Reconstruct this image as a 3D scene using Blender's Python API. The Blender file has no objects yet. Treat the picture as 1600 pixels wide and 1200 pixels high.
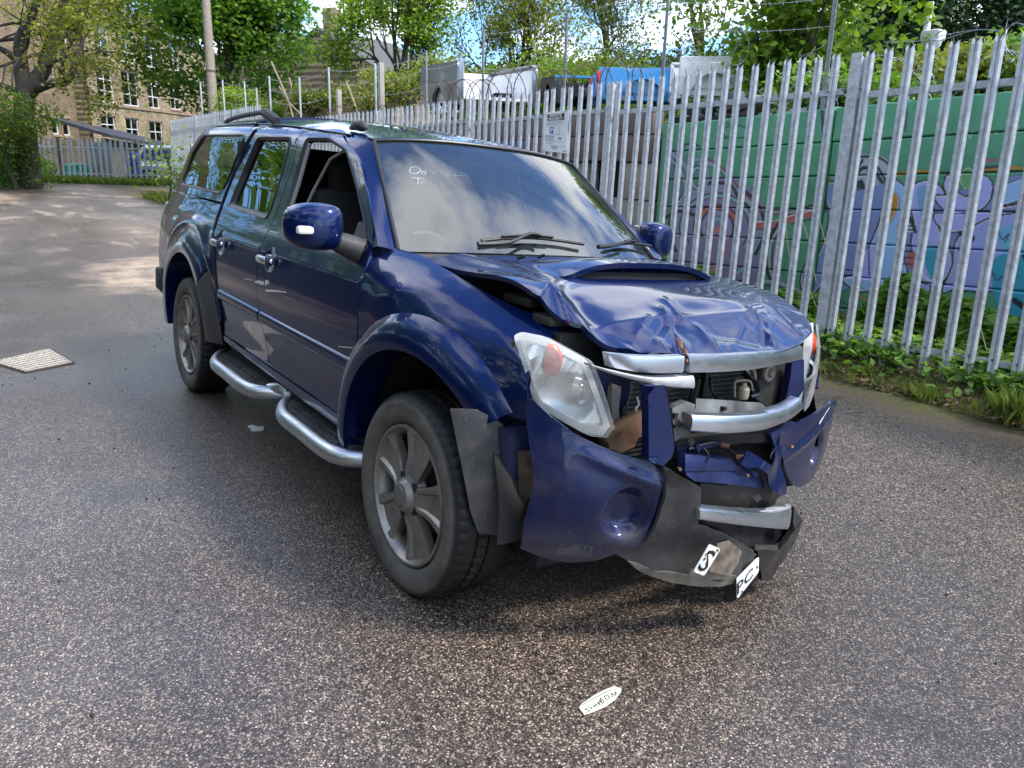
import bpy, bmesh, math, random, bisect
import numpy as np
from mathutils import Vector, Matrix
from mathutils.geometry import delaunay_2d_cdt

SC = bpy.context.scene
COL = SC.collection
PI = math.pi

# ------------------------------------------------------------------ camera
CAM = Vector((2.409, -2.092, 1.580))
AR, AU, AF = Vector((0.574, 0.819, 0.023)), Vector((-0.239, 0.141, 0.961)), Vector((-0.783, 0.557, -0.277))
AF.normalize(); AR = (AR - AF * AR.dot(AF)).normalized(); AU = AR.cross(AF)
FPX = 1257.47
cam = bpy.data.objects.new('camera', bpy.data.cameras.new('camera'))
COL.objects.link(cam)
cam.matrix_world = Matrix((( AR.x, AU.x, -AF.x, CAM.x), (AR.y, AU.y, -AF.y, CAM.y), (AR.z, AU.z, -AF.z, CAM.z), (0, 0, 0, 1)))
cam.data.sensor_width = 36; cam.data.lens = FPX * 36 / 1600
cam.data.clip_start = .05; cam.data.clip_end = 2000
SC.camera = cam

# ------------------------------------------------------------------ sky and sun
SUN = Vector((0.62, 0.50, 0.95)).normalized()
EL = math.asin(SUN.z); ROT = math.atan2(SUN.x, SUN.y)
w = bpy.data.worlds.new('World'); SC.world = w; w.use_nodes = True
nt = w.node_tree; N = nt.nodes; L = nt.links; N.clear()
out = N.new('ShaderNodeOutputWorld'); bg = N.new('ShaderNodeBackground'); bg.inputs['Strength'].default_value = .12
sky = N.new('ShaderNodeTexSky'); sky.sky_type = 'NISHITA'; sky.sun_disc = False
sky.sun_elevation = EL; sky.sun_rotation = ROT; sky.air_density = 1.1; sky.dust_density = 1.0; sky.ozone_density = 1.5
tc = N.new('ShaderNodeTexCoord'); sep = N.new('ShaderNodeSeparateXYZ'); L.new(tc.outputs['Generated'], sep.inputs[0])
def mth(op, a, b=None, c=None, tree=None):
    t = (tree or nt).nodes.new('ShaderNodeMath'); t.operation = op
    for i, v in enumerate((a, b, c)):
        if v is None: continue
        if hasattr(v, 'is_linked') or hasattr(v, 'links'): (tree or nt).links.new(v, t.inputs[i])
        else: t.inputs[i].default_value = v
    return t.outputs[0]
zz = mth('ADD', mth('MAXIMUM', sep.outputs[2], 0.0), .22)
cmb = N.new('ShaderNodeCombineXYZ')
L.new(mth('DIVIDE', sep.outputs[0], zz), cmb.inputs[0]); L.new(mth('DIVIDE', sep.outputs[1], zz), cmb.inputs[1])
noi = N.new('ShaderNodeTexNoise'); noi.inputs['Scale'].default_value = 1.5; noi.inputs['Detail'].default_value = 9
noi.inputs['Roughness'].default_value = .56; noi.inputs['Distortion'].default_value = .35
cmp_ = N.new('ShaderNodeMapping'); cmp_.inputs['Location'].default_value = (3.1, 1.7, 0); L.new(cmb.outputs[0], cmp_.inputs[0]); L.new(cmp_.outputs[0], noi.inputs['Vector'])
rmp = N.new('ShaderNodeValToRGB'); rmp.color_ramp.elements[0].position = .46; rmp.color_ramp.elements[1].position = .60
L.new(noi.outputs['Fac'], rmp.inputs[0])
rm2 = N.new('ShaderNodeValToRGB'); e = rm2.color_ramp.elements
e[0].position = .45; e[0].color = (15, 15.2, 15.5, 1); e[1].position = .75; e[1].color = (8.5, 8.9, 9.6, 1)
L.new(noi.outputs['Fac'], rm2.inputs[0])
skm = N.new('ShaderNodeMixRGB'); skm.blend_type = 'MULTIPLY'; skm.inputs[0].default_value = 1; skm.inputs[2].default_value = (.78, 1.12, 1.60, 1)
L.new(sky.outputs[0], skm.inputs[1])
mix = N.new('ShaderNodeMixRGB'); L.new(rmp.outputs[0], mix.inputs[0]); L.new(skm.outputs[0], mix.inputs[1]); L.new(rm2.outputs[0], mix.inputs[2])
L.new(mix.outputs[0], bg.inputs[0]); L.new(bg.outputs[0], out.inputs[0])

sun = bpy.data.objects.new('sun', bpy.data.lights.new('sun', 'SUN')); COL.objects.link(sun)
sun.data.energy = 2.6; sun.data.angle = math.radians(9); sun.data.color = (1, .93, .82)
sun.rotation_euler = SUN.to_track_quat('Z', 'Y').to_euler()
SC.view_settings.view_transform = 'Standard'; SC.view_settings.look = 'None'
SC.view_settings.exposure = .90; SC.view_settings.gamma = 1; SC.view_settings.use_curve_mapping = False
SC.cycles.max_bounces = 8; SC.cycles.transparent_max_bounces = 24; SC.cycles.caustics_reflective = False; SC.cycles.caustics_refractive = False

# ------------------------------------------------------------------ picture rays, used once to measure where a thing stands
def ray(px, py): return (AF + AR * ((px - 800) / FPX) - AU * ((py - 600) / FPX)).normalized()
def onX(px, py, x): r = ray(px, py); return CAM + r * ((x - CAM.x) / r.x)
def onY(px, py, y): r = ray(px, py); return CAM + r * ((y - CAM.y) / r.y)
def onZ(px, py, z): r = ray(px, py); return CAM + r * ((z - CAM.z) / r.z)
def onD(px, py, d): r = ray(px, py); return CAM + r * (d / r.dot(AF))

# ------------------------------------------------------------------ helpers
def tag(o, label=None, cat=None, group=None, kind=None):
    if label: o['label'] = label
    if cat: o['category'] = cat
    if group: o['group'] = group
    if kind: o['kind'] = kind
    return o
def link(o, parent=None):
    COL.objects.link(o)
    if parent is not None: o.parent = parent
    return o
def empty(name, loc=(0, 0, 0), rot=(0, 0, 0)):
    o = bpy.data.objects.new(name, None); o.location = loc; o.rotation_euler = rot; o.empty_display_size = .2
    return link(o)
def mesh(name, V, F, mat=None, parent=None, smooth=True, normals=None, mats=None, fm=None):
    me = bpy.data.meshes.new(name)
    me.from_pydata([tuple(v) for v in V], [], [tuple(f) for f in F])
    if mats:
        for m_ in mats: me.materials.append(m_)
        if fm is not None: me.polygons.foreach_set('material_index', fm)
    elif mat: me.materials.append(mat)
    if smooth: me.polygons.foreach_set('use_smooth', [True] * len(me.polygons))
    me.update()
    if normals is not None: me.normals_split_custom_set_from_vertices([tuple(n) for n in normals])
    return link(bpy.data.objects.new(name, me), parent)
def npmesh(name, V, F, mat, parent=None, smooth=False, col=None):
    "V (n,3) array, F (m,k) array"
    me = bpy.data.meshes.new(name); k = F.shape[1]
    me.vertices.add(len(V)); me.vertices.foreach_set('co', np.asarray(V, np.float32).ravel())
    me.loops.add(F.size); me.loops.foreach_set('vertex_index', F.astype(np.int32).ravel())
    me.polygons.add(len(F)); me.polygons.foreach_set('loop_start', np.arange(0, F.size, k, dtype=np.int32))
    me.polygons.foreach_set('loop_total', np.full(len(F), k, np.int32))
    if smooth: me.polygons.foreach_set('use_smooth', np.ones(len(F), bool))
    if isinstance(mat, (list, tuple)):
        for m_ in mat: me.materials.append(m_)
    else: me.materials.append(mat)
    me.update(calc_edges=True); me.validate()
    if col is not None:
        a = me.attributes.new('tint', 'FLOAT', 'POINT'); a.data.foreach_set('value', np.asarray(col, np.float32))
    return link(bpy.data.objects.new(name, me), parent)
def copyo(o, parent=None, loc=None, rot=None, scale=None):
    c = o.copy(); COL.objects.link(c); c.parent = parent
    if loc is not None: c.location = loc
    if rot is not None: c.rotation_euler = rot
    if scale is not None: c.scale = scale
    return c
def copytree(o, parent=None, loc=None, rot=None, label=None):
    c = copyo(o, parent, loc, rot)
    if label: c['label'] = label
    for ch in list(o.children): copytree(ch, c)
    return c

class MB:
    "collects simple solids into one mesh"
    def __init__(s): s.V = []; s.F = []
    def add(s, V, F):
        b = len(s.V); s.V += [Vector(v) for v in V]; s.F += [tuple(i + b for i in f) for f in F]; return s
    def box(s, c, size, rot=None, bev=0):
        x, y, z = (a / 2 for a in size); c = Vector(c)
        M = rot if rot is not None else Matrix.Identity(3)
        if bev <= 0:
            V = [M @ Vector(p) + c for p in ((-x,-y,-z),(x,-y,-z),(x,y,-z),(-x,y,-z),(-x,-y,z),(x,-y,z),(x,y,z),(-x,y,z))]
            return s.add(V, [(0,3,2,1),(4,5,6,7),(0,1,5,4),(1,2,6,5),(2,3,7,6),(3,0,4,7)])
        bm = bmesh.new(); bmesh.ops.create_cube(bm, size=1)
        for v in bm.verts: v.co = Vector((v.co.x * size[0], v.co.y * size[1], v.co.z * size[2]))
        bmesh.ops.bevel(bm, geom=bm.edges[:], offset=bev, segments=2, profile=.5, affect='EDGES')
        bm.verts.index_update()
        s.add([M @ v.co + c for v in bm.verts], [[v.index for v in f.verts] for f in bm.faces]); bm.free(); return s
    def tube(s, path, r, n=8, caps=True, flat=1.0):
        path = [Vector(p) for p in path]; m = len(path); rr = r if hasattr(r, '__len__') else [r] * m
        V = []; up = None
        for i, p in enumerate(path):
            d = (path[min(i + 1, m - 1)] - path[max(i - 1, 0)]).normalized()
            if up is None:
                up = Vector((0, 0, 1)) if abs(d.z) < .9 else Vector((1, 0, 0))
            a = d.cross(up)
            if a.length < 1e-5: a = d.orthogonal()
            a.normalize(); b = a.cross(d).normalized(); up = b
            for k in range(n):
                t = 2 * PI * k / n; V.append(p + a * math.cos(t) * rr[i] + b * math.sin(t) * rr[i] * flat)
        F = [(i * n + k, i * n + (k + 1) % n, (i + 1) * n + (k + 1) % n, (i + 1) * n + k) for i in range(m - 1) for k in range(n)]
        if caps: F += [tuple(range(n))[::-1], tuple((m - 1) * n + k for k in range(n))]
        return s.add(V, [f[::-1] for f in F])
    def lathe(s, prof, axis='y', c=(0, 0, 0), n=32, a0=0, a1=2 * PI, closed=True):
        c = Vector(c); V = []; F = []; m = len(prof); full = abs(a1 - a0 - 2 * PI) < 1e-6
        cnt = n if full else n + 1
        for k in range(cnt):
            t = a0 + (a1 - a0) * k / n; ct, st = math.cos(t), math.sin(t)
            for r, h in prof:
                V.append(c + (Vector((r * ct, h, r * st)) if axis == 'y' else Vector((r * ct, r * st, h)) if axis == 'z' else Vector((h, r * ct, r * st))))
        for k in range(n):
            k2 = (k + 1) % cnt
            for i in range(m - 1): F.append((k * m + i, k * m + i + 1, k2 * m + i + 1, k2 * m + i))
        return s.add(V, F)
    def prism(s, poly, ext, z0=0.0):
        "closed polygon of 3D points extruded by vector ext"
        n = len(poly); ext = Vector(ext); V = [Vector(p) for p in poly] + [Vector(p) + ext for p in poly]
        return s.add(V, [tuple(range(n))[::-1], tuple(range(n, 2 * n))] + [(i, (i + 1) % n, n + (i + 1) % n, n + i) for i in range(n)])
    def build(s, name, mat, parent=None, smooth=True, ang=35, **k):
        o = mesh(name, s.V, s.F, mat, parent, smooth, **k)
        fixn(o); 
        if smooth: autosm(o, ang)
        return o
def fixn(o):
    bm = bmesh.new(); bm.from_mesh(o.data); bmesh.ops.recalc_face_normals(bm, faces=bm.faces); bm.to_mesh(o.data); bm.free()
def autosm(o, ang=35):
    me = o.data; bm = bmesh.new(); bm.from_mesh(me); a = math.radians(ang)
    for e_ in bm.edges:
        e_.smooth = not (len(e_.link_faces) != 2 or e_.calc_face_angle(9) > a)
    bm.to_mesh(me); bm.free()

def chaikin(P, n=2, closed=True):
    P = [tuple(p) for p in P]
    for _ in range(n):
        Q = []; m = len(P)
        for i in range(m if closed else m - 1):
            a, b = P[i], P[(i + 1) % m]
            Q += [tuple(.75 * u + .25 * v for u, v in zip(a, b)), tuple(.25 * u + .75 * v for u, v in zip(a, b))]
        P = Q if closed else [P[0]] + Q + [P[-1]]
    return P
def rnd(P, r, n=4):
    "round the corners of closed 2D/3D polygon by radius-ish r"
    out_ = []; m = len(P)
    for i in range(m):
        a, b, c = Vector(P[i - 1]), Vector(P[i]), Vector(P[(i + 1) % m])
        da, dc = (a - b), (c - b); ra = min(r, da.length * .45); rc = min(r, dc.length * .45)
        s_, e_ = b + da.normalized() * ra, b + dc.normalized() * rc
        for k in range(n + 1):
            t = k / n; out_.append(tuple(s_ * (1 - t) ** 2 + b * 2 * t * (1 - t) + e_ * t * t))
    return out_
def crom(P, n=6, closed=False):
    P = [Vector(p) for p in P]; m = len(P); R_ = []
    rng = range(m) if closed else range(m - 1)
    for i in rng:
        if closed: a, b, c, d = P[i - 1], P[i], P[(i + 1) % m], P[(i + 2) % m]
        else: a, b, c, d = P[max(i - 1, 0)], P[i], P[i + 1], P[min(i + 2, m - 1)]
        for k in range(n):
            t = k / n
            R_.append(.5 * ((2 * b) + (c - a) * t + (2 * a - 5 * b + 4 * c - d) * t * t + (3 * b - a - 3 * c + d) * t ** 3))
    if not closed: R_.append(P[-1])
    return [tuple(p) for p in R_]
def inpoly(x, y, P):
    c = False; j = len(P) - 1
    for i in range(len(P)):
        xi, yi = P[i][0], P[i][1]; xj, yj = P[j][0], P[j][1]
        if (yi > y) != (yj > y) and x < (xj - xi) * (y - yi) / (yj - yi) + xi: c = not c
        j = i
    return c
def resamp(P, d, closed=True):
    out_ = []; m = len(P)
    for i in range(m if closed else m - 1):
        a, b = Vector(P[i][:2]), Vector(P[(i + 1) % m][:2]); l = (b - a).length; k = max(1, int(math.ceil(l / d)))
        for q in range(k): out_.append(tuple(a + (b - a) * q / k))
    if not closed: out_.append(tuple(P[-1][:2]))
    return out_
def cdt(outer, holes, d):
    "triangulate a 2D region with interior grid points of spacing d"
    loops = [resamp(outer, d)] + [resamp(h, d) for h in holes]
    V = []; E_ = []
    for lp in loops:
        b = len(V); V += [Vector(p) for p in lp]; E_ += [(b + i, b + (i + 1) % len(lp)) for i in range(len(lp))]
    nb = len(V)
    xs = [p[0] for p in outer]; ys = [p[1] for p in outer]
    arr = np.array([tuple(v) for v in V])
    r = 0; y = min(ys) + d * .5
    while y < max(ys):
        x = min(xs) + (d * .5 if r % 2 else 0)
        while x < max(xs):
            if inpoly(x, y, outer) and not any(inpoly(x, y, h) for h in holes):
                if ((arr - (x, y)) ** 2).sum(1).min() > (.55 * d) ** 2: V.append(Vector((x, y)))
            x += d
        y += d * .87; r += 1
    v2, e2, f2, ov, oe, of = delaunay_2d_cdt(V, E_, [], 0, 1e-6)
    F = []
    for f in f2:
        cx = sum(v2[i].x for i in f) / len(f); cy = sum(v2[i].y for i in f) / len(f)
        if inpoly(cx, cy, outer) and not any(inpoly(cx, cy, h) for h in holes): F.append(tuple(f))
    # boundary loops in terms of new indices
    mp = {}
    for i, o_ in enumerate(ov):
        for q in o_: mp[q] = i
    lps = []; b = 0
    for lp in loops: lps.append([mp[b + i] for i in range(len(lp))]); b += len(lp)
    return [tuple(v) for v in v2], F, lps
def panel(name, outer, surf, outdir, mat, parent=None, holes=(), d=.04, thick=.012, mirror=False, flatn=False, back=True):
    """sheet of material over surf(u,v); outdir(p) = rough outward vector; turned-in edges give real shut lines"""
    uv, F, loops = cdt(outer, list(holes), d)
    P = []; Nn = []; e_ = .004
    for u, v in uv:
        p = Vector(surf(u, v)); a = Vector(surf(u + e_, v)) - Vector(surf(u - e_, v)); b = Vector(surf(u, v + e_)) - Vector(surf(u, v - e_))
        n = a.cross(b)
        n = n.normalized() if n.length > 1e-9 else Vector((0, 0, 1))
        od = outdir(p) if callable(outdir) else Vector(outdir)
        if n.dot(od) < 0: n = -n
        P.append(p); Nn.append(n)
    FF = []
    for f in F:
        fn = (P[f[1]] - P[f[0]]).cross(P[f[2]] - P[f[0]])
        FF.append(f if fn.dot(Nn[f[0]]) > 0 else f[::-1])
    n0 = len(P)
    if thick:
        for lp in loops:
            m = len(lp); b = len(P)
            for q in range(m):
                i = lp[q]; t = (P[lp[(q + 1) % m]] - P[lp[q - 1]]).normalized(); sn = t.cross(Nn[i]).normalized()
                P.append(P[i].copy()); Nn.append(sn); P.append(P[i] - Nn[i] * thick); Nn.append(sn)
            # orientation of skirt: pointing away from the sheet
            i0, i1 = lp[0], lp[1 % m]
            third = next((f for f in FF if i0 in f and i1 in f), FF[0])
            cen = (P[third[0]] + P[third[1]] + P[third[2]]) / 3
            sg = 1 if (cen - P[i0]).dot(Nn[b]) < 0 else -1
            if sg < 0:
                for q in range(b, len(P)): Nn[q] = -Nn[q]
            for q in range(m):
                a_, c_ = b + 2 * q, b + 2 * ((q + 1) % m); f = (a_, c_, c_ + 1, a_ + 1)
                fn = (P[f[1]] - P[f[0]]).cross(P[f[3]] - P[f[0]])
                FF.append(f if fn.dot(Nn[a_]) > 0 else f[::-1])
        if back:  # inside skin
            b = len(P); k = {}
            for i in range(n0): P.append(P[i] - Nn[i] * thick * .98); Nn.append(-Nn[i])
            FF += [tuple(b + i for i in f[::-1]) for f in FF[:len(F)]]
    if mirror:
        P = [Vector((p.x, -p.y, p.z)) for p in P]; Nn = [Vector((n.x, -n.y, n.z)) for n in Nn]; FF = [f[::-1] for f in FF]
    return mesh(name, P, FF, mat, parent, True, None if flatn else Nn)
def loft(name, A, B, mat, parent=None, n=1, bulge=0, outdir=(0, 0, 1), thick=0):
    "ruled strip between two 3D polylines of equal count"
    A = [Vector(a) for a in A]; B = [Vector(b) for b in B]; V = []; m = len(A)
    for j in range(n + 1):
        t = j / n
        V += [a.lerp(b, t) + Vector(outdir) * bulge * 4 * t * (1 - t) for a, b in zip(A, B)]
    F = [(j * m + i, j * m + i + 1, (j + 1) * m + i + 1, (j + 1) * m + i) for j in range(n) for i in range(m - 1)]
    od = Vector(outdir); o = None
    f = F[len(F) // 2]; fn = (V[f[1]] - V[f[0]]).cross(V[f[3]] - V[f[0]])
    if fn.dot(od) < 0: F = [q[::-1] for q in F]
    return mesh(name, V, F, mat, parent, True)

# ------------------------------------------------------------------ materials
class NT:
    def __init__(s, name):
        s.m = bpy.data.materials.new(name); s.m.use_nodes = True; s.t = s.m.node_tree; s.n = s.t.nodes; s.l = s.t.links
        s.b = s.n['Principled BSDF']; s.o = s.n['Material Output']; s._co = None
    def node(s, t, **k):
        q = s.n.new(t)
        for a, b in k.items(): setattr(q, a, b)
        return q
    def co(s, kind='Object'):
        if s._co is None: s._co = s.node('ShaderNodeTexCoord')
        return s._co.outputs[kind]
    def map(s, scale=(1, 1, 1), rot=(0, 0, 0), loc=(0, 0, 0), src=None):
        q = s.node('ShaderNodeMapping'); q.inputs['Scale'].default_value = scale; q.inputs['Rotation'].default_value = rot; q.inputs['Location'].default_value = loc
        s.l.new(src or s.co(), q.inputs[0]); return q.outputs[0]
    def noise(s, scale, detail=4, rough=.55, dist=0, src=None):
        q = s.node('ShaderNodeTexNoise'); q.inputs['Scale'].default_value = scale; q.inputs['Detail'].default_value = detail
        q.inputs['Roughness'].default_value = rough; q.inputs['Distortion'].default_value = dist
        s.l.new(src or s.co(), q.inputs['Vector']); return q.outputs['Fac']
    def vor(s, scale, feature='F1', src=None, out='Distance', rand=1):
        q = s.node('ShaderNodeTexVoronoi', feature=feature); q.inputs['Scale'].default_value = scale; q.inputs['Randomness'].default_value = rand
        s.l.new(src or s.co(), q.inputs['Vector']); return q.outputs[out]
    def ramp(s, fac, stops):
        q = s.node('ShaderNodeValToRGB'); e = q.color_ramp.elements
        while len(e) < len(stops): e.new(.5)
        for i, (p, c) in enumerate(stops):
            e[i].position = p; e[i].color = c if hasattr(c, '__len__') and len(c) == 4 else (tuple(c) + (1,) if hasattr(c, '__len__') else (c, c, c, 1))
        s.l.new(fac, q.inputs[0]); return q.outputs[0]
    def mix(s, fac, a, b, mode='MIX'):
        q = s.node('ShaderNodeMixRGB', blend_type=mode)
        for i, v in enumerate((fac, a, b)):
            if hasattr(v, 'links'): s.l.new(v, q.inputs[i])
            elif hasattr(v, '__len__'): q.inputs[i].default_value = tuple(v) + (1,) if len(v) == 3 else v
            else: q.inputs[i].default_value = v if i == 0 else (v, v, v, 1)
        return q.outputs[0]
    def math(s, op, a, b=None, c=None): return mth(op, a, b, c, s.t)
    def bump(s, h, strength=.3, dist=.01, prev=None):
        q = s.node('ShaderNodeBump'); q.inputs['Strength'].default_value = strength; q.inputs['Distance'].default_value = dist
        s.l.new(h, q.inputs['Height'])
        if prev is not None: s.l.new(prev, q.inputs['Normal'])
        s.l.new(q.outputs[0], s.b.inputs['Normal']); return q.outputs[0]
    def set(s, **k):
        for a, v in k.items():
            i = s.b.inputs[{'base': 'Base Color', 'rough': 'Roughness', 'metal': 'Metallic', 'coat': 'Coat Weight', 'coatr': 'Coat Roughness', 'ior': 'IOR', 'spec': 'Specular IOR Level', 'alpha': 'Alpha', 'trans': 'Transmission Weight', 'emc': 'Emission Color', 'ems': 'Emission Strength', 'sss': 'Subsurface Weight'}[a]]
            if hasattr(v, 'links'): s.l.new(v, i)
            elif hasattr(v, '__len__') and len(v) == 3: i.default_value = tuple(v) + (1,)
            else: i.default_value = v
        return s
def simple(name, base, rough=.6, metal=0, var=.25, scale=8, bump=0, bscale=60, coat=0, spec=.5):
    t = NT(name); n = t.noise(scale, 5)
    a = tuple(c * (1 - var) for c in base); b = tuple(min(1, c * (1 + var)) for c in base)
    t.set(base=t.ramp(n, [(.3, a), (.7, b)]), rough=rough, metal=metal, coat=coat, spec=spec)
    t.set(rough=t.math('MULTIPLY_ADD', n, .25, rough - .12))
    if bump: t.bump(t.noise(bscale, 3), bump, .004)
    return t.m
# ================================================================== MATERIALS
def asphalt():
    t = NT('wet_asphalt')
    big = t.noise(.35, 4, .6, .5); mid = t.noise(1.7, 5, .6); fine = t.noise(260, 2)
    v = t.node('ShaderNodeTexVoronoi'); v.inputs['Scale'].default_value = 190; t.l.new(t.map((1, 1, .4)), v.inputs['Vector'])
    v2 = t.node('ShaderNodeTexVoronoi'); v2.inputs['Scale'].default_value = 105; t.l.new(t.map((1, 1, .4), loc=(3.3, 1.2, 0)), v2.inputs['Vector'])
    bri = t.node('ShaderNodeSeparateColor'); t.l.new(v.outputs['Color'], bri.inputs[0])
    bri2 = t.node('ShaderNodeSeparateColor'); t.l.new(v2.outputs['Color'], bri2.inputs[0])
    # stone chips: a minority of cells are pale, the bitumen between them dark
    s1 = t.ramp(bri.outputs[0], [(.0, (.020, .017, .015)), (.42, (.050, .042, .037)), (.68, (.105, .088, .077)), (.86, (.18, .155, .135)), (1, (.36, .32, .28))])
    s2 = t.ramp(bri2.outputs[1], [(.86, (0, 0, 0)), (.92, (1, 1, 1))])
    core = t.ramp(v2.outputs['Distance'], [(.25, 1.), (.42, 0.)])
    chips = t.mix(t.math('MULTIPLY', s2, core), s1, (.52, .475, .42))
    gap = t.ramp(v.outputs['Distance'], [(.40, 1.), (.75, .45)])
    c = t.mix(1, chips, gap, 'MULTIPLY')
    c = t.mix(1, c, t.ramp(t.noise(21, 5, .75), [(.32, .62), (.68, 1.42)]), 'MULTIPLY')
    # damp regions, and dry patches painted pale for sunlight (position in metres)
    sp = t.node('ShaderNodeSeparateXYZ'); t.l.new(t.co(), sp.inputs[0])
    def blob(x, y, rx, ry, soft=.35, wob=.5):
        dx = t.math('DIVIDE', t.math('SUBTRACT', sp.outputs[0], x), rx); dy = t.math('DIVIDE', t.math('SUBTRACT', sp.outputs[1], y), ry)
        r = t.math('ADD', t.math('SQRT', t.math('ADD', t.math('MULTIPLY', dx, dx), t.math('MULTIPLY', dy, dy))), t.math('MULTIPLY', t.math('SUBTRACT', mid, .5), wob * 2))
        return t.ramp(r, [(max(0, 1 - soft) * .5, 1.), (.5 * (1 + soft), 0.)]) if False else t.math('SUBTRACT', 1., t.math('MULTIPLY', t.math('SUBTRACT', r, 1 - soft), 1 / (2 * soft)))
    def cl(x):
        q = t.node('ShaderNodeClamp'); t.l.new(x, q.inputs[0]); return q.outputs[0]
    far = cl(t.math('MULTIPLY', t.math('SUBTRACT', -7.0, t.math('ADD', sp.outputs[0], t.math('MULTIPLY', mid, 3.5))), .30))
    sunlit_dry1 = cl(blob(-8.3, .3, 1.9, 1.0, .18, .5)); sunlit_dry2 = cl(blob(-13, -3.6, 4.5, 1.6, .35, .8)); sunlit_dry3 = cl(blob(-25, -1.2, 3.5, 1.1, .3, .6)); sunlit_dry4 = cl(blob(-15.5,1.2,4,.5,.3,.9))
    wet1 = cl(blob(-6.4, -2.2, 2.6, 1.2, .4, .9)); wet2 = cl(blob(-10.5, -1.7, 3.6, 1.0, .4, .9)); patch = cl(blob(-20.0, 1.4, 5.0, 1.9, .10, .15))
    c = t.mix(t.math('MULTIPLY', far, .42), c, t.mix(t.noise(14, 6, .75), (.055, .047, .040), (.24, .20, .17)))
    sunlit_sand = t.mix(fine, (.30, .25, .19), (.48, .42, .34))
    dr = t.math('MAXIMUM', sunlit_dry1, t.math('MULTIPLY', sunlit_dry3, .9)); dr2 = t.math('MAXIMUM', t.math('MULTIPLY', sunlit_dry2, .55), t.math('MULTIPLY', sunlit_dry4, .4))
    drn = t.math('MULTIPLY', t.math('MAXIMUM', dr, dr2), cl(t.math('MULTIPLY', t.math('SUBTRACT', t.noise(2.2, 6, .7), .30), 3.2)))
    c = t.mix(drn, c, sunlit_sand)
    c = t.mix(t.math('MULTIPLY', patch, .5), c, (.10, .105, .11))
    c = t.mix(t.math('MULTIPLY', far, cl(t.math('MULTIPLY', t.math('SUBTRACT', t.noise(1, 6, .7, .6, t.map((.5, 1.6, 1))), .53), 7.))), c, (.30, .265, .225))
    c = t.mix(t.math('MULTIPLY', far, cl(t.math('MULTIPLY', t.math('SUBTRACT', t.noise(1, 6, .7, .6, t.map((.35, 1.1, 1), (0, 0, 0), (9, 4, 0))), .54), 7.))), c, (.055, .05, .042))
    moss = t.math('MULTIPLY', t.math('MAXIMUM', wet1, wet2), cl(t.math('MULTIPLY', t.math('SUBTRACT', mid, .35), 3.)))  # mask for the green-brown of trees reflected in wet ground, painted into the colour
    c = t.mix(t.math('MULTIPLY', moss, .85), c, t.mix(t.noise(40, 4, .7), (.010, .010, .006), (.060, .056, .034)))
    # mossy strip by the verge
    edge = cl(t.math('MULTIPLY', t.math('SUBTRACT', t.math('ADD', sp.outputs[1], t.math('MULTIPLY', t.noise(2.3, 5), .9)), 3.12), 2.6))
    c = t.mix(t.math('MULTIPLY', edge, .8), c, t.mix(t.noise(30, 4), (.05, .042, .022), (.10, .085, .045)))
    stain = t.ramp(t.noise(1.1, 6, .7, .8), [(.60, 1.), (.72, .62)]); c = t.mix(1, c, stain, 'MULTIPLY')
    lanes = t.ramp(t.noise(1, 4, .6, .3, t.map((.12, .9, 1), (0, 0, .12))), [(.38, .80), (.62, 1.15)]); c = t.mix(1, c, lanes, 'MULTIPLY')
    tone = t.ramp(big, [(.3, .74), (.7, 1.16)])
    c = t.mix(1, c, tone, 'MULTIPLY'); c = t.mix(1, c, (1.30, 1.15, 1.02), 'MULTIPLY')
    crack = t.ramp(t.vor(.22, 'DISTANCE_TO_EDGE', t.mix(.12, t.map((1, 1, 1)), t.map((1, 1, 1)))), [(0, 0.), (.004, 1.)])
    t.set(base=c)
    wetm = cl(t.math('MULTIPLY', t.math('SUBTRACT', t.noise(.55, 5, .6, .4), .36), 4.5))
    dryall = t.math('MAXIMUM', drn, t.math('MAXIMUM', t.math('MULTIPLY', far, .35), edge))
    r = t.math('ADD', t.math('MULTIPLY', wetm, -.13), .44)
    r = t.math('ADD', r, t.math('MULTIPLY', dryall, .4))
    r = t.math('ADD', r, t.math('MULTIPLY', t.math('MAXIMUM', wet1, wet2), -.06))
    t.set(rough=r, spec=.55)
    film = cl(t.math('SUBTRACT', t.math('SUBTRACT', t.math('MULTIPLY_ADD', wetm, .55, .35), dryall), t.math('MULTIPLY', moss, .6)))
    t.set(coat=film, coatr=t.math('MULTIPLY_ADD', wetm, -.10, .26)); t.b.inputs['Coat IOR'].default_value = 1.36
    cb = t.node('ShaderNodeBump'); cb.inputs['Strength'].default_value = .30; cb.inputs['Distance'].default_value = .0035; t.l.new(t.math('MULTIPLY', v2.outputs['Distance'], -1.), cb.inputs['Height']); t.l.new(cb.outputs[0], t.b.inputs['Coat Normal'])
    h = t.math('MULTIPLY', v.outputs['Distance'], -1.0)
    b1 = t.bump(t.noise(3.0, 4), .12, .03)
    b2 = t.bump(h, .55, .004, b1)
    t.bump(fine, .12, .002, b2)
    return t.m
M = {}
M['asphalt'] = asphalt()

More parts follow.
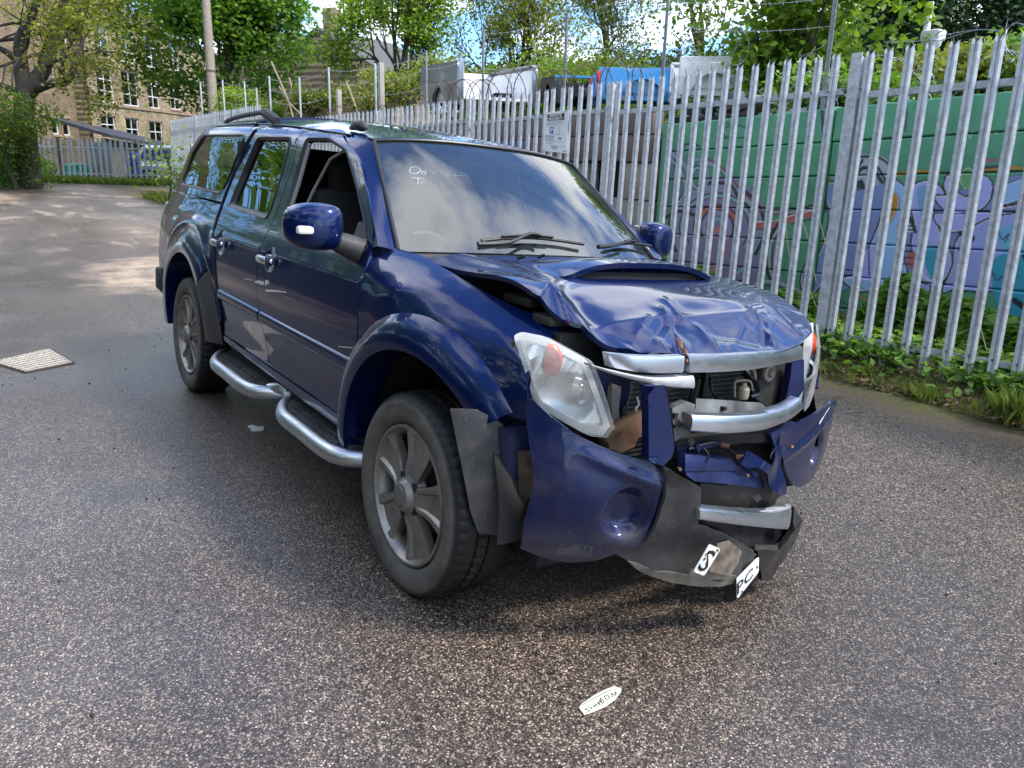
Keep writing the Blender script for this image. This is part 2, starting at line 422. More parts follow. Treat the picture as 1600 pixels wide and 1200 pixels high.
def paint(name, dirt=0.0, mud=0):
    t = NT(name)
    fl = t.vor(900, out='Color'); n = t.noise(1.6, 4)
    base = t.mix(n, (.0018, .0098, .062), (.0026, .0135, .088))
    sp = t.node('ShaderNodeSeparateXYZ'); t.l.new(t.co(), sp.inputs[0])
    streak = t.noise(1, 5, .6, 0, t.map((26, 26, 1.4)))
    mott = t.noise(7, 6, .65)
    low = t.ramp(sp.outputs[2], [(.30, 1.), (1.05, .12), (1.3, .02)])
    d = t.math('MULTIPLY', t.math('MULTIPLY', low, t.ramp(streak, [(.30, .15), (.75, 1.)])), t.ramp(mott, [(.3, .35), (.7, 1.)]))
    d = t.math('MULTIPLY', d, .05 + dirt)
    if mud: d = t.math('MAXIMUM', d, t.math('MULTIPLY', t.math('MULTIPLY', t.ramp(t.noise(3.1, 6, .7, .5), [(.42, 0.), (.56, 1.)]), t.ramp(sp.outputs[2], [(.35, 1.), (.80, .25)])), mud))
    if mud: d = t.math('MAXIMUM', d, t.math('MULTIPLY', t.ramp(t.math('ADD', sp.outputs[2], t.math('MULTIPLY', t.noise(8, 5), .2)), [(.46, .85), (.60, 0.)]), .8))
    spk = t.ramp(t.noise(170, 2, .5), [(.69, 0.), (.74, 1.)])
    d2 = t.math('MAXIMUM', d, t.math('MULTIPLY', spk, .35))
    t.set(base=t.mix(d2, base, (.085, .07, .06)), metal=t.math('SUBTRACT', .38, t.math('MULTIPLY', d2, .37)), rough=t.math('ADD', .30, t.math('MULTIPLY', d2, .4)), coat=t.math('SUBTRACT', 1., t.math('MULTIPLY', d2, .9)), coatr=.03, spec=.12)
    t.b.inputs['Coat IOR'].default_value = 1.42
    bmp = t.node('ShaderNodeBump'); bmp.inputs['Strength'].default_value = .035; bmp.inputs['Distance'].default_value = .02
    t.l.new(t.noise(3.2, 3), bmp.inputs['Height']); t.l.new(bmp.outputs[0], t.b.inputs['Coat Normal'])
    return t.m
M['paint'] = paint('navy_paint'); M['paint_dirty'] = paint('navy_paint_dirty', .13); M['paint_bumper'] = paint('navy_paint_muddy', .35, .75)
def dirtyplastic(name, base, dust=.5, rough=.6):
    t = NT(name); n = t.noise(6, 6, .65); n2 = t.noise(60, 4); s_ = t.ramp(t.noise(110, 2), [(.67, 0.), (.72, 1.)])
    c = t.mix(t.math('MULTIPLY', t.ramp(n, [(.35, 0.), (.75, 1.)]), dust), base, (.17, .15, .125))
    c = t.mix(t.math('MULTIPLY', s_, .35), c, (.35, .32, .28))
    t.set(base=c, rough=t.math('MULTIPLY_ADD', n, .3, rough - .15)); t.bump(n2, .12, .003); return t.m
M['plastic'] = dirtyplastic('black_plastic', (.018, .018, .020), .25, .5)
M['plastic_grey'] = dirtyplastic('dusty_grey_plastic', (.030, .031, .034), .35, .52)
M['liner'] = dirtyplastic('muddy_liner_plastic', (.035, .038, .042), .75, .62)
M['trim'] = simple('window_rubber', (.012, .012, .013), .38, 0, .2)
M['dark'] = simple('dark_cavity', (.010, .010, .011), .8, 0, .3)
M['black'] = simple('black_gloss_plastic', (.010, .010, .011), .22, 0, .2)
def tyre():
    t = NT('dusty_tyre'); n = t.noise(7, 6, .6, .3)
    sp = t.node('ShaderNodeSeparateXYZ'); t.l.new(t.co(), sp.inputs[0])
    r = t.math('SQRT', t.math('ADD', t.math('MULTIPLY', sp.outputs[0], sp.outputs[0]), t.math('MULTIPLY', sp.outputs[2], sp.outputs[2])))
    d = t.math('MULTIPLY', t.ramp(r, [(.24, .9), (.343, .95), (.357, .10), (.38, .02)]), t.ramp(n, [(.25, .45), (.6, 1.)]))
    t.set(base=t.mix(d, (.0065, .0065, .007), (.15, .135, .118)), rough=t.math('MULTIPLY_ADD', d, .35, .50), spec=.3)
    w_ = t.math('SINE', t.math('MULTIPLY', r, 420.)); t.bump(t.math('ADD', t.math('MULTIPLY', w_, .25), t.noise(50, 4)), .22, .003); return t.m
M['tyre'] = tyre()
def rimm():
    t = NT('brake_dust_alloy'); n = t.noise(9, 6, .6, .2); f = t.noise(70, 4)
    c = t.mix(t.ramp(n, [(.3, 0.), (.72, 1.)]), (.46, .44, .41), (.21, .18, .145))
    t.set(base=t.mix(t.math('MULTIPLY', f, .5), c, (.17, .15, .13)), metal=.72, rough=t.math('MULTIPLY_ADD', n, .35, .22)); return t.m
M['rim'] = rimm()
M['barrel'] = simple('dirty_barrel', (.16, .13, .10), .55, .5, .4, 14)
def chrome(name, base=(.72, .74, .77), rough=.10, dirt=.35):
    t = NT(name); n = t.noise(14, 6, .7, .6, t.map((1, 1, 3))); f = t.noise(3, 3)
    t.set(base=t.mix(t.math('MULTIPLY', t.ramp(n, [(.45, 0.), (.7, 1.)]), dirt), base, (.30, .28, .25)), metal=1, rough=t.math('MULTIPLY_ADD', n, .45, rough - .08)); t.bump(f, .15, .01); return t.m
M['chrome'] = chrome('scuffed_chrome', (.62, .67, .74), .20, .3); M['steel'] = chrome('brushed_step_tube', (.62, .64, .66), .22, .25)
M['handle'] = chrome('satin_chrome_handle', (.75, .76, .78), .14, .1)
def glass(name, tint, refl=1.9, opac=.0, rough=.0, dust=0.0):
    t = NT(name); t.n.remove(t.b)
    tr = t.node('ShaderNodeBsdfTransparent'); tr.inputs[0].default_value = tuple(tint) + (1,)
    gl = t.node('ShaderNodeBsdfGlossy'); gl.inputs['Roughness'].default_value = rough; gl.inputs[0].default_value = (1, 1, 1, 1)
    fr = t.node('ShaderNodeFresnel'); fr.inputs[0].default_value = refl
    mx = t.node('ShaderNodeMixShader'); t.l.new(fr.outputs[0], mx.inputs[0]); t.l.new(tr.outputs[0], mx.inputs[1]); t.l.new(gl.outputs[0], mx.inputs[2])
    last = mx.outputs[0]
    if dust:
        df = t.node('ShaderNodeBsdfDiffuse'); df.inputs[0].default_value = (.55, .64, .67, 1)
        m2 = t.node('ShaderNodeMixShader'); t.l.new(t.math('MULTIPLY', t.ramp(t.noise(5, 6, .65, .5), [(.35, .25), (.75, 1.)]), dust), m2.inputs[0]); t.l.new(last, m2.inputs[1]); t.l.new(df.outputs[0], m2.inputs[2]); last = m2.outputs[0]
    t.l.new(last, t.o.inputs[0]); return t.m
M['windscreen'] = glass('windscreen_glass', (.62, .86, .86), 2.15, dust=.04)
M['glass'] = glass('side_glass', (.50, .62, .60), 1.75, dust=.02)
M['privacy'] = glass('privacy_glass', (.05, .055, .06), 2.0)
M['pane'] = glass('window_pane', (.25, .28, .3), 1.8)
def lens():
    t = NT('hazy_headlamp_lens'); t.n.remove(t.b)
    tr = t.node('ShaderNodeBsdfTransparent'); tr.inputs[0].default_value = (.95, .96, .96, 1)
    gl = t.node('ShaderNodeBsdfGlossy'); gl.inputs['Roughness'].default_value = .05
    fr = t.node('ShaderNodeFresnel'); fr.inputs[0].default_value = 1.55
    mx = t.node('ShaderNodeMixShader'); t.l.new(fr.outputs[0], mx.inputs[0]); t.l.new(tr.outputs[0], mx.inputs[1]); t.l.new(gl.outputs[0], mx.inputs[2])
    df = t.node('ShaderNodeBsdfDiffuse'); df.inputs[0].default_value = (.78, .77, .72, 1)
    m2 = t.node('ShaderNodeMixShader'); t.l.new(t.math('MULTIPLY_ADD', t.ramp(t.noise(13, 6, .7, .8), [(.35, 0.), (.7, 1.)]), .14, .17), m2.inputs[0])
    t.l.new(mx.outputs[0], m2.inputs[1]); t.l.new(df.outputs[0], m2.inputs[2]); t.l.new(m2.outputs[0], t.o.inputs[0]); return t.m
M['lens'] = lens()
M['reflector'] = simple('lamp_reflector', (.80, .80, .79), .22, .75, .06, 4)
M['lampwhite'] = simple('lamp_bezel', (.72, .72, .70), .35, .2, .08, 6)
M['amber'] = NT('orange_bulb_glass').set(base=(.90, .10, .03), rough=.3, coat=.3).m
M['amber2'] = NT('faded_indicator').set(base=(.80, .78, .76), rough=.2, coat=.8).m
def galv(name, base=(.52, .545, .565), rust=.0, sc=26):
    t = NT(name); v = t.vor(sc, out='Color'); s_ = t.node('ShaderNodeSeparateColor'); t.l.new(v, s_.inputs[0])
    n = t.noise(5, 6, .65); ln = t.noise(1, 5, .6, 0, t.map((30, 30, 1.2)))
    f = t.math('ADD', t.math('MULTIPLY', s_.outputs[0], .45), t.math('MULTIPLY', ln, .55))
    spot = t.ramp(t.noise(42, 3, .5), [(.58, 0.), (.70, 1.)])
    c = t.mix(t.ramp(f, [(.25, 0.), (.75, 1.)]), tuple(b * .80 for b in base), tuple(min(1, b * 1.18) for b in base))
    c = t.mix(t.math('MULTIPLY', spot, .28), c, (.74, .76, .78))
    if rust: c = t.mix(t.math('MULTIPLY', t.ramp(n, [(.58, 0.), (.68, 1.)]), rust), c, (.17, .085, .045))
    t.set(base=c, metal=.35, rough=t.math('MULTIPLY_ADD', n, .3, .36)); t.bump(t.noise(40, 4), .10, .003); return t.m
M['galv'] = galv('galvanised_steel', rust=.12); M['galv_far'] = galv('old_galvanised_steel', (.46, .48, .48), .3); M['galv_dark'] = galv('weathered_steel_post', (.27, .29, .30), .15)
def concrete(name, base, stain=.4, sc=1.3, scratch=.3):
    t = NT(name); n = t.noise(sc, 7, .65, .4); n2 = t.noise(14, 6, .6); drip = t.noise(1, 6, .65, .3, t.map((9, 9, .9)))
    c = t.mix(t.ramp(n, [(.3, 0.), (.7, 1.)]), tuple(b * .78 for b in base), tuple(min(1, b * 1.16) for b in base))
    c = t.mix(t.math('MULTIPLY', t.ramp(drip, [(.52, 0.), (.70, 1.)]), stain), c, tuple(b * .35 + .01 for b in base))
    c = t.mix(t.math('MULTIPLY', t.ramp(n2, [(.60, 0.), (.72, 1.)]), scratch), c, tuple(b * .5 + .05 for b in base))
    t.set(base=c, rough=.68); t.bump(t.noise(35, 6, .7), .25, .006); return t.m
M['green_wall'] = concrete('green_painted_concrete', (.11, .37, .20), .45)
M['brown_wall'] = concrete('brown_concrete', (.155, .112, .095), .4)
M['pale_wall'] = concrete('pale_concrete', (.36, .33, .28), .3)
M['blue_wall'] = concrete('blue_grey_painted_concrete', (.085, .12, .20), .5, 2.0)
M['cap'] = concrete('dark_mossy_coping', (.075, .062, .050), .4)
# ================================================================== THE PICKUP TRUCK (own frame: x forward, y left, z up)
TA = math.atan(.08)
truck = empty('pickup_truck', (0, -.88 + math.cos(TA) * .88, -math.sin(TA) * .88), (-TA, 0, 0))
tag(truck, 'dark blue double-cab pickup truck with crushed front and torn bumper', 'pickup truck')
TM = Matrix.Translation(truck.location) @ Matrix.Rotation(-TA, 4, 'X'); TI = TM.inverted()
TC = TI @ CAM
def tray(px, py): return (TI.to_3x3() @ ray(px, py)).normalized()
def tX(px, py, x): r = tray(px, py); return TC + r * ((x - TC.x) / r.x)
def tY(px, py, y): r = tray(px, py); return TC + r * ((y - TC.y) / r.y)
def tZ(px, py, z): r = tray(px, py); return TC + r * ((z - TC.z) / r.z)
def spl(xs,ys):
    xs=[float(a) for a in xs];ys=[float(a) for a in ys];n=len(xs)
    h=[xs[i+1]-xs[i] for i in range(n-1)];dl=[(ys[i+1]-ys[i])/h[i] for i in range(n-1)]
    m=[dl[0]]+[0 if dl[i-1]*dl[i]<=0 else 3*(h[i-1]+h[i])/((2*h[i]+h[i-1])/dl[i-1]+(h[i]+2*h[i-1])/dl[i]) for i in range(1,n-1)]+[dl[-1]]
    def f(x):
        if x<=xs[0]: return ys[0]+m[0]*(x-xs[0])
        if x>=xs[-1]: return ys[-1]+m[-1]*(x-xs[-1])
        i=bisect.bisect_right(xs,x)-1
        t=(x-xs[i])/h[i];t2=t*t;t3=t2*t
        return (2*t3-3*t2+1)*ys[i]+(t3-2*t2+t)*h[i]*m[i]+(3*t2-2*t3)*ys[i+1]+(t3-t2)*h[i]*m[i+1]
    return f
# roof height along the centre line, and at the cant rail
ZC=spl([-4.2,-3.9,-3.4,-2.8,-2.0,-1.35,-.9],[1.73,1.775,1.805,1.81,1.79,1.735,1.68])
def RD(x): return .075 - .030 * max(0., min(1., (x + 1.75) / .75))
def ZE(x): return ZC(x)-RD(x)
WLOW=spl([.2,.3,.45,.6,.72,.8,.95,1.04,1.10,1.15,1.19,1.25,1.45],[.80,.835,.856,.868,.874,.876,.868,.856,.842,.822,.802,.776,.705])
WUP=spl([0,.4,.7,.85,.95,1.0],[.705,.676,.653,.636,.612,.585])
def WS(x,z):
    "half width of the body side at (x, z), truck frame"
    if z<1.45: w=WLOW(z)
    else: w=WUP(min(1.1,(z-1.45)/(ZE(x)-1.45)))
    if x>-.2: w-=.24*(x+.2)**2
    if x<-3.4: w-=.10*(-x-3.4)**2
    return w
WFT=spl([.2,.9,1.0,1.06,1.11,1.15,1.18,1.2],[.84,.868,.858,.84,.805,.76,.70,.64])
def FS(x,z):
    "front fender side, shoulder rolling in under the bonnet"
    zz=z-(FZ(x)-1.17); 
    w=WFT(zz) if z>.9 else WLOW(z)
    b=min(1,max(0,(z-.86)/.08)); w=WLOW(z)*(1-b)+WFT(zz)*b
    if x>-.2: w-=.24*(x+.2)**2
    return w
FZ=spl([-.6,-.4,-.1,.2,.45,.6],[1.225,1.21,1.17,1.11,1.06,1.02])
def XF(y, o=0): return .74 - .45 * y * y + o
def tF(px, py, o=0):
    x = .7
    for i in range(60):
        p = tX(px, py, x); x = x * .6 + .4 * XF(max(-1, min(1, p.y)), o)
    return tX(px, py, x)
OUTR = (0, -1, .15)
def side(x, z, off=0): return Vector((x, -WS(x, z) - off, z))
def both(name, outer, surf, mat, holes=(), d=.045, thick=.012, parent=truck, left=True, **k):
    o = panel(name, outer, surf, OUTR, mat, parent, holes, d, thick, **k)
    if left: panel(name, outer, surf, OUTR, mat, parent, holes, d, thick, mirror=True, **k)
    return o
# ---- outlines in (x, z)
A_line = [(-.478, .50), (-.445, .76), (-.475, .98), (-.49, 1.10), (-.535, 1.215)]
B_line = [(-1.50, .53), (-1.60, .72), (-1.68, .92), (-1.705, 1.05), (-1.70, 1.20), (-1.71, 1.45), (-1.725, 1.58), (-1.76, 1.672)]
C_line = [(-2.27, .53), (-2.31, .66), (-2.37, .80), (-2.46, .98), (-2.555, 1.12), (-2.615, 1.25), (-2.61, 1.42), (-2.535, 1.58), (-2.45, 1.695)]
def sm(P, n=5): return crom([p if len(p) == 3 else (p[0], p[1], 0) for p in P], n)
def s2(P, n=5): return [(p[0], p[1]) for p in sm(P, n)]
A_s, B_s, C_s = s2(A_line), s2(B_line), s2(C_line)
def shift(P, dx): return [(x + dx, z) for x, z in P]
g = .0035
# window apertures
fwin = rnd([(-.60, 1.185), (-.655, 1.285), (-.86, 1.43), (-1.13, 1.600), (-1.38, 1.652), (-1.645, 1.652), (-1.625, 1.45), (-1.565, 1.225)], .035)
rwin = rnd([(-1.785, 1.225), (-1.815, 1.45), (-1.835, 1.655), (-2.36, 1.655), (-2.455, 1.45), (-2.485, 1.245)], .04)
cwin = rnd([(-2.715, 1.305), (-2.655, 1.50), (-2.60, 1.672), (-3.50, 1.672), (-3.715, 1.54), (-3.745, 1.315)], .05)
# front door
ftop = [(-1.76, 1.675), (-1.60, 1.690), (-1.45, 1.692), (-1.27, 1.660), (-1.0, 1.565), (-.76, 1.415), (-.56, 1.262)]
rtop = [(-2.43, 1.700), (-2.25, 1.712), (-2.0, 1.706), (-1.78, 1.692)]
fdoor = shift(A_s, -g) + s2(ftop)[::-1][1:] + shift(B_s, g)[::-1][1:]
rdoor = shift(B_s, -g) + s2(rtop, 3)[::-1] + shift(C_s, g)[::-1][1:]
def dside(x, z):
    # lower door skin hollows slightly and the waist line is creased
    w_ = WS(x, z) + .006 * math.exp(-((z - 1.085) / .016) ** 2) - .010 * math.exp(-((z - .62) / .10) ** 2)
    return Vector((x, -w_, z))
def handle_dent(x, z, hx):
    return .012 * math.exp(-(((x - hx) / .055) ** 2 + ((z - 1.045) / .048) ** 2) ** 2)
def fdsurf(x, z): p = dside(x, z); p.y += handle_dent(x, z, -1.545); return p
def rdsurf(x, z): p = dside(x, z); p.y += handle_dent(x, z, -2.37); return p
doors = []
for nm, oo, wn, sf, hx in (('front_door', fdoor, fwin, fdsurf, -1.545), ('rear_door', rdoor, rwin, rdsurf, -2.37)):
    for mir in (False, True):
        dr = panel(nm, oo, sf, OUTR, M['paint_dirty'] if not mir else M['paint'], truck, (wn,), .03, .022, mirror=mir)
        doors.append(dr)
        sy = 1 if mir else -1
        # rubber surround: ring just inside the aperture
        cx_ = sum(p[0] for p in wn) / len(wn); cz_ = sum(p[1] for p in wn) / len(wn)
        inn = [(x + (cx_ - x) * .085, z + (cz_ - z) * .11) for x, z in wn]
        ring = MB(); n_ = len(wn)
        prof = ((0.0, .001), (.12, .006), (.75, -.004), (1.0, -.022))
        V = []
        for (a, b), (c, d_) in zip(wn, inn):
            for t_, off in prof:
                x, z = a + (c - a) * t_, b + (d_ - b) * t_; V.append((x, sy * (WS(x, z) + off), z))
        m_ = len(prof)
        ring.add(V, [(i * m_ + q, i * m_ + q + 1, ((i + 1) % n_) * m_ + q + 1, ((i + 1) % n_) * m_ + q) for i in range(n_) for q in range(m_ - 1)])
        ring.build('window_seal', M['trim'], dr)
        # glass: the driver's window is wound down, a strip of the run channel is seen
        if not (nm == 'front_door' and not mir):
            panel('window_glass', inn, lambda x, z: Vector((x, -WS(x, z) + .020, z)), OUTR, M['glass'] if nm == 'front_door' else (M['privacy'] if not mir else M['glass']), dr, (), .08, 0, mirror=mir)
        # handle
        hb = MB(); y0 = WS(hx, 1.045)
        pth = [(hx - .082, y0 + .010, 1.045), (hx - .065, y0 + .034, 1.045), (hx, y0 + .042, 1.047), (hx + .06, y0 + .036, 1.046), (hx + .082, y0 + .012, 1.045)]
        hb.tube([(a, sy * b, c) for a, b, c in crom(pth, 4)], [.010] + [.0125] * 15 + [.010], 10, flat=1.55)
        hd = hb.build('door_handle', M['handle'], dr)
        MB().box((hx + .070, sy * (y0 + .026), 1.045), (.034, .034, .044), bev=.008).build('lock_cover', M['paint'], hd)
# frosted-off run channel of the lowered window
mb = MB(); mb.tube([(x, -(WS(x, z) - .012), z) for x, z in ((-1.55, 1.24), (-1.57, 1.42), (-1.60, 1.62))], .010, 6)
mb.tube([(x, -(WS(x, z) - .045), z) for x, z in ((-1.47, 1.22), (-1.44, 1.40), (-1.37, 1.55), (-1.22, 1.605))], .008, 6); mb.build('window_channel', simple('grey_channel', (.22, .21, .19), .5), truck)
# side mouldings
for nm_d, x0, x1 in ((0, -.475, -1.595), (1, -1.615, -2.315)):
    for s_ in (-1, 1):
        V = []; F = []; n_ = 16; prof = [(.0, 0), (.006, .008), (.016, .013), (.048, .012), (.058, .004), (.060, 0)]
        for i in range(n_ + 1):
            x = x0 + (x1 - x0) * i / n_
            for dz, off in prof:
                z = .775 + .012 * (-x - .47) / 1.9 - dz + (0); V.append((x, s_ * (WS(x, z) + off + .001), z))
        m_ = len(prof)
        for i in range(n_):
            for q in range(m_ - 1): F.append((i * m_ + q, i * m_ + q + 1, (i + 1) * m_ + q + 1, (i + 1) * m_ + q))
        F += [tuple(range(m_)), tuple(n_ * m_ + q for q in range(m_))]
        MB().add(V, F).build('side_moulding', M['paint_dirty'], truck)
# scrape marks on the doors
M['scrape'] = simple('bare_scrape', (.62, .60, .56), .6, 0, .2, 40)
def scrape(P, off=.0015):
    P = [tY(a, b, -.90) for a, b in P]
    panel('paint_scrape', [(p.x, p.z) for p in P], lambda x, z: Vector((x, -WS(x, z) - off + (.010 * math.exp(-((z - .62) / .10) ** 2)), z)), OUTR, M['scrape'], truck, (), .02, 0)
scrape([(389, 439), (396, 438), (403, 440), (403, 446), (396, 443), (390, 442)])
scrape([(405, 438), (409, 437), (412, 442), (408, 445), (405, 446)])
scrape([(406, 452), (420, 453), (439, 456), (438, 457.5), (420, 456), (407, 456)])
scrape([(374, 435), (386, 437), (386, 438), (374, 436)])
scrape([(520, 541), (543, 543), (543, 544.5), (521, 542.5)])
# sill
sill = [(-.46, .50), (-.465, .445), (-2.25, .495), (-2.26, .525)]
both('sill', resamp(sill, .1), lambda x, z: Vector((x, -WLOW(z) - .004, z)), M['paint_dirty'], d=.05)
both('sill_lower', [(-.45, .435), (-.45, .36), (-2.20, .40), (-2.24, .485)], lambda x, z: Vector((x, -.80 - (z - .36) * .35, z)), M['dark'], d=.1)
# cab side above the doors, with the windscreen pillar
WT = lambda s_: Vector((-1.02 + .085 * (1 - s_ * s_), .571 * s_, 0))
def RZ(x, y): return ZC(x) - RD(x) * (min(1.02, abs(y) / .585)) ** 2.6
def wtop(s_): p = WT(s_); p.z = RZ(p.x, p.y) - .012; return p
def wbot(s_): return Vector((-.47 + .125 * (1 - s_ * s_), .71 * s_, 1.209 + .018 * (1 - s_ * s_)))
pil = [(-.495, 1.225), (-.58, 1.290), (-.742, 1.398), (-.930, 1.515), (-1.095, 1.602), (-1.19, 1.652)]
cabtop = [(-1.19, 1.652)] + [(x, ZE(x) - .004) for x in (-1.35, -1.6, -1.9, -2.2, -2.5)]
cab_out = s2(pil, 4)[:-1] + s2(cabtop, 4)
cab_in = shift(A_s, g)[-1:] + [(x, z + .006) for x, z in s2(ftop)[::-1]] + [(x, z + .006) for x, z in s2(rtop, 3)[::-1][1:]]
cab_poly = cab_out + [(-2.475, 1.700)] + cab_in[::-1] 
def cabside(x, z): return Vector((x, -WS(x, z), z))
both('cab_side', cab_poly, cabside, M['paint'], d=.035, thick=.03)
# roof
def roofsurf(x, y): return Vector((x, y, RZ(x, y)))
def edgey(x): return WUP(.985)
rf = []
for i in range(21): s_ = -1 + i / 10; p = wtop(s_); rf.append((p.x - .012, p.y))
rf += [(-1.19, .572), (-1.5, .583), (-2.0, .583), (-2.56, .583)] + [(-2.56, -.583), (-2.0, -.583), (-1.5, -.583), (-1.19, -.572)]
panel('cab_roof', rf, roofsurf, (0, 0, 1), M['paint'], truck, (), .06, .02)
for s_ in (-1, 1):
    loft('roof_gutter', [(x, s_ * .583, RZ(x, .583) - .001) for x in np.linspace(-1.2, -2.56, 12)], [(x, s_ * (WS(x, ZE(x) - .004)), ZE(x) - .004) for x in np.linspace(-1.2, -2.56, 12)], M['paint'], truck, 3, .008, (0, s_, 1))
# front pillars: a strip from the side skin to the glass
for s_ in (-1, 1):
    a = [Vector((x, s_ * WS(x, z), z)) for x, z in s2(pil, 4)]
    b = []
    for i in range(len(a)):
        t_ = i / (len(a) - 1); p = wbot(s_).lerp(wtop(s_), t_); b.append(p)
    loft('windscreen_pillar', a, b, M['paint'], truck, 4, .005, (.5, s_ * .6, .5))
    # black edging beside the glass
    MB().tube([p + Vector((.004, 0, .006)) for p in b], .0085, 6).build('windscreen_trim', M['trim'], truck)
mb = MB(); mb.tube([wtop(s_ / 10) + Vector((.002, 0, .004)) for s_ in range(-10, 11)], .007, 6).build('windscreen_trim', M['trim'], truck)
loft('header_rail', [wtop(s_ / 10) + Vector((0, 0, .006)) for s_ in range(-10, 11)], [Vector((rf[i][0], rf[i][1], RZ(*rf[i]))) for i in range(21)], M['paint'], truck, 1, 0, (.5, 0, 1))
for s_ in (-1, 1):
    tri = [wtop(s_) + Vector((-.012, 0, .006)), Vector((-1.19, s_ * .572, RZ(-1.19, .572))), Vector((-1.2, s_ * .583, RZ(-1.2, .583))), Vector((-1.19, s_ * WS(-1.19, 1.652), 1.652))]
    mesh('pillar_cap', tri, [(0, 1, 2, 3)], M['paint'], truck)
# windscreen
def wsurf(u, v):
    p = wbot(u).lerp(wtop(u), v); return p + Vector((.45, 0, .75)) * .022 * 4 * v * (1 - v) * (1 - .5 * u * u)
wsq = resamp([(-1, 0), (1, 0), (1, 1), (-1, 1)], .1)
wscr = panel('windscreen', wsq, wsurf, (1, 0, 1), M['windscreen'], truck, (), .1, 0)
bk = simple('ceramic_band', (.016, .017, .02), .3, 0, .2)
inn = rnd([(-.905, .10), (.905, .10), (.90, .93), (-.90, .93)], .10, 6)
panel('frit_band', wsq, lambda u, v: wsurf(u, v) - Vector((.45, 0, .75)) * .006, (1, 0, 1), bk, wscr, (inn,), .07, 0)
# handwriting on the glass: DO NOT TOUCH
M['chalk'] = NT('white_marker').set(base=(.85, .88, .86), rough=.7).m
def strokes(S, fn, r, mat, name, parent, n=5):
    m = MB()
    for s_ in S:
        P = [fn(*p) for p in s_]
        if len(P) > 2: P = [Vector(q) for q in crom(P, 4)]
        m.tube(P, r, n)
    return m.build(name, mat, parent)
def wpx(px, py):
    lo, hi = -1.0, 1.0; u = v = 0
    x = -.8
    best = None
    for it in range(60):
        p = tX(px, py, x); u = p.y / max(.5, (.71 * (1 - v) + .571 * v)); v = (p.z - wbot(u).z) / (wtop(u).z - wbot(u).z); v = max(-.2, min(1.2, v))
        x = x * .5 + .5 * wsurf(max(-1, min(1, u)), v).x
    return tX(px, py, x) + Vector((.006, 0, .006))
wr = [[(640, 265), (640, 272), (650, 273), (656, 268), (650, 263), (640, 264)], [(659, 270), (658, 274), (663, 274), (664, 270), (659, 270)],
      [(676, 276), (677, 270), (685, 277), (687, 271)], [(690, 275), (694, 278), (699, 275), (695, 272), (690, 275)], [(700, 277), (712, 276), (724, 277)], [(711, 271), (710, 280)],
      [(643, 280), (662, 281)], [(652, 281), (652, 290)], [(656, 288), (660, 290), (663, 287), (659, 285), (656, 288)], [(666, 287), (668, 291), (673, 288), (675, 292)], [(683, 289), (679, 292), (684, 294)], [(687, 288), (688, 295), (690, 291), (695, 295)]]
strokes(wr, wpx, .0009, M['chalk'], 'marker_writing', wscr)
# cowl and wipers
loft('cowl', [wbot(s_ / 10) + Vector((.0, 0, -.006)) for s_ in range(-10, 11)], [wbot(s_ / 10) + Vector((.14, 0, -.035)) for s_ in range(-10, 11)], M['plastic'], truck, 2, 0, (0, 0, 1))
M['wiper'] = simple('matt_black_wiper', (.012, .012, .013), .55, 0, .2)
def wiper(pts_blade, pts_arm):
    m = MB(); B = [wpx(*p) + Vector((.012, 0, .014)) for p in pts_blade]; B = [Vector(q) for q in crom(B, 4)]
    m.tube(B, .008, 6); m.tube([p + Vector((.008, 0, .012)) for p in B[3:-3]], .0055, 6)
    Ar = [wpx(*p) + Vector((.03, 0, .03)) for p in pts_arm]; m.tube([Vector(q) for q in crom(Ar, 4)], [.011, .011, .010, .010] + [.008] * (4 * (len(Ar) - 1) - 3), 6)
    m.build('wiper', M['wiper'], truck)
wiper([(748, 383), (790, 379), (840, 379), (907, 388)], [(738, 394), (786, 391), (820, 377), (840, 381)])
wiper([(945, 390), (978, 386), (1012, 390)], [(925, 397), (950, 394), (976, 387)])
# bonnet
HC = spl([-.6, -.4, -.1, .2, .40, .52, .60, .66, .72], [1.238, 1.236, 1.226, 1.206, 1.160, 1.105, 1.062, 1.030, .99])
creases = []
def crease(p0, p1, a, w_, cusp=True):
    def hit(px, py):
        z = 1.15
        for _ in range(40):
            p = tZ(px, py, z); z = z * .5 + .5 * (HC(max(-.5, min(.7, p.x))) - .035 * (min(1, abs(p.y) / .68)) ** 2.2)
        return p
    A, B = hit(*p0), hit(*p1); creases.append(((A.x, A.y), (B.x, B.y), a, w_, cusp))
crease((857, 461), (922, 540), .020, .028); crease((857, 461), (838, 492), .014, .022); crease((895, 470), (960, 548), -.010, .05, False)
crease((1036, 488), (1072, 552), .017, .016); crease((1052, 505), (1060, 552), -.022, .020); crease((1066, 497), (1174, 492), .009, .020)
crease((1174, 492), (1205, 526), .013, .018); crease((1190, 500), (1196, 532), -.014, .020, False); crease((1008, 520), (1046, 549), .010, .016)
crease((1092, 514), (1120, 549), .011, .018); crease((930, 515), (1036, 497), .008, .030); crease((1120, 520), (1180, 530), -.010, .035, False)
crease((960, 520), (1000, 545), -.008, .03, False); crease((1215, 505), (1245, 525), .008, .018); crease((1040, 470), (1066, 500), .007, .02)
crease((1020, 530), (1036, 505), -.009, .018, False)
crease((980, 552), (1012, 500), .005, .016); crease((1140, 545), (1160, 508), .005, .016); crease((1205, 480), (1240, 520), .006, .016); crease((870, 470), (900, 540), .005, .012)
rn = random.Random(5)
wob = [(rn.uniform(4, 12), rn.uniform(4, 12), rn.uniform(0, 6), rn.uniform(.0008, .0020)) for _ in range(7)]
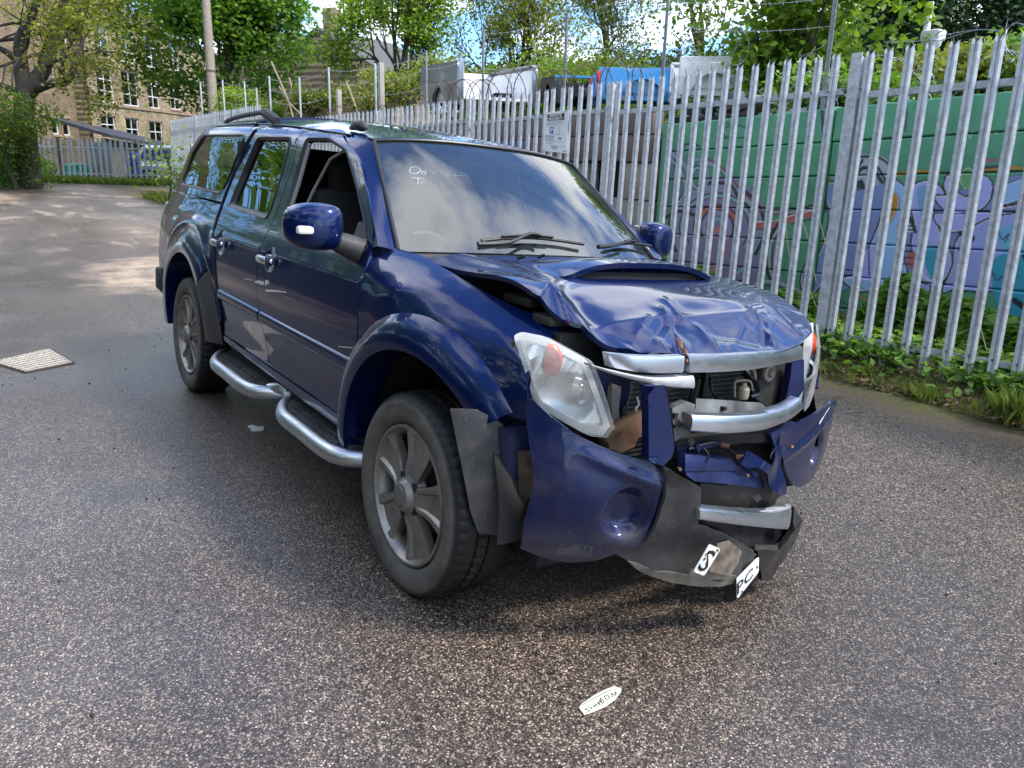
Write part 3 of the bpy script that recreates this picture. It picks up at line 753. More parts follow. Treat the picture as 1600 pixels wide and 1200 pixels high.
def HZ(x, y, dents=True):
    z = HC(x) - .035 * (min(1.1, abs(y) / .68)) ** 2.2
    z += .010 * math.exp(-((abs(y) - .52) / .05) ** 2) * max(0, min(1, (.45 - x) / .5))    # raised bonnet ridges
    if not dents: return z
    k = max(0, min(1, (x - .20) / .22))
    for a, b, p, am in wob: z += am * 1.3 * k * math.sin(a * x * 2.2 + p) * math.cos(b * y + p)
    for (x0, y0), (x1, y1), a, w_, cusp in creases:
        dx, dy = x1 - x0, y1 - y0; l2 = dx * dx + dy * dy; t_ = max(0, min(1, ((x - x0) * dx + (y - y0) * dy) / l2))
        d_ = math.hypot(x - x0 - t_ * dx, y - y0 - t_ * dy); tap = .55 + .45 * math.sin(PI * min(.5, t_ * .5 + .25))
        z += a * (math.exp(-(math.hypot(d_, .0035) - .0035) / w_) if cusp else math.exp(-(d_ / w_) ** 2)) * tap
    # the near corner is pulled up and folded
    z += .035 * math.exp(-(((x - .28) / .22) ** 2 + ((y + .66) / .12) ** 2))
    return z
hoodR = [(-.36, -.70), (-.20, -.695), (0, -.685), (.20, -.675), (.30, -.665), (.40, -.655), (.48, -.63), (.565, -.565)]
hoodF = [(.565, -.565), (.60, -.52), (.645, -.40), (.685, -.20), (.70, 0), (.69, .18), (.655, .37), (.62, .47), (.585, .55)]
hoodL = [(.585, .55), (.50, .635), (.36, .68), (.2, .69), (0, .70), (-.2, .705), (-.36, .71)]
hoodB = [(-.36 + .125 * (1 - (s_ / 8) ** 2), -.70 * s_ / 8) for s_ in range(-8, 9)]
hp = s2(hoodR, 4)[:-1] + s2(hoodF, 4)[:-1] + s2(hoodL, 4)[:-1] + hoodB[:-1]
scoop_hole = rnd([(-.02, -.33), (.215, -.30), (.235, 0), (.215, .30), (-.02, .33)], .03)
hood = panel('bonnet', hp, lambda x, y: Vector((x, y, HZ(x, y))), (0, 0, 1), M['paint'], truck, (scoop_hole,), .011, .016)
# scoop: raised cowl open to the front with two slats
def scz(x, y):
    k = max(0, 1 - (abs(y) / .40) ** 3.5); f_ = max(0, min(1, (x + .16) / .30)); f_ = f_ * f_ * (3 - 2 * f_)
    return HZ(x, y, False) + .054 * k * f_ + .001
sc_o = [(-.16, -.30), (-.16, .30), (-.06, .40), (.10, .41), (.19, .385), (.20, .28), (.205, 0), (.20, -.28), (.19, -.385), (.10, -.41), (-.06, -.40)]
sc_o = s2([sc_o[-1]] + sc_o, 3)
scoop = panel('bonnet_scoop', sc_o[:-1], lambda x, y: Vector((x, y, scz(x, y))), (0, 0, 1), M['paint'], truck, (), .03, .02)
mb = MB(); mb.box((.10, 0, 1.195), (.16, .66, .05)); mb.build('scoop_cavity', M['dark'], scoop)
mb = MB()
for dz in (.022,): mb.tube([(.165, y, HZ(.165, y, False) + dz) for y in np.linspace(-.33, .33, 12)], .004, 4, flat=2.4)
for y in (-.11, .11): mb.box((.15, y, 1.235), (.06, .004, .05))
mb.build('scoop_slat', M['paint'], scoop)
mb = MB()
for px, py in ((808, 404), (840, 402)): p = tZ(px, py, 1.235); mb.tube([p, p + Vector((.02, .02, .012))], .007, 6)
mb.build('washer_jet', M['black'], hood)
# chrome garnish on the bonnet lip, split in the middle
def cstrip(name, A, B, mat, thick=.03, parent=truck, bulge=.0035, n=3, segs=5):
    A = [Vector(a) for a in crom(A, segs)]; B = [Vector(b) for b in crom(B, segs)]; V = []; m_ = len(A); prof = [(0, -thick), (0, 0), (.15, bulge * .8), (.5, bulge), (.85, bulge * .8), (1, 0), (1, -thick)]
    for a, b in zip(A, B):
        for t_, o_ in prof: V.append(a.lerp(b, t_) + Vector((o_, 0, 0)))
    q = len(prof); F = [(i * q + j, i * q + j + 1, (i + 1) * q + j + 1, (i + 1) * q + j) for i in range(m_ - 1) for j in range(q - 1)]
    F += [tuple(range(q)), tuple((m_ - 1) * q + j for j in range(q))]
    return MB().add(V, F).build(name, mat, parent, ang=50)
def xs(px, py, x): return tX(px, py, x)
cstrip('bonnet_trim', [xs(951, 552, .655), xs(990, 556, .70), xs(1030, 557.5, .725), xs(1069, 556, .738)], [xs(955, 574, .655), xs(990, 580, .70), xs(1030, 583, .725), xs(1067, 582, .738)], M['chrome'])
cstrip('bonnet_trim', [xs(1075, 555, .738), xs(1130, 555, .73), xs(1190, 551, .70), xs(1253, 541, .64)], [xs(1078, 582, .738), xs(1130, 581, .73), xs(1190, 575, .70), xs(1254, 561, .64)], M['chrome'])
M['rust'] = simple('rusty_tear', (.20, .09, .045), .8, 0, .5, 60)
mb = MB()
for a, b in (((1056, 528), (1066, 546)), ((1066, 544), (1072, 554)), ((1070, 552), (1073, 566))): mb.tube([tX(*a, .70), tX((a[0]+b[0])/2+1.5, (a[1]+b[1])/2, .72), tX(*b, .745)], [.003, .008, .004], 5)
mb.build('rust_tear', M['rust'], hood)
# white backing strip, hanging below
M['backing'] = simple('bare_white_backing', (.55, .55, .56), .35, .2, .15, 20)
cstrip('broken_grille_strip', [xs(923, 569, .66), xs(960, 580, .69), xs(1020, 590, .72), xs(1083, 587, .735)], [xs(924, 573, .66), xs(968, 588, .69), xs(1030, 603, .72), xs(1084, 607, .735)], M['backing'], .03, truck, .006)
# ---- front fenders
arch = [(-.01 + .525 * math.cos(t_), .41 + .525 * math.sin(t_)) for t_ in np.linspace(math.radians(48), math.radians(171), 18)]
fen = [(.525, .795), (.505, .90), (.475, 1.00), (.452, 1.075)] + [(x, FZ(x) + .012) for x in (.36, .25, .1, -.05, -.2, -.32)] + [(-.40, 1.218), (-.50, 1.222)] + shift(A_s, g)[::-1] + arch[::-1]
def fsurf(x, z):
    r_ = math.hypot(x + .01, z - .41)
    b = .011 * math.exp(-((r_ - .72) / .04) ** 2) * max(0, min(1, (z - .70) / .2)) * max(0, min(1, (x + .42) / .2))
    return Vector((x, -FS(x, z) - b, z))
panel('front_wing', fen, fsurf, OUTR, M['paint'], truck, (), .03, .016)
panel('front_wing', fen, fsurf, OUTR, M['paint'], truck, (), .03, .016, mirror=True)
# inner wing top (seen through the buckled bonnet gap)
mb = MB(); 
inner_m = simple('inner_wing_paint', (.012, .014, .03), .6)
for s_ in (-1, 1): MB().prism([(-.38, s_ * .52, 1.12), (-.38, s_ * .67, 1.12), (.25, s_ * .665, 1.04), (.42, s_ * .62, .98), (.42, s_ * .50, .98)], (0, 0, -.10)).build('inner_wing', inner_m, truck)
mb = MB(); mb.box((.22, -.58, 1.125), (.16, .07, .03), bev=.006); mb.box((.40, -.60, 1.09), (.10, .08, .03), bev=.006); mb.build('wing_bracket', simple('grey_bracket', (.045, .042, .038), .6, .3), truck)
# wheel-arch flares
def flare(cx_, cz_, a0, a1, rin, rout, name, mat, mir, base, n=28, bulge=.045):
    V = []; F = []; prof = [(-.012, -.11), (-.002, -.012), (.012, bulge - .008), (.35, bulge), (.80, bulge * .55), (1.0, .002)]
    for i in range(n + 1):
        t_ = math.radians(a0 + (a1 - a0) * i / n); ro = rout(math.degrees(t_)); ri = rin
        for k_, off in prof:
            r_ = ri + (ro - ri) * k_; x, z = cx_ + r_ * math.cos(t_), cz_ + r_ * math.sin(t_)
            V.append((x, -(base(x, z) + off), z))
    q = len(prof)
    for i in range(n):
        for j in range(q - 1): F.append((i * q + j, i * q + j + 1, (i + 1) * q + j + 1, (i + 1) * q + j))
    F += [tuple(range(q)), tuple(n * q + j for j in range(q))]
    if mir: V = [(x, -y, z) for x, y, z in V]
    return MB().add(V, F).build(name, mat, truck, ang=40)
fb = lambda x, z: FS(x, min(z, 1.0)) if z < 1.03 else FS(x, 1.03)
for mir in (False, True):
    flare(-.01, .41, 40 if not mir else 15, 186, .495, lambda a: .625 - .02 * max(0, (a - 120) / 60), 'front_wheel_flare', M['paint'], mir, fb)
    flare(-3.05, .41, 42, 186, .50, lambda a: .655 + .05 * max(0, min(1, (70 - a) / 25)), 'rear_wheel_flare', M['paint'], mir, lambda x, z: WS(x, min(z, 1.03)))
    flare(-3.05, .41, 4, 41, .50, lambda a: .70 + .05 * max(0, min(1, (30 - a) / 20)), 'rear_mud_trim', M['plastic_grey'], mir, lambda x, z: WS(x, z))
    # liners
for cx_ in (0, -3.05):
    for s_ in (-1, 1):
        mb = MB(); mb.lathe([(.50, s_ * .80), (.50, s_ * .52)], 'y', (cx_ - .01, 0, .42), 24, math.radians(-5), math.radians(185))
        if cx_ == 0: mb.add([(cx_ + .52 * math.cos(t_), s_ * .53, .42 + .52 * math.sin(t_)) for t_ in np.linspace(0, PI, 12)], [tuple(range(12))])
        else: mb.add([(cx_ + .52 * math.cos(t_), s_ * .50, .42 + .52 * math.sin(t_)) for t_ in np.linspace(0, PI, 12)], [tuple(range(12))])
        mb.build('wheel_housing', M['liner'] if False else simple('dark_liner', (.022, .021, .020), .8), truck)
# mud clods in the front arch
# ---- bed side with canopy above
bedgap = .012
bfr = shift(C_s, -bedgap)
barch = [(-3.05 + .53 * math.cos(t_), .41 + .53 * math.sin(t_)) for t_ in np.linspace(math.radians(20), math.radians(165), 18)]
bed = [p for p in bfr if p[1] < 1.245 and p[1] > .60] + [(-2.60, 1.25), (-4.08, 1.262), (-4.10, 1.1), (-4.08, .9), (-4.02, .70), (-3.62, .62)] + barch[::-1]
def bsurf(x, z):
    w_ = WS(x, z) - (.06 * max(0, (-x - 4.0) / .1) ** 2)
    w_ -= .005 * math.exp(-((z - 1.16) / .02) ** 2)
    r_ = math.hypot(x + 3.05, z - .41); w_ += .018 * math.exp(-((r_ - .70) / .05) ** 2) * max(0, min(1, (z - .75) / .2))
    return Vector((x, -w_, z))
both('bed_side', bed, bsurf, M['paint_dirty'], d=.035, thick=.02)
can = [(-2.605, 1.262)] + [p for p in shift(C_s, -bedgap) if p[1] > 1.27] + [(-2.50, 1.715)] + [(x, ZE(x) - .004) for x in (-2.7, -3.0, -3.3, -3.52)] + [(-3.66, 1.66), (-3.84, 1.565), (-3.95, 1.42), (-4.05, 1.272)]
both('canopy_side', can, lambda x, z: Vector((x, -WS(x, z) + .002, z)), M['paint'], holes=(cwin,), d=.035, thick=.02)
inn = [(x + (-3.17 - x) * .03, z + (1.49 - z) * .10) for x, z in cwin]
for mir in (False, True):
    s_ = 1 if mir else -1
    V = []; n_ = len(cwin); prof = ((0, .001), (.3, .006), (1.0, -.008)); m_ = 3
    for (a, b), (c, d_) in zip(cwin, inn):
        for t_, off in prof: x, z = a + (c - a) * t_, b + (d_ - b) * t_; V.append((x, s_ * (WS(x, z) + off), z))
    MB().add(V, [(i * m_ + q, i * m_ + q + 1, ((i + 1) % n_) * m_ + q + 1, ((i + 1) % n_) * m_ + q) for i in range(n_) for q in range(m_ - 1)]).build('canopy_window_seal', M['trim'], truck)
    panel('canopy_window', inn, lambda x, z: Vector((x, -WS(x, z) + .004 + .006 * math.sin(x * 7 + z * 5), z)), OUTR, M['privacy'], truck, (), .05, 0, mirror=mir)
    MB().tube([Vector((x, s_ * (WS(x, z) + .003), z)) for x, z in shift(C_s, -.006) if z > .6], .007, 5).build('cab_gap', M['dark'], truck)
cr = [(-2.575, .583), (-3.2, .583), (-3.52, .57), (-3.66, .54), (-3.68, 0), (-3.66, -.54), (-3.52, -.57), (-3.2, -.583), (-2.575, -.583)]
panel('canopy_roof', cr, lambda x, y: Vector((x, y, RZ(x, y) + .012)), (0, 0, 1), M['paint'], truck, (), .07, .03)
for s_ in (-1, 1):
    loft('canopy_gutter', [(x, s_ * .583, RZ(x, .583) + .008) for x in np.linspace(-2.56, -3.56, 12)], [(x, s_ * (WS(x, ZE(x) - .006)), ZE(x) - .006) for x in np.linspace(-2.56, -3.56, 12)], M['paint'], truck, 3, .008, (0, s_, 1))
mb = MB(); mb.box((-3.86, 0, 1.46), (.03, 1.25, .34), Matrix.Rotation(math.radians(-32), 3, 'Y')); mb.build('canopy_rear_window', M['black'], truck)
mb = MB(); mb.box((-4.06, 0, .95), (.06, 1.46, .56), bev=.02); mb.build('tailgate', M['paint'], truck)
for s_ in (-1, 1):
    MB().box((-4.09, s_ * .72, 1.02), (.05, .10, .32), bev=.015).build('tail_lamp', simple('tail_lamp_plastic', (.42, .40, .40), .2, .2), truck)
mb = MB(); mb.box((-4.16, 0, .56), (.12, 1.60, .16), bev=.03); mb.build('rear_bumper', M['plastic_grey'], truck)
mb = MB(); mb.box((-3.69, -.90, .66), (.11, .045, .16), bev=.02); mb.build('rear_mud_flap', M['plastic_grey'], truck)
# roof rail on the canopy, aerial base
for s_ in (-1, 1):
    P = crom([(-3.30, s_ * .57, 1.735), (-3.17, s_ * .585, 1.762), (-2.9, s_ * .59, 1.782), (-2.55, s_ * .59, 1.795), (-2.42, s_ * .59, 1.792), (-2.25, s_ * .585, 1.745)], 4)
    mb = MB(); mb.tube(P, [.010] * 3 + [.012] * (len(P) - 9) + [.020, .024, .026, .026, .026, .02], 8, flat=1.2); mb.build('roof_rail', M['plastic'], truck)
mb = MB(); p = tY(562, 200, -.52); mb.tube([p + Vector((-.10, 0, 0)), p + Vector((-.03, 0, .012)), p + Vector((.03, 0, .008)), p + Vector((.07, 0, -.004))], [.010, .024, .026, .008], 10); mb.build('roof_bar_mount', M['plastic'], truck)
# ---- door mirrors
def mirror(s_, mir):
    A = MB(); secs = []
    for t_, hx0, hx1, z0, z1 in ((0, .06, .08, 1.24, 1.33), (.10, -.01, .13, 1.205, 1.37), (.3, -.03, .16, 1.19, 1.378), (.6, -.03, .155, 1.19, 1.375), (.85, -.015, .13, 1.20, 1.36), (1.0, .03, .08, 1.235, 1.325)):
        ring = []
        for k in range(16):
            a = 2 * PI * k / 16; ca_, sa_ = math.cos(a), math.sin(a); e_ = .62
            ex = math.copysign(abs(ca_) ** e_, ca_); ez = math.copysign(abs(sa_) ** e_, sa_)
            ring.append((-.68 + (hx0 + hx1) / 2 + ex * (hx1 - hx0) / 2 + t_ * -.035, s_ * (.885 + t_ * .225), (z0 + z1) / 2 + ez * (z1 - z0) / 2 - .004))
        secs.append(ring)
    V = [p for r_ in secs for p in r_]; F = [(i * 16 + k, i * 16 + (k + 1) % 16, (i + 1) * 16 + (k + 1) % 16, (i + 1) * 16 + k) for i in range(5) for k in range(16)] + [tuple(range(16)), tuple(80 + k for k in range(16))]
    o = A.add(V, F).build('mirror_housing', M['paint'], truck, ang=60)
    sub = o.modifiers.new('s', 'SUBSURF'); sub.levels = 2; sub.render_levels = 2
    MB().tube([(-.60, s_ * .80, 1.19), (-.62, s_ * .84, 1.205), (-.63, s_ * .90, 1.225), (-.645, s_ * .97, 1.235)], [.052, .050, .040, .030], 12).build('mirror_arm', M['plastic'], o)
    # indicator strip on the front outer face
    if s_ < 0: C_ = MB(); C_.box((-.566, -1.032, 1.268), (.026, .125, .032), Matrix.Rotation(.22, 3, 'Z'), bev=.010); C_.build('mirror_indicator', M['amber2'], o)
    MB().box((-.722, s_ * .995, 1.283), (.006, .15, .12), bev=.002).build('mirror_glass', M['handle'], o)
    return o
mr = mirror(-1, False); mr2 = mirror(1, True); mr2.location = (0, -.125, .02)
for s_ in (-1, 1):  # sail plate
    panel('mirror_base', [(-.60, 1.155), (-.575, 1.215), (-.70, 1.305), (-.735, 1.30), (-.72, 1.165)], lambda x, z: Vector((x, -WS(x, z) - .004, z)), OUTR, M['plastic'], truck, (), .04, .02, mirror=s_ > 0)
# ---- lettering helper: flat print mapped onto a quad (p00 bottom-left, p10 bottom-right, p11 top-right, p01 top-left)
def text_mesh(txt, res=2, bold=0.0):
    cu = bpy.data.curves.new('t', 'FONT'); cu.body = txt; cu.resolution_u = res; cu.offset = bold
    ob = bpy.data.objects.new('t', cu); COL.objects.link(ob); bpy.context.view_layer.update()
    me = ob.to_mesh(); V = [Vector(v.co) for v in me.vertices]; F = [tuple(p.vertices) for p in me.polygons]; ob.to_mesh_clear()
    bpy.data.objects.remove(ob); bpy.data.curves.remove(cu)
    x0 = min(v.x for v in V); x1 = max(v.x for v in V); y0 = min(v.y for v in V); y1 = max(v.y for v in V)
    return [((v.x - x0) / (x1 - x0), (v.y - y0) / (y1 - y0)) for v in V], F
def qmap(Q, u, v): a, b, c, d = Q; return a.lerp(b, u).lerp(d.lerp(c, u), v)
def text_quad(name, txt, Q, mat, parent, box=(0, 0, 1, 1), lift=.001, bold=0.0):
    Q = [Vector(q) for q in Q]; n = (Q[1] - Q[0]).cross(Q[3] - Q[0]).normalized()
    uv, F = text_mesh(txt, bold=bold); x0, y0, x1, y1 = box
    return mesh(name, [qmap(Q, x0 + (x1 - x0) * u, y0 + (y1 - y0) * v) + n * lift for u, v in uv], F, mat, parent, False)
M['letters'] = simple('raised_tyre_rubber', (.10, .092, .082), .6, 0, .3, 30)
# ---- wheels
def wheel(loc, front, s_):
    wl = empty('wheel', loc); wl.parent = truck
    R0 = .377; T = .125
    # tyre: outer face toward -y
    seg = 108; prof = []
    base = [(.262, -.095), (.272, -.112), (.300, -.124), (.330, -.126), (.352, -.119), (.366, -.108), (.374, -.094)]
    tread = [(.377, -.078), (.378, -.050), (.370, -.047), (.370, -.038), (.379, -.035), (.380, -.004), (.371, -.001), (.371, .009), (.380, .012)]
    prof = base + tread + [(a, -b) for a, b in base[::-1]]
    V = []; F = []; m_ = len(prof)
    for k in range(seg * 2):
        t_ = 2 * PI * k / (seg * 2); notch = (k % 4 == 0)
        for r_, y in prof:
            rr = r_ - (.006 if notch and .362 < r_ and abs(y) > .050 else 0) - (.007 if (k % 4 == 2) and r_ > .375 and abs(y) < .036 else 0)
            V.append((rr * math.cos(t_), y, rr * math.sin(t_)))
    n2 = seg * 2
    F = [(k * m_ + i, k * m_ + i + 1, ((k + 1) % n2) * m_ + i + 1, ((k + 1) % n2) * m_ + i) for k in range(n2) for i in range(m_ - 1)]
    MB().add(V, F).build('tyre', M['tyre'], wl, ang=40)
    uvt, Ft = text_mesh('DUELER'); tv = [(math.radians(118 - 44 * u) , .322 + .022 * v) for u, v in uvt]
    mesh('tyre_lettering', [(r_ * math.cos(a), -.1285, r_ * math.sin(a)) for a, r_ in tv], Ft, M['letters'], wl, False)
    # rim barrel and lip
    b = MB(); b.lathe([(.262, -.100), (.258, -.112), (.250, -.112), (.243, -.100), (.232, -.085), (.225, -.03), (.222, .09)], 'y', (0, 0, 0), 72); b.build('rim', M['rim'], wl, ang=50)
    b = MB(); b.lathe([(.2235, -.028), (.2205, .088)], 'y', (0, 0, 0), 48); b.build('rim_barrel', M['barrel'], wl)
    # five split spokes
    for k in range(5):
        a = 2 * PI * k / 5 + (math.radians(78) if front else math.radians(100)); rot = Matrix.Rotation(-a, 3, 'Y')
        sp = MB()
        # cross-sections along the radius: (r, half width, y front, recess depth)
        secs = [(.045, .052, -.112, .0), (.085, .046, -.106, .0), (.12, .055, -.098, .003), (.16, .069, -.096, .006), (.20, .085, -.098, .008), (.236, .097, -.103, .009)]
        V = []
        for r_, hw, y, dp in secs:
            for w_, yy in ((-1, y + .034), (-1, y + .004), (-.88, y), (-.62, y), (-.50, y + dp + .004), (.50, y + dp + .004), (.62, y), (.88, y), (1, y + .004), (1, y + .034)):
                V.append(rot @ Vector((r_, yy, w_ * hw)))
        q = 10; F = [(i * q + j, i * q + (j + 1) % q, (i + 1) * q + (j + 1) % q, (i + 1) * q + j) for i in range(5) for j in range(q)] + [tuple(range(q)), tuple(5 * q + j for j in range(q))]
        sp.add(V, F); 
        sp.build('spoke', M['rim'], wl, ang=28)
    hb = MB(); hb.lathe([(.095, -.070), (.088, -.098), (.062, -.112), (.050, -.132), (.040, -.136)], 'y', (0, 0, 0), 40); hb.build('hub', M['rim'], wl, ang=30)
    hc = MB(); hc.lathe([(.0, -.137), (.036, -.137), (.041, -.132)], 'y', (0, 0, 0), 32); hc.build('hub_cap', simple('grey_hub_cap', (.16, .17, .18), .35, .4, .2, 30), wl, ang=30)
    ln = MB()
    for k in range(5):
        a = 2 * PI * (k + .5) / 5 + (math.radians(78) if front else math.radians(100)); c = Vector((.074 * math.cos(a), -.1045, .074 * math.sin(a)))
        ln.tube([c, c + Vector((0, -.006, 0))], .017, 8)
    ln.build('lug_recess', M['dark'], wl)
    dk = MB(); dk.lathe([(.03, -.01), (.155, -.01), (.155, .012), (.03, .012)], 'y', (0, 0, 0), 32); dk.build('brake_disc', simple('rusty_disc', (.10, .075, .055), .55, .5, .4, 12), wl)
    bk_ = MB(); bk_.lathe([(.0, .03), (.222, .035)], 'y', (0, 0, 0), 24); bk_.build('back_plate', M['dark'], wl)
    if s_ > 0: wl.rotation_euler = (0, 0, PI)
    return wl
for x in (0, -3.05):
    wheel((x, -.76, .377), x == 0, -1)
    wheel((x, .76, .377 + .131), x == 0, 1)      # near-side springs sit compressed on the cambered yard
# splash liner hanging in front of the near wheel
def slab(name, pts, mat, th=(.02, 0, 0), parent=truck, sub=.06, wobble=.006, seed=1, smooth=True, cut=True):
    "crumpled sheet through 3D points: CDT in the best plane, with thickness"
    P = [Vector(p) for p in pts]; c = sum(P, Vector()) / len(P)
    A = np.array([tuple(p - c) for p in P]); _, _, vt = np.linalg.svd(A); e1, e2, e3 = (Vector(v) for v in vt)
    flat = [((p - c).dot(e1), (p - c).dot(e2)) for p in P]; hts = [(p - c).dot(e3) for p in P]
    uv, F, lps = cdt(flat, [], sub); r_ = random.Random(seed); ph = [r_.uniform(0, 6) for _ in range(4)]
    V = []
    for u, v in uv:
        ws = 0; h = 0
        for (a, b), hh in zip(flat, hts):
            w_ = 1 / ((u - a) ** 2 + (v - b) ** 2 + 1e-6) ** 1.3; ws += w_; h += w_ * hh
        h = h / ws + wobble * math.sin(u * 31 + ph[0] + v * 9) * math.sin(v * 27 + ph[1])
        V.append(c + e1 * u + e2 * v + e3 * h)
    n = len(V); th = Vector(th)
    V2 = [v - th for v in V]; F2 = list(F) + [tuple(n + i for i in f[::-1]) for f in F]
    lp = lps[0]; F2 += [(lp[i], lp[(i + 1) % len(lp)], n + lp[(i + 1) % len(lp)], n + lp[i]) for i in range(len(lp))]
    return MB().add(V + V2, F2).build(name, mat, parent, smooth, ang=40)
slab('wheel_arch_liner', [tX(719, 638, .40), tX(745, 640, .40), tX(775, 655, .42), tX(795, 672, .44), tX(796, 745, .44), tX(818, 768, .45), tX(816, 833, .44), tX(790, 836, .43), tX(762, 832, .41), tX(750, 800, .40), tX(735, 720, .39)], M['liner'], (.01, .03, 0), wobble=.004)
slab('bumper_mount', [tX(794, 668, .46), tX(830, 664, .47), tX(835, 700, .48), tX(828, 765, .47), tX(800, 768, .46)], simple('navy_inner', (.012, .018, .06), .4, .3), (.02, .02, 0), wobble=.003)
slab('bumper_bracket', [tX(820, 705, .49), tX(834, 705, .50), tX(834, 760, .50), tX(830, 835, .49), tX(819, 837, .48), tX(822, 770, .49)], simple('rusty_bracket', (.055, .045, .038), .5, .5, .5, 30), (.012, .02, 0), wobble=.002)
# ---- side steps
for s_ in (-1, 1):
    for (x0, x1) in ((-.42, -1.34), (-1.50, -2.44)):
        P = crom([(x0 + .03, s_ * .70, .375), (x0 - .0, s_ * .82, .372), (x0 - .07, s_ * .905, .37), (x0 - .2, s_ * .93, .37), ((x0 + x1) / 2, s_ * .93, .372), (x1 + .28, s_ * .93, .375), (x1 + .14, s_ * .885, .378), (x1 + .02, s_ * .80, .382), (x1 - .02, s_ * .70, .385)], 5)
        st = MB(); st.tube(P, .038, 14); so = st.build('side_step', M['steel'], truck)
        q = MB(); z_ = .395
        poly = [(x0 - .04, s_ * .74, z_), (x0 - .06, s_ * .86, z_), (x0 - .16, s_ * .905, z_), (x1 + .22, s_ * .905, z_), (x1 + .06, s_ * .83, z_), (x1 + .02, s_ * .74, z_)]
        q.prism(poly, (0, 0, .014))
        for i in range(int((x0 - x1 - .3) / .03)):
            for j in range(5):
                x = x0 - .13 - i * .03; y = s_ * (.76 + j * .03); q.box((x, y, z_ + .016), (.018, .007, .005), Matrix.Rotation(.7 if (i + j) % 2 else -.7, 3, 'Z'))
        q.build('step_tread', M['plastic_grey'], so)
    mb = MB(); mb.tube([(-1.30, s_ * .82, .40), (-1.36, s_ * .80, .41), (-1.46, s_ * .80, .41), (-1.53, s_ * .84, .385)], .035, 12); mb.build('step_joint', M['steel'], truck)
M['ink'] = NT('black_print').set(base=(.012, .012, .014), rough=.5).m
M['plate'] = simple('white_plate', (.78, .78, .74), .3, 0, .08, 30, coat=.4)
M['grime'] = simple('grimy_black', (.022, .020, .018), .65, .1, .5, 14)
# ---- headlamps
lampo = [(-.772, 1.050), (-.750, 1.063), (-.690, 1.055), (-.582, .995), (-.535, .88), (-.487, .762), (-.505, .752), (-.572, .758), (-.640, .795), (-.712, .840), (-.742, .93)]
lampo = rnd(lampo, .010, 3)
for s_ in (-1, 1):
    O = [(s_ * -y, z) for y, z in lampo] if s_ > 0 else lampo
    cy = sum(p[0] for p in O) / len(O); cz = sum(p[1] for p in O) / len(O)
    hl = empty('headlamp', (0, 0, 0)); hl.parent = truck
    XL = lambda y, z: XF(y, .0) - .25 * max(0, z - .98) + .018 - .9 * max(0, (z - .76)) * .05
    panel('lamp_lens', O, lambda y, z: Vector((XL(y, z) + .012 * (1 - min(1, ((y - cy) / .16) ** 2 + ((z - cz) / .17) ** 2)), y, z)), (1, 0, 0), M['lens'], hl, (), .03, .006, back=False)
    I_ = [(cy + (y - cy) * .93, cz + (z - cz) * .93) for y, z in O]
    I2 = [(cy + (y - cy) * .80, cz + (z - cz) * .80) for y, z in O]
    def refl(y, z):
        d = -.045 - .035 * max(0, 1 - ((y - cy) / .10) ** 2 - ((z - cz + .04) / .09) ** 2)
        d += .002 * math.sin((y * s_ * 1.0 + z * .5) * 150) * (1 if z > cz + .02 else 0)
        return Vector((XL(y, z) + d, y, z))
    panel('lamp_reflector', I_, refl, (1, 0, 0), M['reflector'], hl, (), .013, 0)
    panel('lamp_bezel', O, lambda y, z: Vector((XL(y, z) - .022, y, z)), (1, 0, 0), M['lampwhite'], hl, (I2,), .03, .03)
    def disc(y, z, prof, mat, nm, rot=0):
        b = MB(); b.lathe([(r_, h) for r_, h in prof], 'x', (0, 0, 0), 28); o = b.build(nm, mat, hl, ang=60)
        o.location = (XL(y, z) - .05, y, z); o.rotation_euler = (0, 0, math.atan(-.9 * y)); return o
    disc(s_ * .585, .895, [(.0, .030), (.020, .026), (.028, .012), (.030, 0)], NT('projector_glass').set(base=(.25, .27, .28), metal=.6, rough=.08, coat=1).m, 'projector_lens')
    disc(s_ * .585, .895, [(.031, 0), (.033, .022), (.046, .020), (.052, .0)], M['reflector'], 'projector_ring')
    tk = disc(s_ * .662, .982, [(.0, .036), (.022, .032), (.040, .014), (.048, -.01)], M['amber'], 'indicator_bulb'); tk.scale = (1, .8, 1.25)
    # dark box behind the lamp
    panel('lamp_case', [(cy + (y - cy) * .80, cz + (z - cz) * .80) for y, z in O], lambda y, z: Vector((XL(y, z) - .10, y, z)), (1, 0, 0), M['dark'], hl, (), .06, .05)
    MB().box((.36, s_ * .58, .88), (.14, .22, .20)).build('lamp_support', M['dark'], hl)
# ---- opening: radiator, fins, supports
mb = MB(); mb.box((.36, 0, .66), (.25, 1.25, .80)); mb.box((-.1, 0, .6), (1.0, 1.05, .5)); mb.build('engine_bay', M['dark'], truck)
rad = MB().box((.505, -.02, .80), (.03, .84, .40)).build('radiator', simple('radiator_core', (.030, .029, .028), .7, .2), truck)
mb = MB()
for i in range(22): mb.box((.525, -.02, .615 + i * .0175), (.012, .82, .004))
fo = mb.build('radiator_fins', simple('radiator_fin', (.16, .15, .135), .5, .5, .4, 40), rad, smooth=False); tag(fo, kind='stuff')
mb = MB()
for y in (-.44, .02, .40): MB().box((.54, y, .80), (.02, .022, .40)).build('radiator_support', M['grime'], truck)
mb.tube([tX(1040, 600, .57), tX(1025, 640, .56), tX(1010, 680, .56)], .012, 6); mb.build('radiator_support', M['grime'], truck); mb = MB(); mb.tube([tX(1090, 590, .58), tX(1082, 625, .57), tX(1070, 655, .57)], .014, 6)
mb.build('radiator_support', M['grime'], truck)
def sl(nm, P, mat, th=(.02, 0, 0), w_=.004, seed=1, sub=.05): return slab(nm, [tX(*p) for p in P], mat, th, truck, sub, w_, seed)
M['navy_dull'] = simple('dusty_navy_metal', (.018, .028, .10), .42, .35, .35, 9)
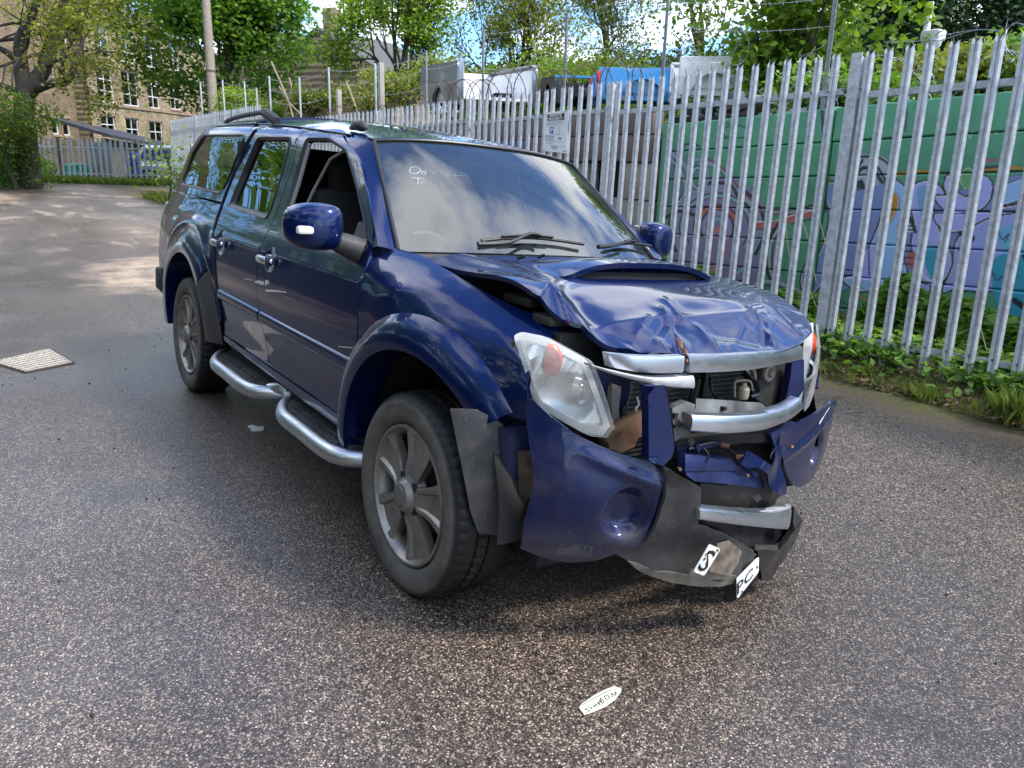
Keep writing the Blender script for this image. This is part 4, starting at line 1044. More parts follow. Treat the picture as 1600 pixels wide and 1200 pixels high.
M['grey_beam'] = simple('dented_grey_beam', (.17, .17, .165), .45, .45, .4, 11)
M['rust_beam'] = simple('rusty_brown_metal', (.15, .085, .05), .7, .3, .5, 13)
sl('lamp_side_panel', [(925, 571, .60), (985, 594, .64), (985, 612, .62), (970, 655, .58), (958, 672, .57), (945, 625, .57)], M['navy_dull'], (.02, 0, 0))
sl('inner_support', [(958, 600, .62), (972, 604, .62), (966, 640, .62), (970, 670, .62), (960, 680, .61), (955, 640, .62)], simple('pale_support', (.16, .15, .14), .6, .2), (.02, 0, 0))
sl('inner_support', [(980, 600, .60), (990, 602, .60), (978, 655, .60), (968, 668, .60)], M['grime'])
sl('lamp_side_panel', [(1237, 568, .60), (1256, 562, .62), (1257, 600, .615), (1255, 634, .61), (1232, 642, .62), (1222, 641, .60)], M['navy_dull'], (.03, 0, 0))
sl('air_box', [(1172, 575, .56), (1236, 568, .55), (1228, 636, .56), (1205, 640, .57), (1180, 622, .57)], M['grime'], (.04, 0, 0), .006)
# reservoir and hoses
mb = MB(); c = tX(1161, 612, .60)
mb.lathe([(.0, -.026), (.019, -.026), (.023, -.018), (.023, .012), (.017, .020), (.010, .026), (.010, .034), (0, .034)], 'z', tuple(c), 18); mb.build('fluid_bottle', simple('yellowed_plastic', (.42, .37, .26), .45), truck)
mb = MB(); mb.tube(crom([tX(1148, 620, .60), tX(1148, 598, .60), tX(1158, 594, .605), tX(1172, 596, .605), tX(1175, 610, .60)], 4), .005, 6)
mb.tube(crom([tX(1140, 578, .61), tX(1150, 574, .62), tX(1176, 577, .62), tX(1180, 592, .62)], 4), .006, 6); mb.build('metal_hose', simple('dull_hose', (.36, .32, .25), .4, .5), truck)
mb = MB(); mb.tube(crom([tX(1165, 575, .6), tX(1180, 598, .6), tX(1184, 615, .6), tX(1172, 620, .6)], 4), .009, 6); mb.build('rubber_hose', M['black'], truck); mb = MB(); mb.tube(crom([tX(1110, 590, .6), tX(1112, 610, .6), tX(1130, 640, .6)], 4), .007, 6); mb.build('rubber_hose', M['black'], truck)
mb = MB(); c = tX(1201, 582, .60); mb.lathe([(0, .02), (.012, .02), (.018, .01), (.032, .008), (.036, 0)], 'x', tuple(c), 20); mb.build('horn_disc', simple('dirty_horn', (.20, .18, .15), .5, .4), truck)
# bent beams
sl('crash_beam', [(1087, 622, .66), (1130, 625, .67), (1187, 629, .65), (1203, 641, .645), (1199, 650, .66), (1079, 652, .70), (1086, 636, .68)], M['grey_beam'], (.02, 0, .03), .005)
sl('beam_bracket', [(1050, 638, .70), (1073, 627, .69), (1086, 632, .69), (1084, 650, .71), (1078, 676, .72), (1054, 690, .73), (1052, 660, .72)], M['grey_beam'], (.03, 0, 0), .004, 3)
mb = MB()
hole = None
for c_, s_ in [(tX(1055 + i * 4.8, 666 - i * 1.2, .735), (.012, .009, .010)) for i in range(5)] + [(tX(1130, 638, .685), (.02, .016, .012)), (tX(1055, 650, .725), (.01, .014, .018))]: MB().box(c_, s_).build('bracket_hole', M['dark'], truck)
sl('rusty_horn_bracket', [(953, 692, .66), (966, 676, .67), (982, 660, .67), (1000, 650, .68), (1011, 643, .68), (1016, 660, .69), (1012, 676, .69), (997, 684, .69), (992, 698, .69), (972, 708, .68), (955, 702, .66)], M['rust_beam'], (.05, 0, 0), .012, 5, .03)
sl('grimy_crossmember', [(1054, 690, .69), (1110, 682, .70), (1200, 676, .69), (1242, 664, .66), (1244, 675, .66), (1200, 690, .68), (1120, 694, .69), (1056, 698, .69)], M['grime'], (.05, 0, 0), .004)
sl('blue_stay', [(1058, 700, .70), (1090, 693, .71), (1128, 690, .71), (1128, 697, .71), (1090, 702, .71), (1060, 708, .70)], M['navy_dull'], (.02, 0, 0), .003)
mb = MB(); mb.tube(crom([tX(1075, 702, .72), tX(1105, 693, .72), tX(1125, 694, .72), tX(1150, 712, .70), tX(1165, 725, .68)], 5), .007, 6); mb.build('wiring_loom', M['black'], truck)
mb = MB(); c = tX(1150, 716, .71); mb.tube([c, c + Vector((.03, .03, .01))], .012, 8); c = tX(1126, 695, .72); mb.tube([c, c + Vector((.02, .02, .0))], .009, 8); mb.build('rusty_bolt', M['rust_beam'], truck)
sl('bumper_beam', [(1071, 710, .74), (1100, 713, .75), (1158, 726, .73), (1185, 740, .72), (1196, 754, .72), (1195, 763, .73), (1142, 757, .77), (1086, 752, .78), (1071, 742, .77), (1069, 728, .76)], M['navy_dull'], (.03, 0, 0), .003)
sl('bumper_beam_top', [(1071, 710, .70), (1100, 708, .69), (1160, 720, .69), (1158, 728, .75), (1071, 727, .775)], M['navy_dull'], (0, 0, .02), .003)
sl('beam_underside', [(1096, 756, .75), (1142, 757, .75), (1196, 760, .71), (1218, 775, .69), (1207, 794, .69), (1160, 795, .71), (1096, 792, .73)], M['grime'], (.03, 0, 0), .006, 4)
sl('torn_blue_panel', [(1157, 725, .77), (1163, 706, .75), (1176, 706, .75), (1192, 716, .76), (1203, 728, .76), (1216, 692, .70), (1222, 694, .71), (1224, 730, .73), (1232, 771, .75), (1218, 778, .76), (1203, 764, .76), (1198, 740, .76), (1183, 730, .77), (1168, 732, .77)], M['paint'], (.006, 0, 0), .010, 7, .03)
# chrome grille bar, bent back at its far end
cstrip('grille_bar', [xs(1080, 648, .77), xs(1130, 650, .785), xs(1180, 648, .78), xs(1208, 642, .76), xs(1232, 634, .72), xs(1249, 622, .68)], [xs(1077, 674, .77), xs(1130, 677, .785), xs(1185, 673, .775), xs(1212, 665, .755), xs(1236, 654, .715), xs(1253, 640, .675)], M['chrome'], .04, truck, .009)
# upright blue grille bar
bar = [tX(1010, 603, .76), tX(1025, 604, .785), tX(1040, 603, .78), tX(1047, 650, .79), tX(1054, 697, .80), tX(1050, 715, .80), tX(1037, 728, .80), tX(1022, 724, .80), tX(1014, 719, .79), tX(1013, 660, .78)]
slab('grille_upright', bar, M['paint'], (.03, 0, 0), truck, .03, .002)
# ---- bumper, near corner
def XB(y, z):
    a = abs(y); x = .82 - .45 * y * y - 1.6 * max(0, a - .66) ** 2
    x += .035 * math.exp(-((z - .60) / .16) ** 2) - .22 * max(0, .42 - z) - .35 * max(0, .36 - z)
    return x
def bxy(pts, o=0):
    R_ = []
    for px, py in pts:
        x = .7
        for _ in range(60):
            p = tX(px, py, x); x = x * .6 + .4 * (XB(max(-.82, min(.82, p.y)), p.z) + o)
        p = tX(px, py, x); R_.append((p.y, p.z))
    return R_
bo = bxy([(820, 629), (826, 625), (833, 625), (862, 652), (897, 677), (930, 693), (962, 707), (990, 715), (1013, 721), (1030, 732), (1039, 748), (1035, 782), (1022, 822), (1001, 849), (962, 864), (930, 876), (891, 880), (862, 876), (836, 867), (813, 857), (817, 835), (820, 815), (828, 790), (834, 762), (830, 712), (823, 665)])
fc = bxy([(984, 803)])[0]
def bsf(y, z):
    r_ = math.hypot((y - fc[0]) / .062, (z - fc[1]) / .072)
    dent = .055 * (1 / (1 + math.exp((r_ - 1) * 9)))
    ridge = .014 * math.exp(-((z - (.665 + (y + .50) * -.42)) / .022) ** 2) * math.exp(-((y + .50) / .13) ** 4)
    cr_ = .006 * math.sin(y * 17 + z * 9) * math.exp(-((z - .5) / .2) ** 2)
    return Vector((XB(y, z) - dent + ridge + cr_, y, z))
bp = panel('bumper_corner', bo, bsf, (1, 0, 0), M['paint_bumper'], truck, (), .0155, .014)
# far corner
BL = [(1244, 658, .665), (1270, 641, .61), (1297, 619.5, .50), (1304, 636, .475), (1302, 660, .48), (1294, 690, .495), (1278, 727, .53), (1255, 749.5, .575), (1232, 762.5, .635), (1222, 730, .69), (1219, 691, .715), (1230, 672, .70)]
b3 = [tX(*q) for q in BL]; bc = sum(b3, Vector()) / len(b3); fl_c = tX(1268, 701, .585)
e1 = (b3[3] - b3[10]); e1.z = 0; e1.normalize(); e2 = Vector((0, 0, 1)); e3 = e1.cross(e2); 
if e3.x < 0: e3 = -e3
uvb = [((p - bc).dot(e1), (p - bc).dot(e2)) for p in b3]; fu, fv = (fl_c - bc).dot(e1), (fl_c - bc).dot(e2)
def bslf(u, v):
    r_ = math.hypot((u - fu) / .062, (v - fv) / .070)
    return bc + e1 * u + e2 * v + e3 * (.035 - .30 * u * u - .25 * v * v - .05 * (1 / (1 + math.exp((r_ - 1) * 12))) + .012 * math.exp(-((v - .06 - u * .2) / .015) ** 2))
panel('bumper_corner', chaikin(uvb, 1), bslf, e3, M['paint_bumper'], truck, (), .018, .014)
mb = MB(); mb.lathe([(0, .022), (.022, .018), (.036, .006), (.040, -.004)], 'x', (0, 0, 0), 24); fo = mb.build('fog_lamp', M['reflector'], truck, ang=60); fo.location = bslf(fu, fv) + e3 * .004; fo.rotation_euler = (0, 0, math.atan2(e3.y, e3.x))
mb = MB(); mb.add([bslf(u, v) + e3 * .0015 for u, v in ((-.03, .075), (.06, .105), (.13, .118), (.13, .122), (.06, .112), (-.03, .083))], [(0, 1, 2, 3, 4, 5)]); mb.build('scuff_mark', M['scrape'], truck)
sl('bumper_inner_edge', [(1203, 678, .715), (1243, 660, .66), (1238, 700, .67), (1226, 740, .67), (1214, 705, .70)], M['navy_dull'], (.02, 0, 0), .004, 2, .03)
# ---- dark plastic lower bumper, torn and folded
G1 = [(1037, 728, .805), (1066, 745, .84), (1096, 762, .86), (1095, 790, .862), (1091, 821, .86), (1110, 825, .875), (1140, 838, .87), (1163, 850, .86), (1184, 868, .845), (1168, 885, .86), (1150, 904, .875), (1125, 910, .86), (1076, 905, .82), (1027, 894, .775), (982, 876, .725), (958, 864, .70), (985, 857, .73), (1010, 846, .765), (1026, 820, .79), (1038, 782, .80), (1042, 750, .80)]
sl('lower_bumper', G1, M['plastic_grey'], (.012, 0, 0), .0035, 2, .03)
sl('bumper_lip', [(982, 877, .728), (1027, 893, .78), (1076, 899, .825), (1082, 889, .83), (1125, 897, .865), (1152, 900, .878), (1146, 912, .868), (1125, 917, .85), (1076, 915, .81), (1050, 911, .79), (1027, 903, .765), (1000, 893, .74)], simple('weathered_beige_plastic', (.25, .225, .18), .6, 0, .35, 18), (.02, 0, 0), .002, 3, .03)
sl('plate_backing', [(1120, 850, .878), (1140, 845, .878), (1160, 862, .868), (1150, 885, .88), (1140, 900, .882), (1108, 893, .87)], simple('glue_residue', (.15, .12, .09), .8, 0, .45, 25), (.004, 0, 0), .002, 6, .02)
sl('torn_bracket', [(1150, 905, .868), (1152, 934, .86), (1143, 941, .84), (1132, 938, .82), (1138, 925, .84), (1136, 915, .84)], M['grime'], (.01, 0, 0), .004, 4, .02)
sl('bumper_cavity_shade', [(1136, 831, .80), (1091, 812, .80), (1160, 812, .76), (1234, 824, .71), (1240, 826, .71), (1216, 861, .74), (1184, 861, .80), (1163, 851, .82)], M['black'], (.02, 0, 0), .006, 8, .03)  # black slab put in for the shade of the cavity below the chrome strip
sl('torn_bumper_end', [(1184, 861, .842), (1216, 860, .82), (1228, 848, .795), (1243, 828, .765), (1253, 812, .745), (1247, 840, .745), (1232, 862, .75), (1216, 886, .765), (1205, 905, .775), (1190, 907, .80), (1187, 888, .825)], M['black'], (.02, 0, 0), .005, 9, .03)
sl('torn_bumper_end', [(1184, 861, .842), (1216, 860, .82), (1228, 848, .795), (1243, 828, .765), (1254, 812, .742), (1240, 792, .74), (1236, 828, .75), (1226, 844, .775), (1215, 852, .79), (1184, 853, .82)], M['plastic'], (.012, 0, 0), .002, 9, .03)
cstrip('torn_chrome_strip', [xs(1092, 794, .865), xs(1120, 797, .86), xs(1170, 801, .83), xs(1212, 801, .795), xs(1236, 793, .765)], [xs(1092, 812, .865), xs(1120, 816, .86), xs(1170, 822, .83), xs(1212, 826, .795), xs(1231, 827, .77)], M['chrome'], .05, truck, .006)
sl('torn_strip_top', [(1180, 800, .80), (1236, 792, .765), (1230, 788, .73), (1190, 795, .75)], M['backing'], (0, 0, .006), .002, 3, .03)
# small debris in the crash gap: bolts, clips, a hanging strap, torn shards
brass = simple('brass_bolt', (.45, .27, .08), .4, .7)
for q_ in ((1235, 697, .70), (1060, 732, .80), (1166, 742, .76)): c = tX(*q_); MB().tube([c, c + Vector((.012, -.004, .002))], .0055, 8).build('bolt', brass if q_[0] == 1235 else M['rust_beam'], truck)
for P_ in ([(995, 620, .64), (998, 632, .65), (993, 640, .65), (1000, 648, .655)], [(1100, 700, .73), (1108, 712, .75), (1104, 722, .76)], [(1210, 700, .70), (1204, 716, .72), (1210, 730, .74)]): MB().tube([Vector(q) for q in crom([tX(*p) for p in P_], 4)], .0035, 5).build('hanging_strap', M['backing'] if P_[0][0] == 995 else M['black'], truck)
for i_, (a_, b_, x_) in enumerate(((1078, 690, .74), (1182, 778, .75), (1090, 700, .73))):
    r_ = random.Random(i_); c = tX(a_, b_, x_); slab('torn_shard', [c + Vector((0, r_.uniform(-.03, -.01), r_.uniform(-.01, .012))), c + Vector((.006, 0, .016)), c + Vector((0, r_.uniform(.015, .04), r_.uniform(-.01, .01))), c + Vector((.004, .004, -.018))], (M['plastic'], M['grime'], M['navy_dull'])[i_ % 3], (.003, 0, 0), truck, .02, .002, i_)
# number plate fragments
def plate(Q, txt, box, holes, rim=True):
    Q = [tX(*q) for q in Q]; n = (Q[1] - Q[0]).cross(Q[3] - Q[0]).normalized()
    if n.x < 0 and n.y > -.2: pass
    V = [q + n * .002 for q in rnd([tuple(q) for q in Q], .008, 2) and [Vector(p) for p in rnd([tuple(q) for q in Q], .008, 2)]]
    m = MB(); m.prism([tuple(v) for v in V], tuple(n * .003)); po = m.build('number_plate_piece', M['plate'], truck, smooth=False)
    QQ = [q + n * .005 for q in Q]
    text_quad('plate_letters', txt, QQ, M['ink'], po, box, .0012, .012)
    b = MB()
    for (u, v) in holes: c = qmap(QQ, u, v); b.tube([c, c + n * .004], .004, 8)
    b.build('plate_screw', simple('brown_screw', (.16, .12, .07), .6, .3), po)
    return po
plate([(1082, 892, .872), (1099, 899, .885), (1125, 857, .892), (1107, 849, .885)], 'S', (.12, .10, .86, .86), [(.25, .52), (.80, .93)])
plate([(1150, 935, .875), (1183.5, 893, .862), (1184, 869, .862), (1149, 904, .882)], 'PC', (-.0, .20, .72, .78), [(.90, .5), (.20, .12)])
# ---- underbody
mb = MB(); mb.box((-1.7, 0, .52), (4.6, 1.30, .20)); mb.box((-1.6, .38, .40), (4.2, .10, .14)); mb.box((-1.6, -.38, .40), (4.2, .10, .14))
mb.tube([(-3.05, -.70, .38), (-3.05, .70, .45)], .06, 10); mb.tube([(0, -.68, .38), (0, .68, .45)], .05, 10); mb.build('chassis', M['dark'], truck)
# ---- cabin
M['seat'] = simple('dark_seat_fabric', (.022, .022, .024), .85, 0, .3, 20)
M['dash'] = simple('grey_dashboard', (.10, .105, .11), .7, 0, .2, 8)
mb = MB(); mb.box((-.62, 0, 1.06), (.42, 1.36, .20), bev=.05); mb.box((-.44, 0, 1.12), (.20, 1.30, .12), bev=.03); mb.build('dashboard', M['dash'], truck)
mb = MB(); mb.tube([tuple(Vector((-.86, -.36, 1.08)) + Vector((.09 * math.sin(a) * -.5 + 0, .185 * math.cos(a), .175 * math.sin(a)))) for a in np.linspace(0, 2 * PI, 33)], .015, 8, caps=False)
mb.box((-.85, -.36, 1.07), (.05, .14, .10), bev=.02); mb.box((-.83, -.36, 1.09), (.02, .34, .03)); mb.build('steering_wheel', simple('black_wheel', (.03, .03, .032), .45), truck)
for y in (-.36, .36):
    st = MB(); st.box((-1.32, y, .80), (.52, .48, .16), bev=.05); st.box((-1.60, y, 1.10), (.14, .48, .62), Matrix.Rotation(-.22, 3, 'Y'), bev=.05); so = st.build('front_seat', M['seat'], truck)
    st = MB(); st.box((-1.70, y, 1.47), (.10, .27, .20), bev=.045); st.tube([(-1.66, y - .06, 1.36), (-1.68, y - .06, 1.42)], .007, 6); st.tube([(-1.66, y + .06, 1.36), (-1.68, y + .06, 1.42)], .007, 6); st.build('headrest', M['seat'], so)
st = MB(); st.box((-2.25, 0, .80), (.46, 1.30, .16), bev=.05); st.box((-2.47, 0, 1.10), (.13, 1.30, .60), Matrix.Rotation(-.15, 3, 'Y'), bev=.05); st.build('rear_seat', M['seat'], truck)
MB().box((-2.57, 0, 1.1), (.03, 1.40, 1.05)).build('cab_back', M['dark'], truck)
mb = MB(); mb.box((-1.5, 0, .66), (2.1, 1.50, .04)); mb.build('cabin_floor', M['dark'], truck)
for s_ in (-1, 1):
    mb = MB(); mb.box((-1.10, s_ * .775, .90), (1.25, .03, .52)); mb.box((-2.10, s_ * .775, .90), (.80, .03, .52)); mb.build('door_card', M['seat'], truck)
    mb = MB(); mb.tube([(-1.74, s_ * .76, 1.15), (-1.75, s_ * .69, 1.40), (-1.77, s_ * .62, 1.64)], .03, 6); mb.tube([(-2.55, s_ * .72, 1.2), (-2.53, s_ * .60, 1.66)], .04, 6); mb.build('inner_pillar', M['seat'], truck)
panel('headlining', [(x + (-1.8 - x) * .03, y * .97) for x, y in rf], lambda x, y: Vector((x, y, RZ(x, y) - .035)), (0, 0, -1), simple('grey_headlining', (.30, .30, .29), .9), truck, (), .1, 0)
MB().box((-1.10, -.34, 1.575), (.16, .42, .018), Matrix.Rotation(.5, 3, 'Y'), bev=.006).build('sun_visor', simple('pale_visor', (.50, .50, .46), .8), truck)
mb = MB(); mb.box((-.98, .0, 1.555), (.03, .22, .06), bev=.012); mb.build('rear_view_mirror', M['black'], truck)
slab('paper_on_dashboard', [(-.66, -.60, 1.172), (-.50, -.62, 1.19), (-.42, -.48, 1.20), (-.52, -.36, 1.185), (-.68, -.42, 1.175)], simple('white_cloth', (.62, .66, .62), .8, 0, .1), (0, 0, .012), truck, .05, .012)
# ================================================================== GROUND
def sheet(name, pts, z, mat, kind='structure'):
    o = mesh(name, [(x, y, z) for x, y in pts], [tuple(range(len(pts)))], mat, smooth=False); return tag(o, kind=kind)
sheet('ground', [(-420, -300), (160, -300), (160, 300), (-420, 300)], 0, M['asphalt'])
def soil(name, a, b, sc=3):
    t = NT(name); n = t.noise(sc, 7, .65); m_ = t.noise(40, 5, .7)
    t.set(base=t.mix(t.ramp(n, [(.35, 0.), (.65, 1.)]), t.mix(m_, tuple(c * .5 for c in a), a), t.mix(m_, tuple(c * .6 for c in b), b)), rough=.9); t.bump(m_, .5, .02); return t.m
M['soil'] = soil('mossy_soil', (.14, .105, .055), (.13, .14, .035)); M['turf'] = soil('rough_turf', (.07, .085, .03), (.045, .075, .02), .4)
# verge: a low bank between the asphalt and the wall
V = []; F = []; nx = 170; ys = [3.02, 3.12, 3.25, 3.40, 3.6, 3.85, 4.2, 4.6, 5.0]; zs = [-.01, .018, .05, .09, .13, .15, .17, .19, .20]
rr = random.Random(3)
for i in range(nx + 1):
    x = 5 - 30 * i / nx; w_ = .10 * math.sin(x * 1.7) * math.sin(x * .6 + 1) + .03 * math.sin(x * 7.1)
    f_ = max(0, min(1, (x + 22) / 12)) 
    for j, (y, z) in enumerate(zip(ys, zs)): V.append((x, y + (w_ if j < 3 else 0) + .0, (z * (.35 + .65 * f_) if j else -.012) + (rr.uniform(-.012, .012) if j > 0 else 0)))
m_ = len(ys); F = [(i * m_ + j, (i + 1) * m_ + j, (i + 1) * m_ + j + 1, i * m_ + j + 1) for i in range(nx) for j in range(m_ - 1)]
tag(mesh('verge', V, F, M['soil']), kind='structure')
tag(mesh('yard_ground', [(30, 4.95, 2.02), (-11, 4.95, 1.85), (-26, 4.95, 1.1), (-34, 8, .02), (-90, 8, .5), (-160, 160, 6), (60, 160, 6), (30, 30, 2.5), (-22, 30, 2.2), (-24, 9, 1.4), (-8, 9, 1.95), (-6, 30, 2.3)],
    [(0, 1, 10, 11, 7), (1, 2, 9, 10), (2, 3, 4, 5, 8, 9), (10, 9, 8, 11), (7, 11, 8, 5, 6)], M['turf'], smooth=False), kind='structure')
# ================================================================== PALISADE FENCE
FA = Vector((-.236, 3.681, 2.110)); FD = Vector((-1, .008, -.023)).normalized(); FU = Vector((-.05, .063, .997)).normalized(); FN = FD.cross(FU).normalized()
if FN.y > 0: FN = -FN
def pale_mesh(name, Hh, w_=.071, dp=.017, mat=None, tip=True):
    "corrugated pale: foot at the origin, +z up, ridge toward -y"
    s_ = [-.5, -.33, -.10, 0, .10, .33, .5]; n_ = [0, -1, -.85, -.25, -.85, -1, 0]
    V = []; F = []
    for back in (0, 1):
        for z in (0, Hh): V += [(a * w_, b * dp + back * .003, z) for a, b in zip(s_, n_)]
    for j in range(6):
        F.append((j, j + 1, 8 + j, 7 + j)); F.append((14 + j + 1, 14 + j, 21 + j, 21 + j + 1))
    F += [(0, 7, 21, 14), (6, 20, 27, 13)]
    if tip:
        for a, b, hgt, bend, lean in ((0, 2, .045, .016, -.010), (2, 4, .075, -.030, 0), (4, 6, .045, .016, .010)):
            b0 = len(V); m_ = (s_[a] + s_[b]) / 2 * w_
            V += [(m_ + (s_[a] * w_ - m_) * .75, bend * .35 - dp * .5, Hh + hgt * .5), (m_ + (s_[b] * w_ - m_) * .75, bend * .35 - dp * .5, Hh + hgt * .5), (m_ + lean, bend - dp * .4, Hh + hgt)]
            mid = (a + b) // 2
            F += [(7 + a, 7 + mid, b0 + 2, b0), (7 + mid, 7 + b, b0 + 1, b0 + 2), (21 + mid, 21 + a, b0, b0 + 2), (21 + b, 21 + mid, b0 + 2, b0 + 1)]
    me = bpy.data.meshes.new(name); me.from_pydata(V, [], F); me.materials.append(mat or M['galv']); me.update(); return me
def frameM(pos, d_, u_, n_): return Matrix(((d_.x, -n_.x, u_.x, pos.x), (d_.y, -n_.y, u_.y, pos.y), (d_.z, -n_.z, u_.z, pos.z), (0, 0, 0, 1)))
fence = empty('palisade_fence', tuple(onZ(1290, 500, .1) * 0 + Vector((-1.4, 3.6, .12))))
tag(fence, 'long galvanised steel palisade fence of spiked pales in front of the graffiti wall', 'fence')
FI = fence.matrix_world.inverted() if False else Matrix.Translation(-fence.location)
PM = pale_mesh('pale', 2.225)
PM2 = pale_mesh('pale_tall', 2.6)
pales = []
rr = random.Random(8)
def put(me, name, Mx, parent, inv):
    o = bpy.data.objects.new(name, me); COL.objects.link(o); o.parent = parent; o.matrix_local = inv @ Mx; return o
PS = [1.167 + 2.75 * k for k in range(-2, 9)]
ss = [1.076 - .1537 * j for j in range(17)] + [1.076 - 2.75 - .1537 * j for j in range(17)]
for k in range(0, 8): ss += [1.3475 + 2.75 * k + .1537 * j for j in range(17)]
def lift(s_): return .40 * max(0, min(1, (s_ - 14.9) / .2))
for s_ in ss:
    if s_ > 23.2: continue
    p = FA + FD * s_ - FU * (1.99 - lift(s_)) + FN * .012
    u_ = (FU + Vector((rr.gauss(0, .005), rr.gauss(0, .004), 0))).normalized(); tall = s_ > 14.9
    if tall: p -= FU * .38
    put(PM2 if tall else PM, 'pale', frameM(p + FU * rr.uniform(-.006, .006), FD, u_, FN), fence, FI)
post = MB()
for y in (-.045, .045): post.box((0, y, 1.25), (.088, .006, 2.5))
post.box((0, 0, 1.25), (.006, .09, 2.5)); post.V = [Vector((v.x, v.y, v.z + (.03 * (v.x / .044) * 0 + .02 * (v.y < 0) if v.z > 2 else 0))) for v in post.V]
pme = mesh('post', post.V, post.F, M['galv'], None, False); pm = pme.data; bpy.data.objects.remove(pme)
for s_ in PS:
    put(pm, 'post', frameM(FA + FD * s_ - FU * (2.26 - lift(s_)) - FN * .012, FD, FU, FN), fence, FI)
rl = MB(); rl.box((1.31, .0, 0), (2.62, .005, .046)); rl.box((1.31, .022, -.021), (2.62, .045, .005)); rme = mesh('rail', rl.V, rl.F, M['galv'], None, False); rm_ = rme.data; bpy.data.objects.remove(rme)
for i in range(len(PS) - 1):
    for h in (0, 1.802):
        s_ = PS[i] + .065; put(rm_, 'rail', frameM(FA + FD * s_ - FU * (h - lift(s_ + .5)) - FN * .004, FD, FU, FN), fence, FI)
bt = MB()
for s_ in ss:
    if s_ > 9: continue
    for h in (0, 1.802):
        c = FA + FD * s_ - FU * h + FN * .022; bt.box(c, (.016, .010, .016))
for s_ in PS[:5]:
    for h in (0, 1.802): bt.box(FA + FD * (s_ + .03) - FU * h + FN * .05, (.022, .014, .022))
o = bt.build('bolt', simple('dull_bolt', (.20, .21, .22), .5, .6), None, smooth=False); o.data.transform(FI); o.parent = fence; tag(o, kind='stuff')
# ---- sign wired to the pales
Q = []
for px, py in ((848, 235.5), (885.5, 240), (888.7, 172), (850.4, 176)):
    r_ = ray(px, py); n_ = FN; q0 = FA + FN * .045; Q.append(CAM + r_ * ((q0 - CAM).dot(n_) / r_.dot(n_)))
sg = empty('parking_notice', tuple(Q[0])); tag(sg, 'white private property parking notice wired to the palisade fence', 'sign')
SI = Matrix.Translation(-Q[0])
def into(o, inv, par):
    o.data.transform(inv); o.parent = par; return o
m_ = MB(); m_.prism([tuple(q) for q in Q], tuple(-FN * .004)); into(m_.build('board', simple('white_sign_board', (.76, .77, .78), .4, 0, .05, 6), None, smooth=False), SI, sg)
def qrect(nm, u0, v0, u1, v1, mat, lift_=.0015):
    P = [qmap(Q, u0, v0), qmap(Q, u1, v0), qmap(Q, u1, v1), qmap(Q, u0, v1)]
    return into(mesh(nm, [p + FN * lift_ for p in P], [(0, 1, 2, 3)], mat, None, False), SI, sg)
M['white_ink'] = NT('white_print').set(base=(.80, .80, .80), rough=.5).m; M['blue_ink'] = NT('blue_print').set(base=(.03, .16, .36), rough=.5).m; M['grey_ink'] = NT('grey_print').set(base=(.16, .16, .18), rough=.6).m
qrect('heading_panel', .15, .78, .84, .94, M['ink'])
def qtext(nm, t, u0, v0, u1, v1, mat, l=.003, bold=.0): return into(text_quad(nm, t, Q, mat, None, (u0, v0, u1, v1), l * (1 if (Q[1] - Q[0]).cross(Q[3] - Q[0]).dot(FN) > 0 else -1), bold), SI, sg)
qtext('heading', 'PRIVATE', .25, .868, .74, .93, M['white_ink'], bold=.02); qtext('heading', 'PROPERTY', .20, .79, .80, .855, M['white_ink'], bold=.02)
qrect('parking_box', .25, .45, .68, .63, M['grey_ink']); qrect('parking_box', .26, .456, .67, .624, M['white_ink'], .0022); qrect('parking_symbol', .275, .463, .43, .617, M['blue_ink'], .003)
qtext('letter', 'P', .31, .49, .40, .59, M['white_ink'], .0042, .02)
m_ = MB(); rr = random.Random(2)
for v, a, b in ((.745, .13, .82), (.715, .2, .75), (.69, .1, .85), (.665, .1, .55), (.43, .55, .9), (.40, .1, .45), (.385, .1, .48), (.365, .1, .42), (.345, .1, .46), (.31, .1, .45), (.285, .1, .5), (.25, .1, .5), (.25, .58, .9), (.20, .1, .44), (.155, .3, .7), (.135, .34, .62), (.115, .36, .62), (.095, .35, .6), (.07, .4, .62), (.15, .76, .9), (.585, .50, .64), (.54, .50, .62), (.50, .50, .64)):
    u = a
    while u < b:
        l = rr.uniform(.02, .07); P = [qmap(Q, u, v) , qmap(Q, min(b, u + l), v), qmap(Q, min(b, u + l), v + .008), qmap(Q, u, v + .008)]; m_.add([p + FN * .0035 for p in P], [(0, 1, 2, 3)]); u += l + .012
o = into(m_.build('small_print', M['grey_ink'], None, smooth=False), SI, sg); tag(o, kind='stuff')
qrect('emblem', .64, .30, .76, .37, M['grey_ink']); qrect('emblem_gap', .675, .30, .725, .335, M['white_ink'], .003)
m_ = MB()
for u, v in ((.12, .93), (.88, .97), (.05, .02), (.93, .05)): c = qmap(Q, u, v); m_.tube([c + FN * .006 + Vector((-.03, 0, 0)), c + FN * .004 + Vector((.03, 0, .002))], .0022, 5)
into(m_.build('wire_tie', M['galv_dark'], None), SI, sg)

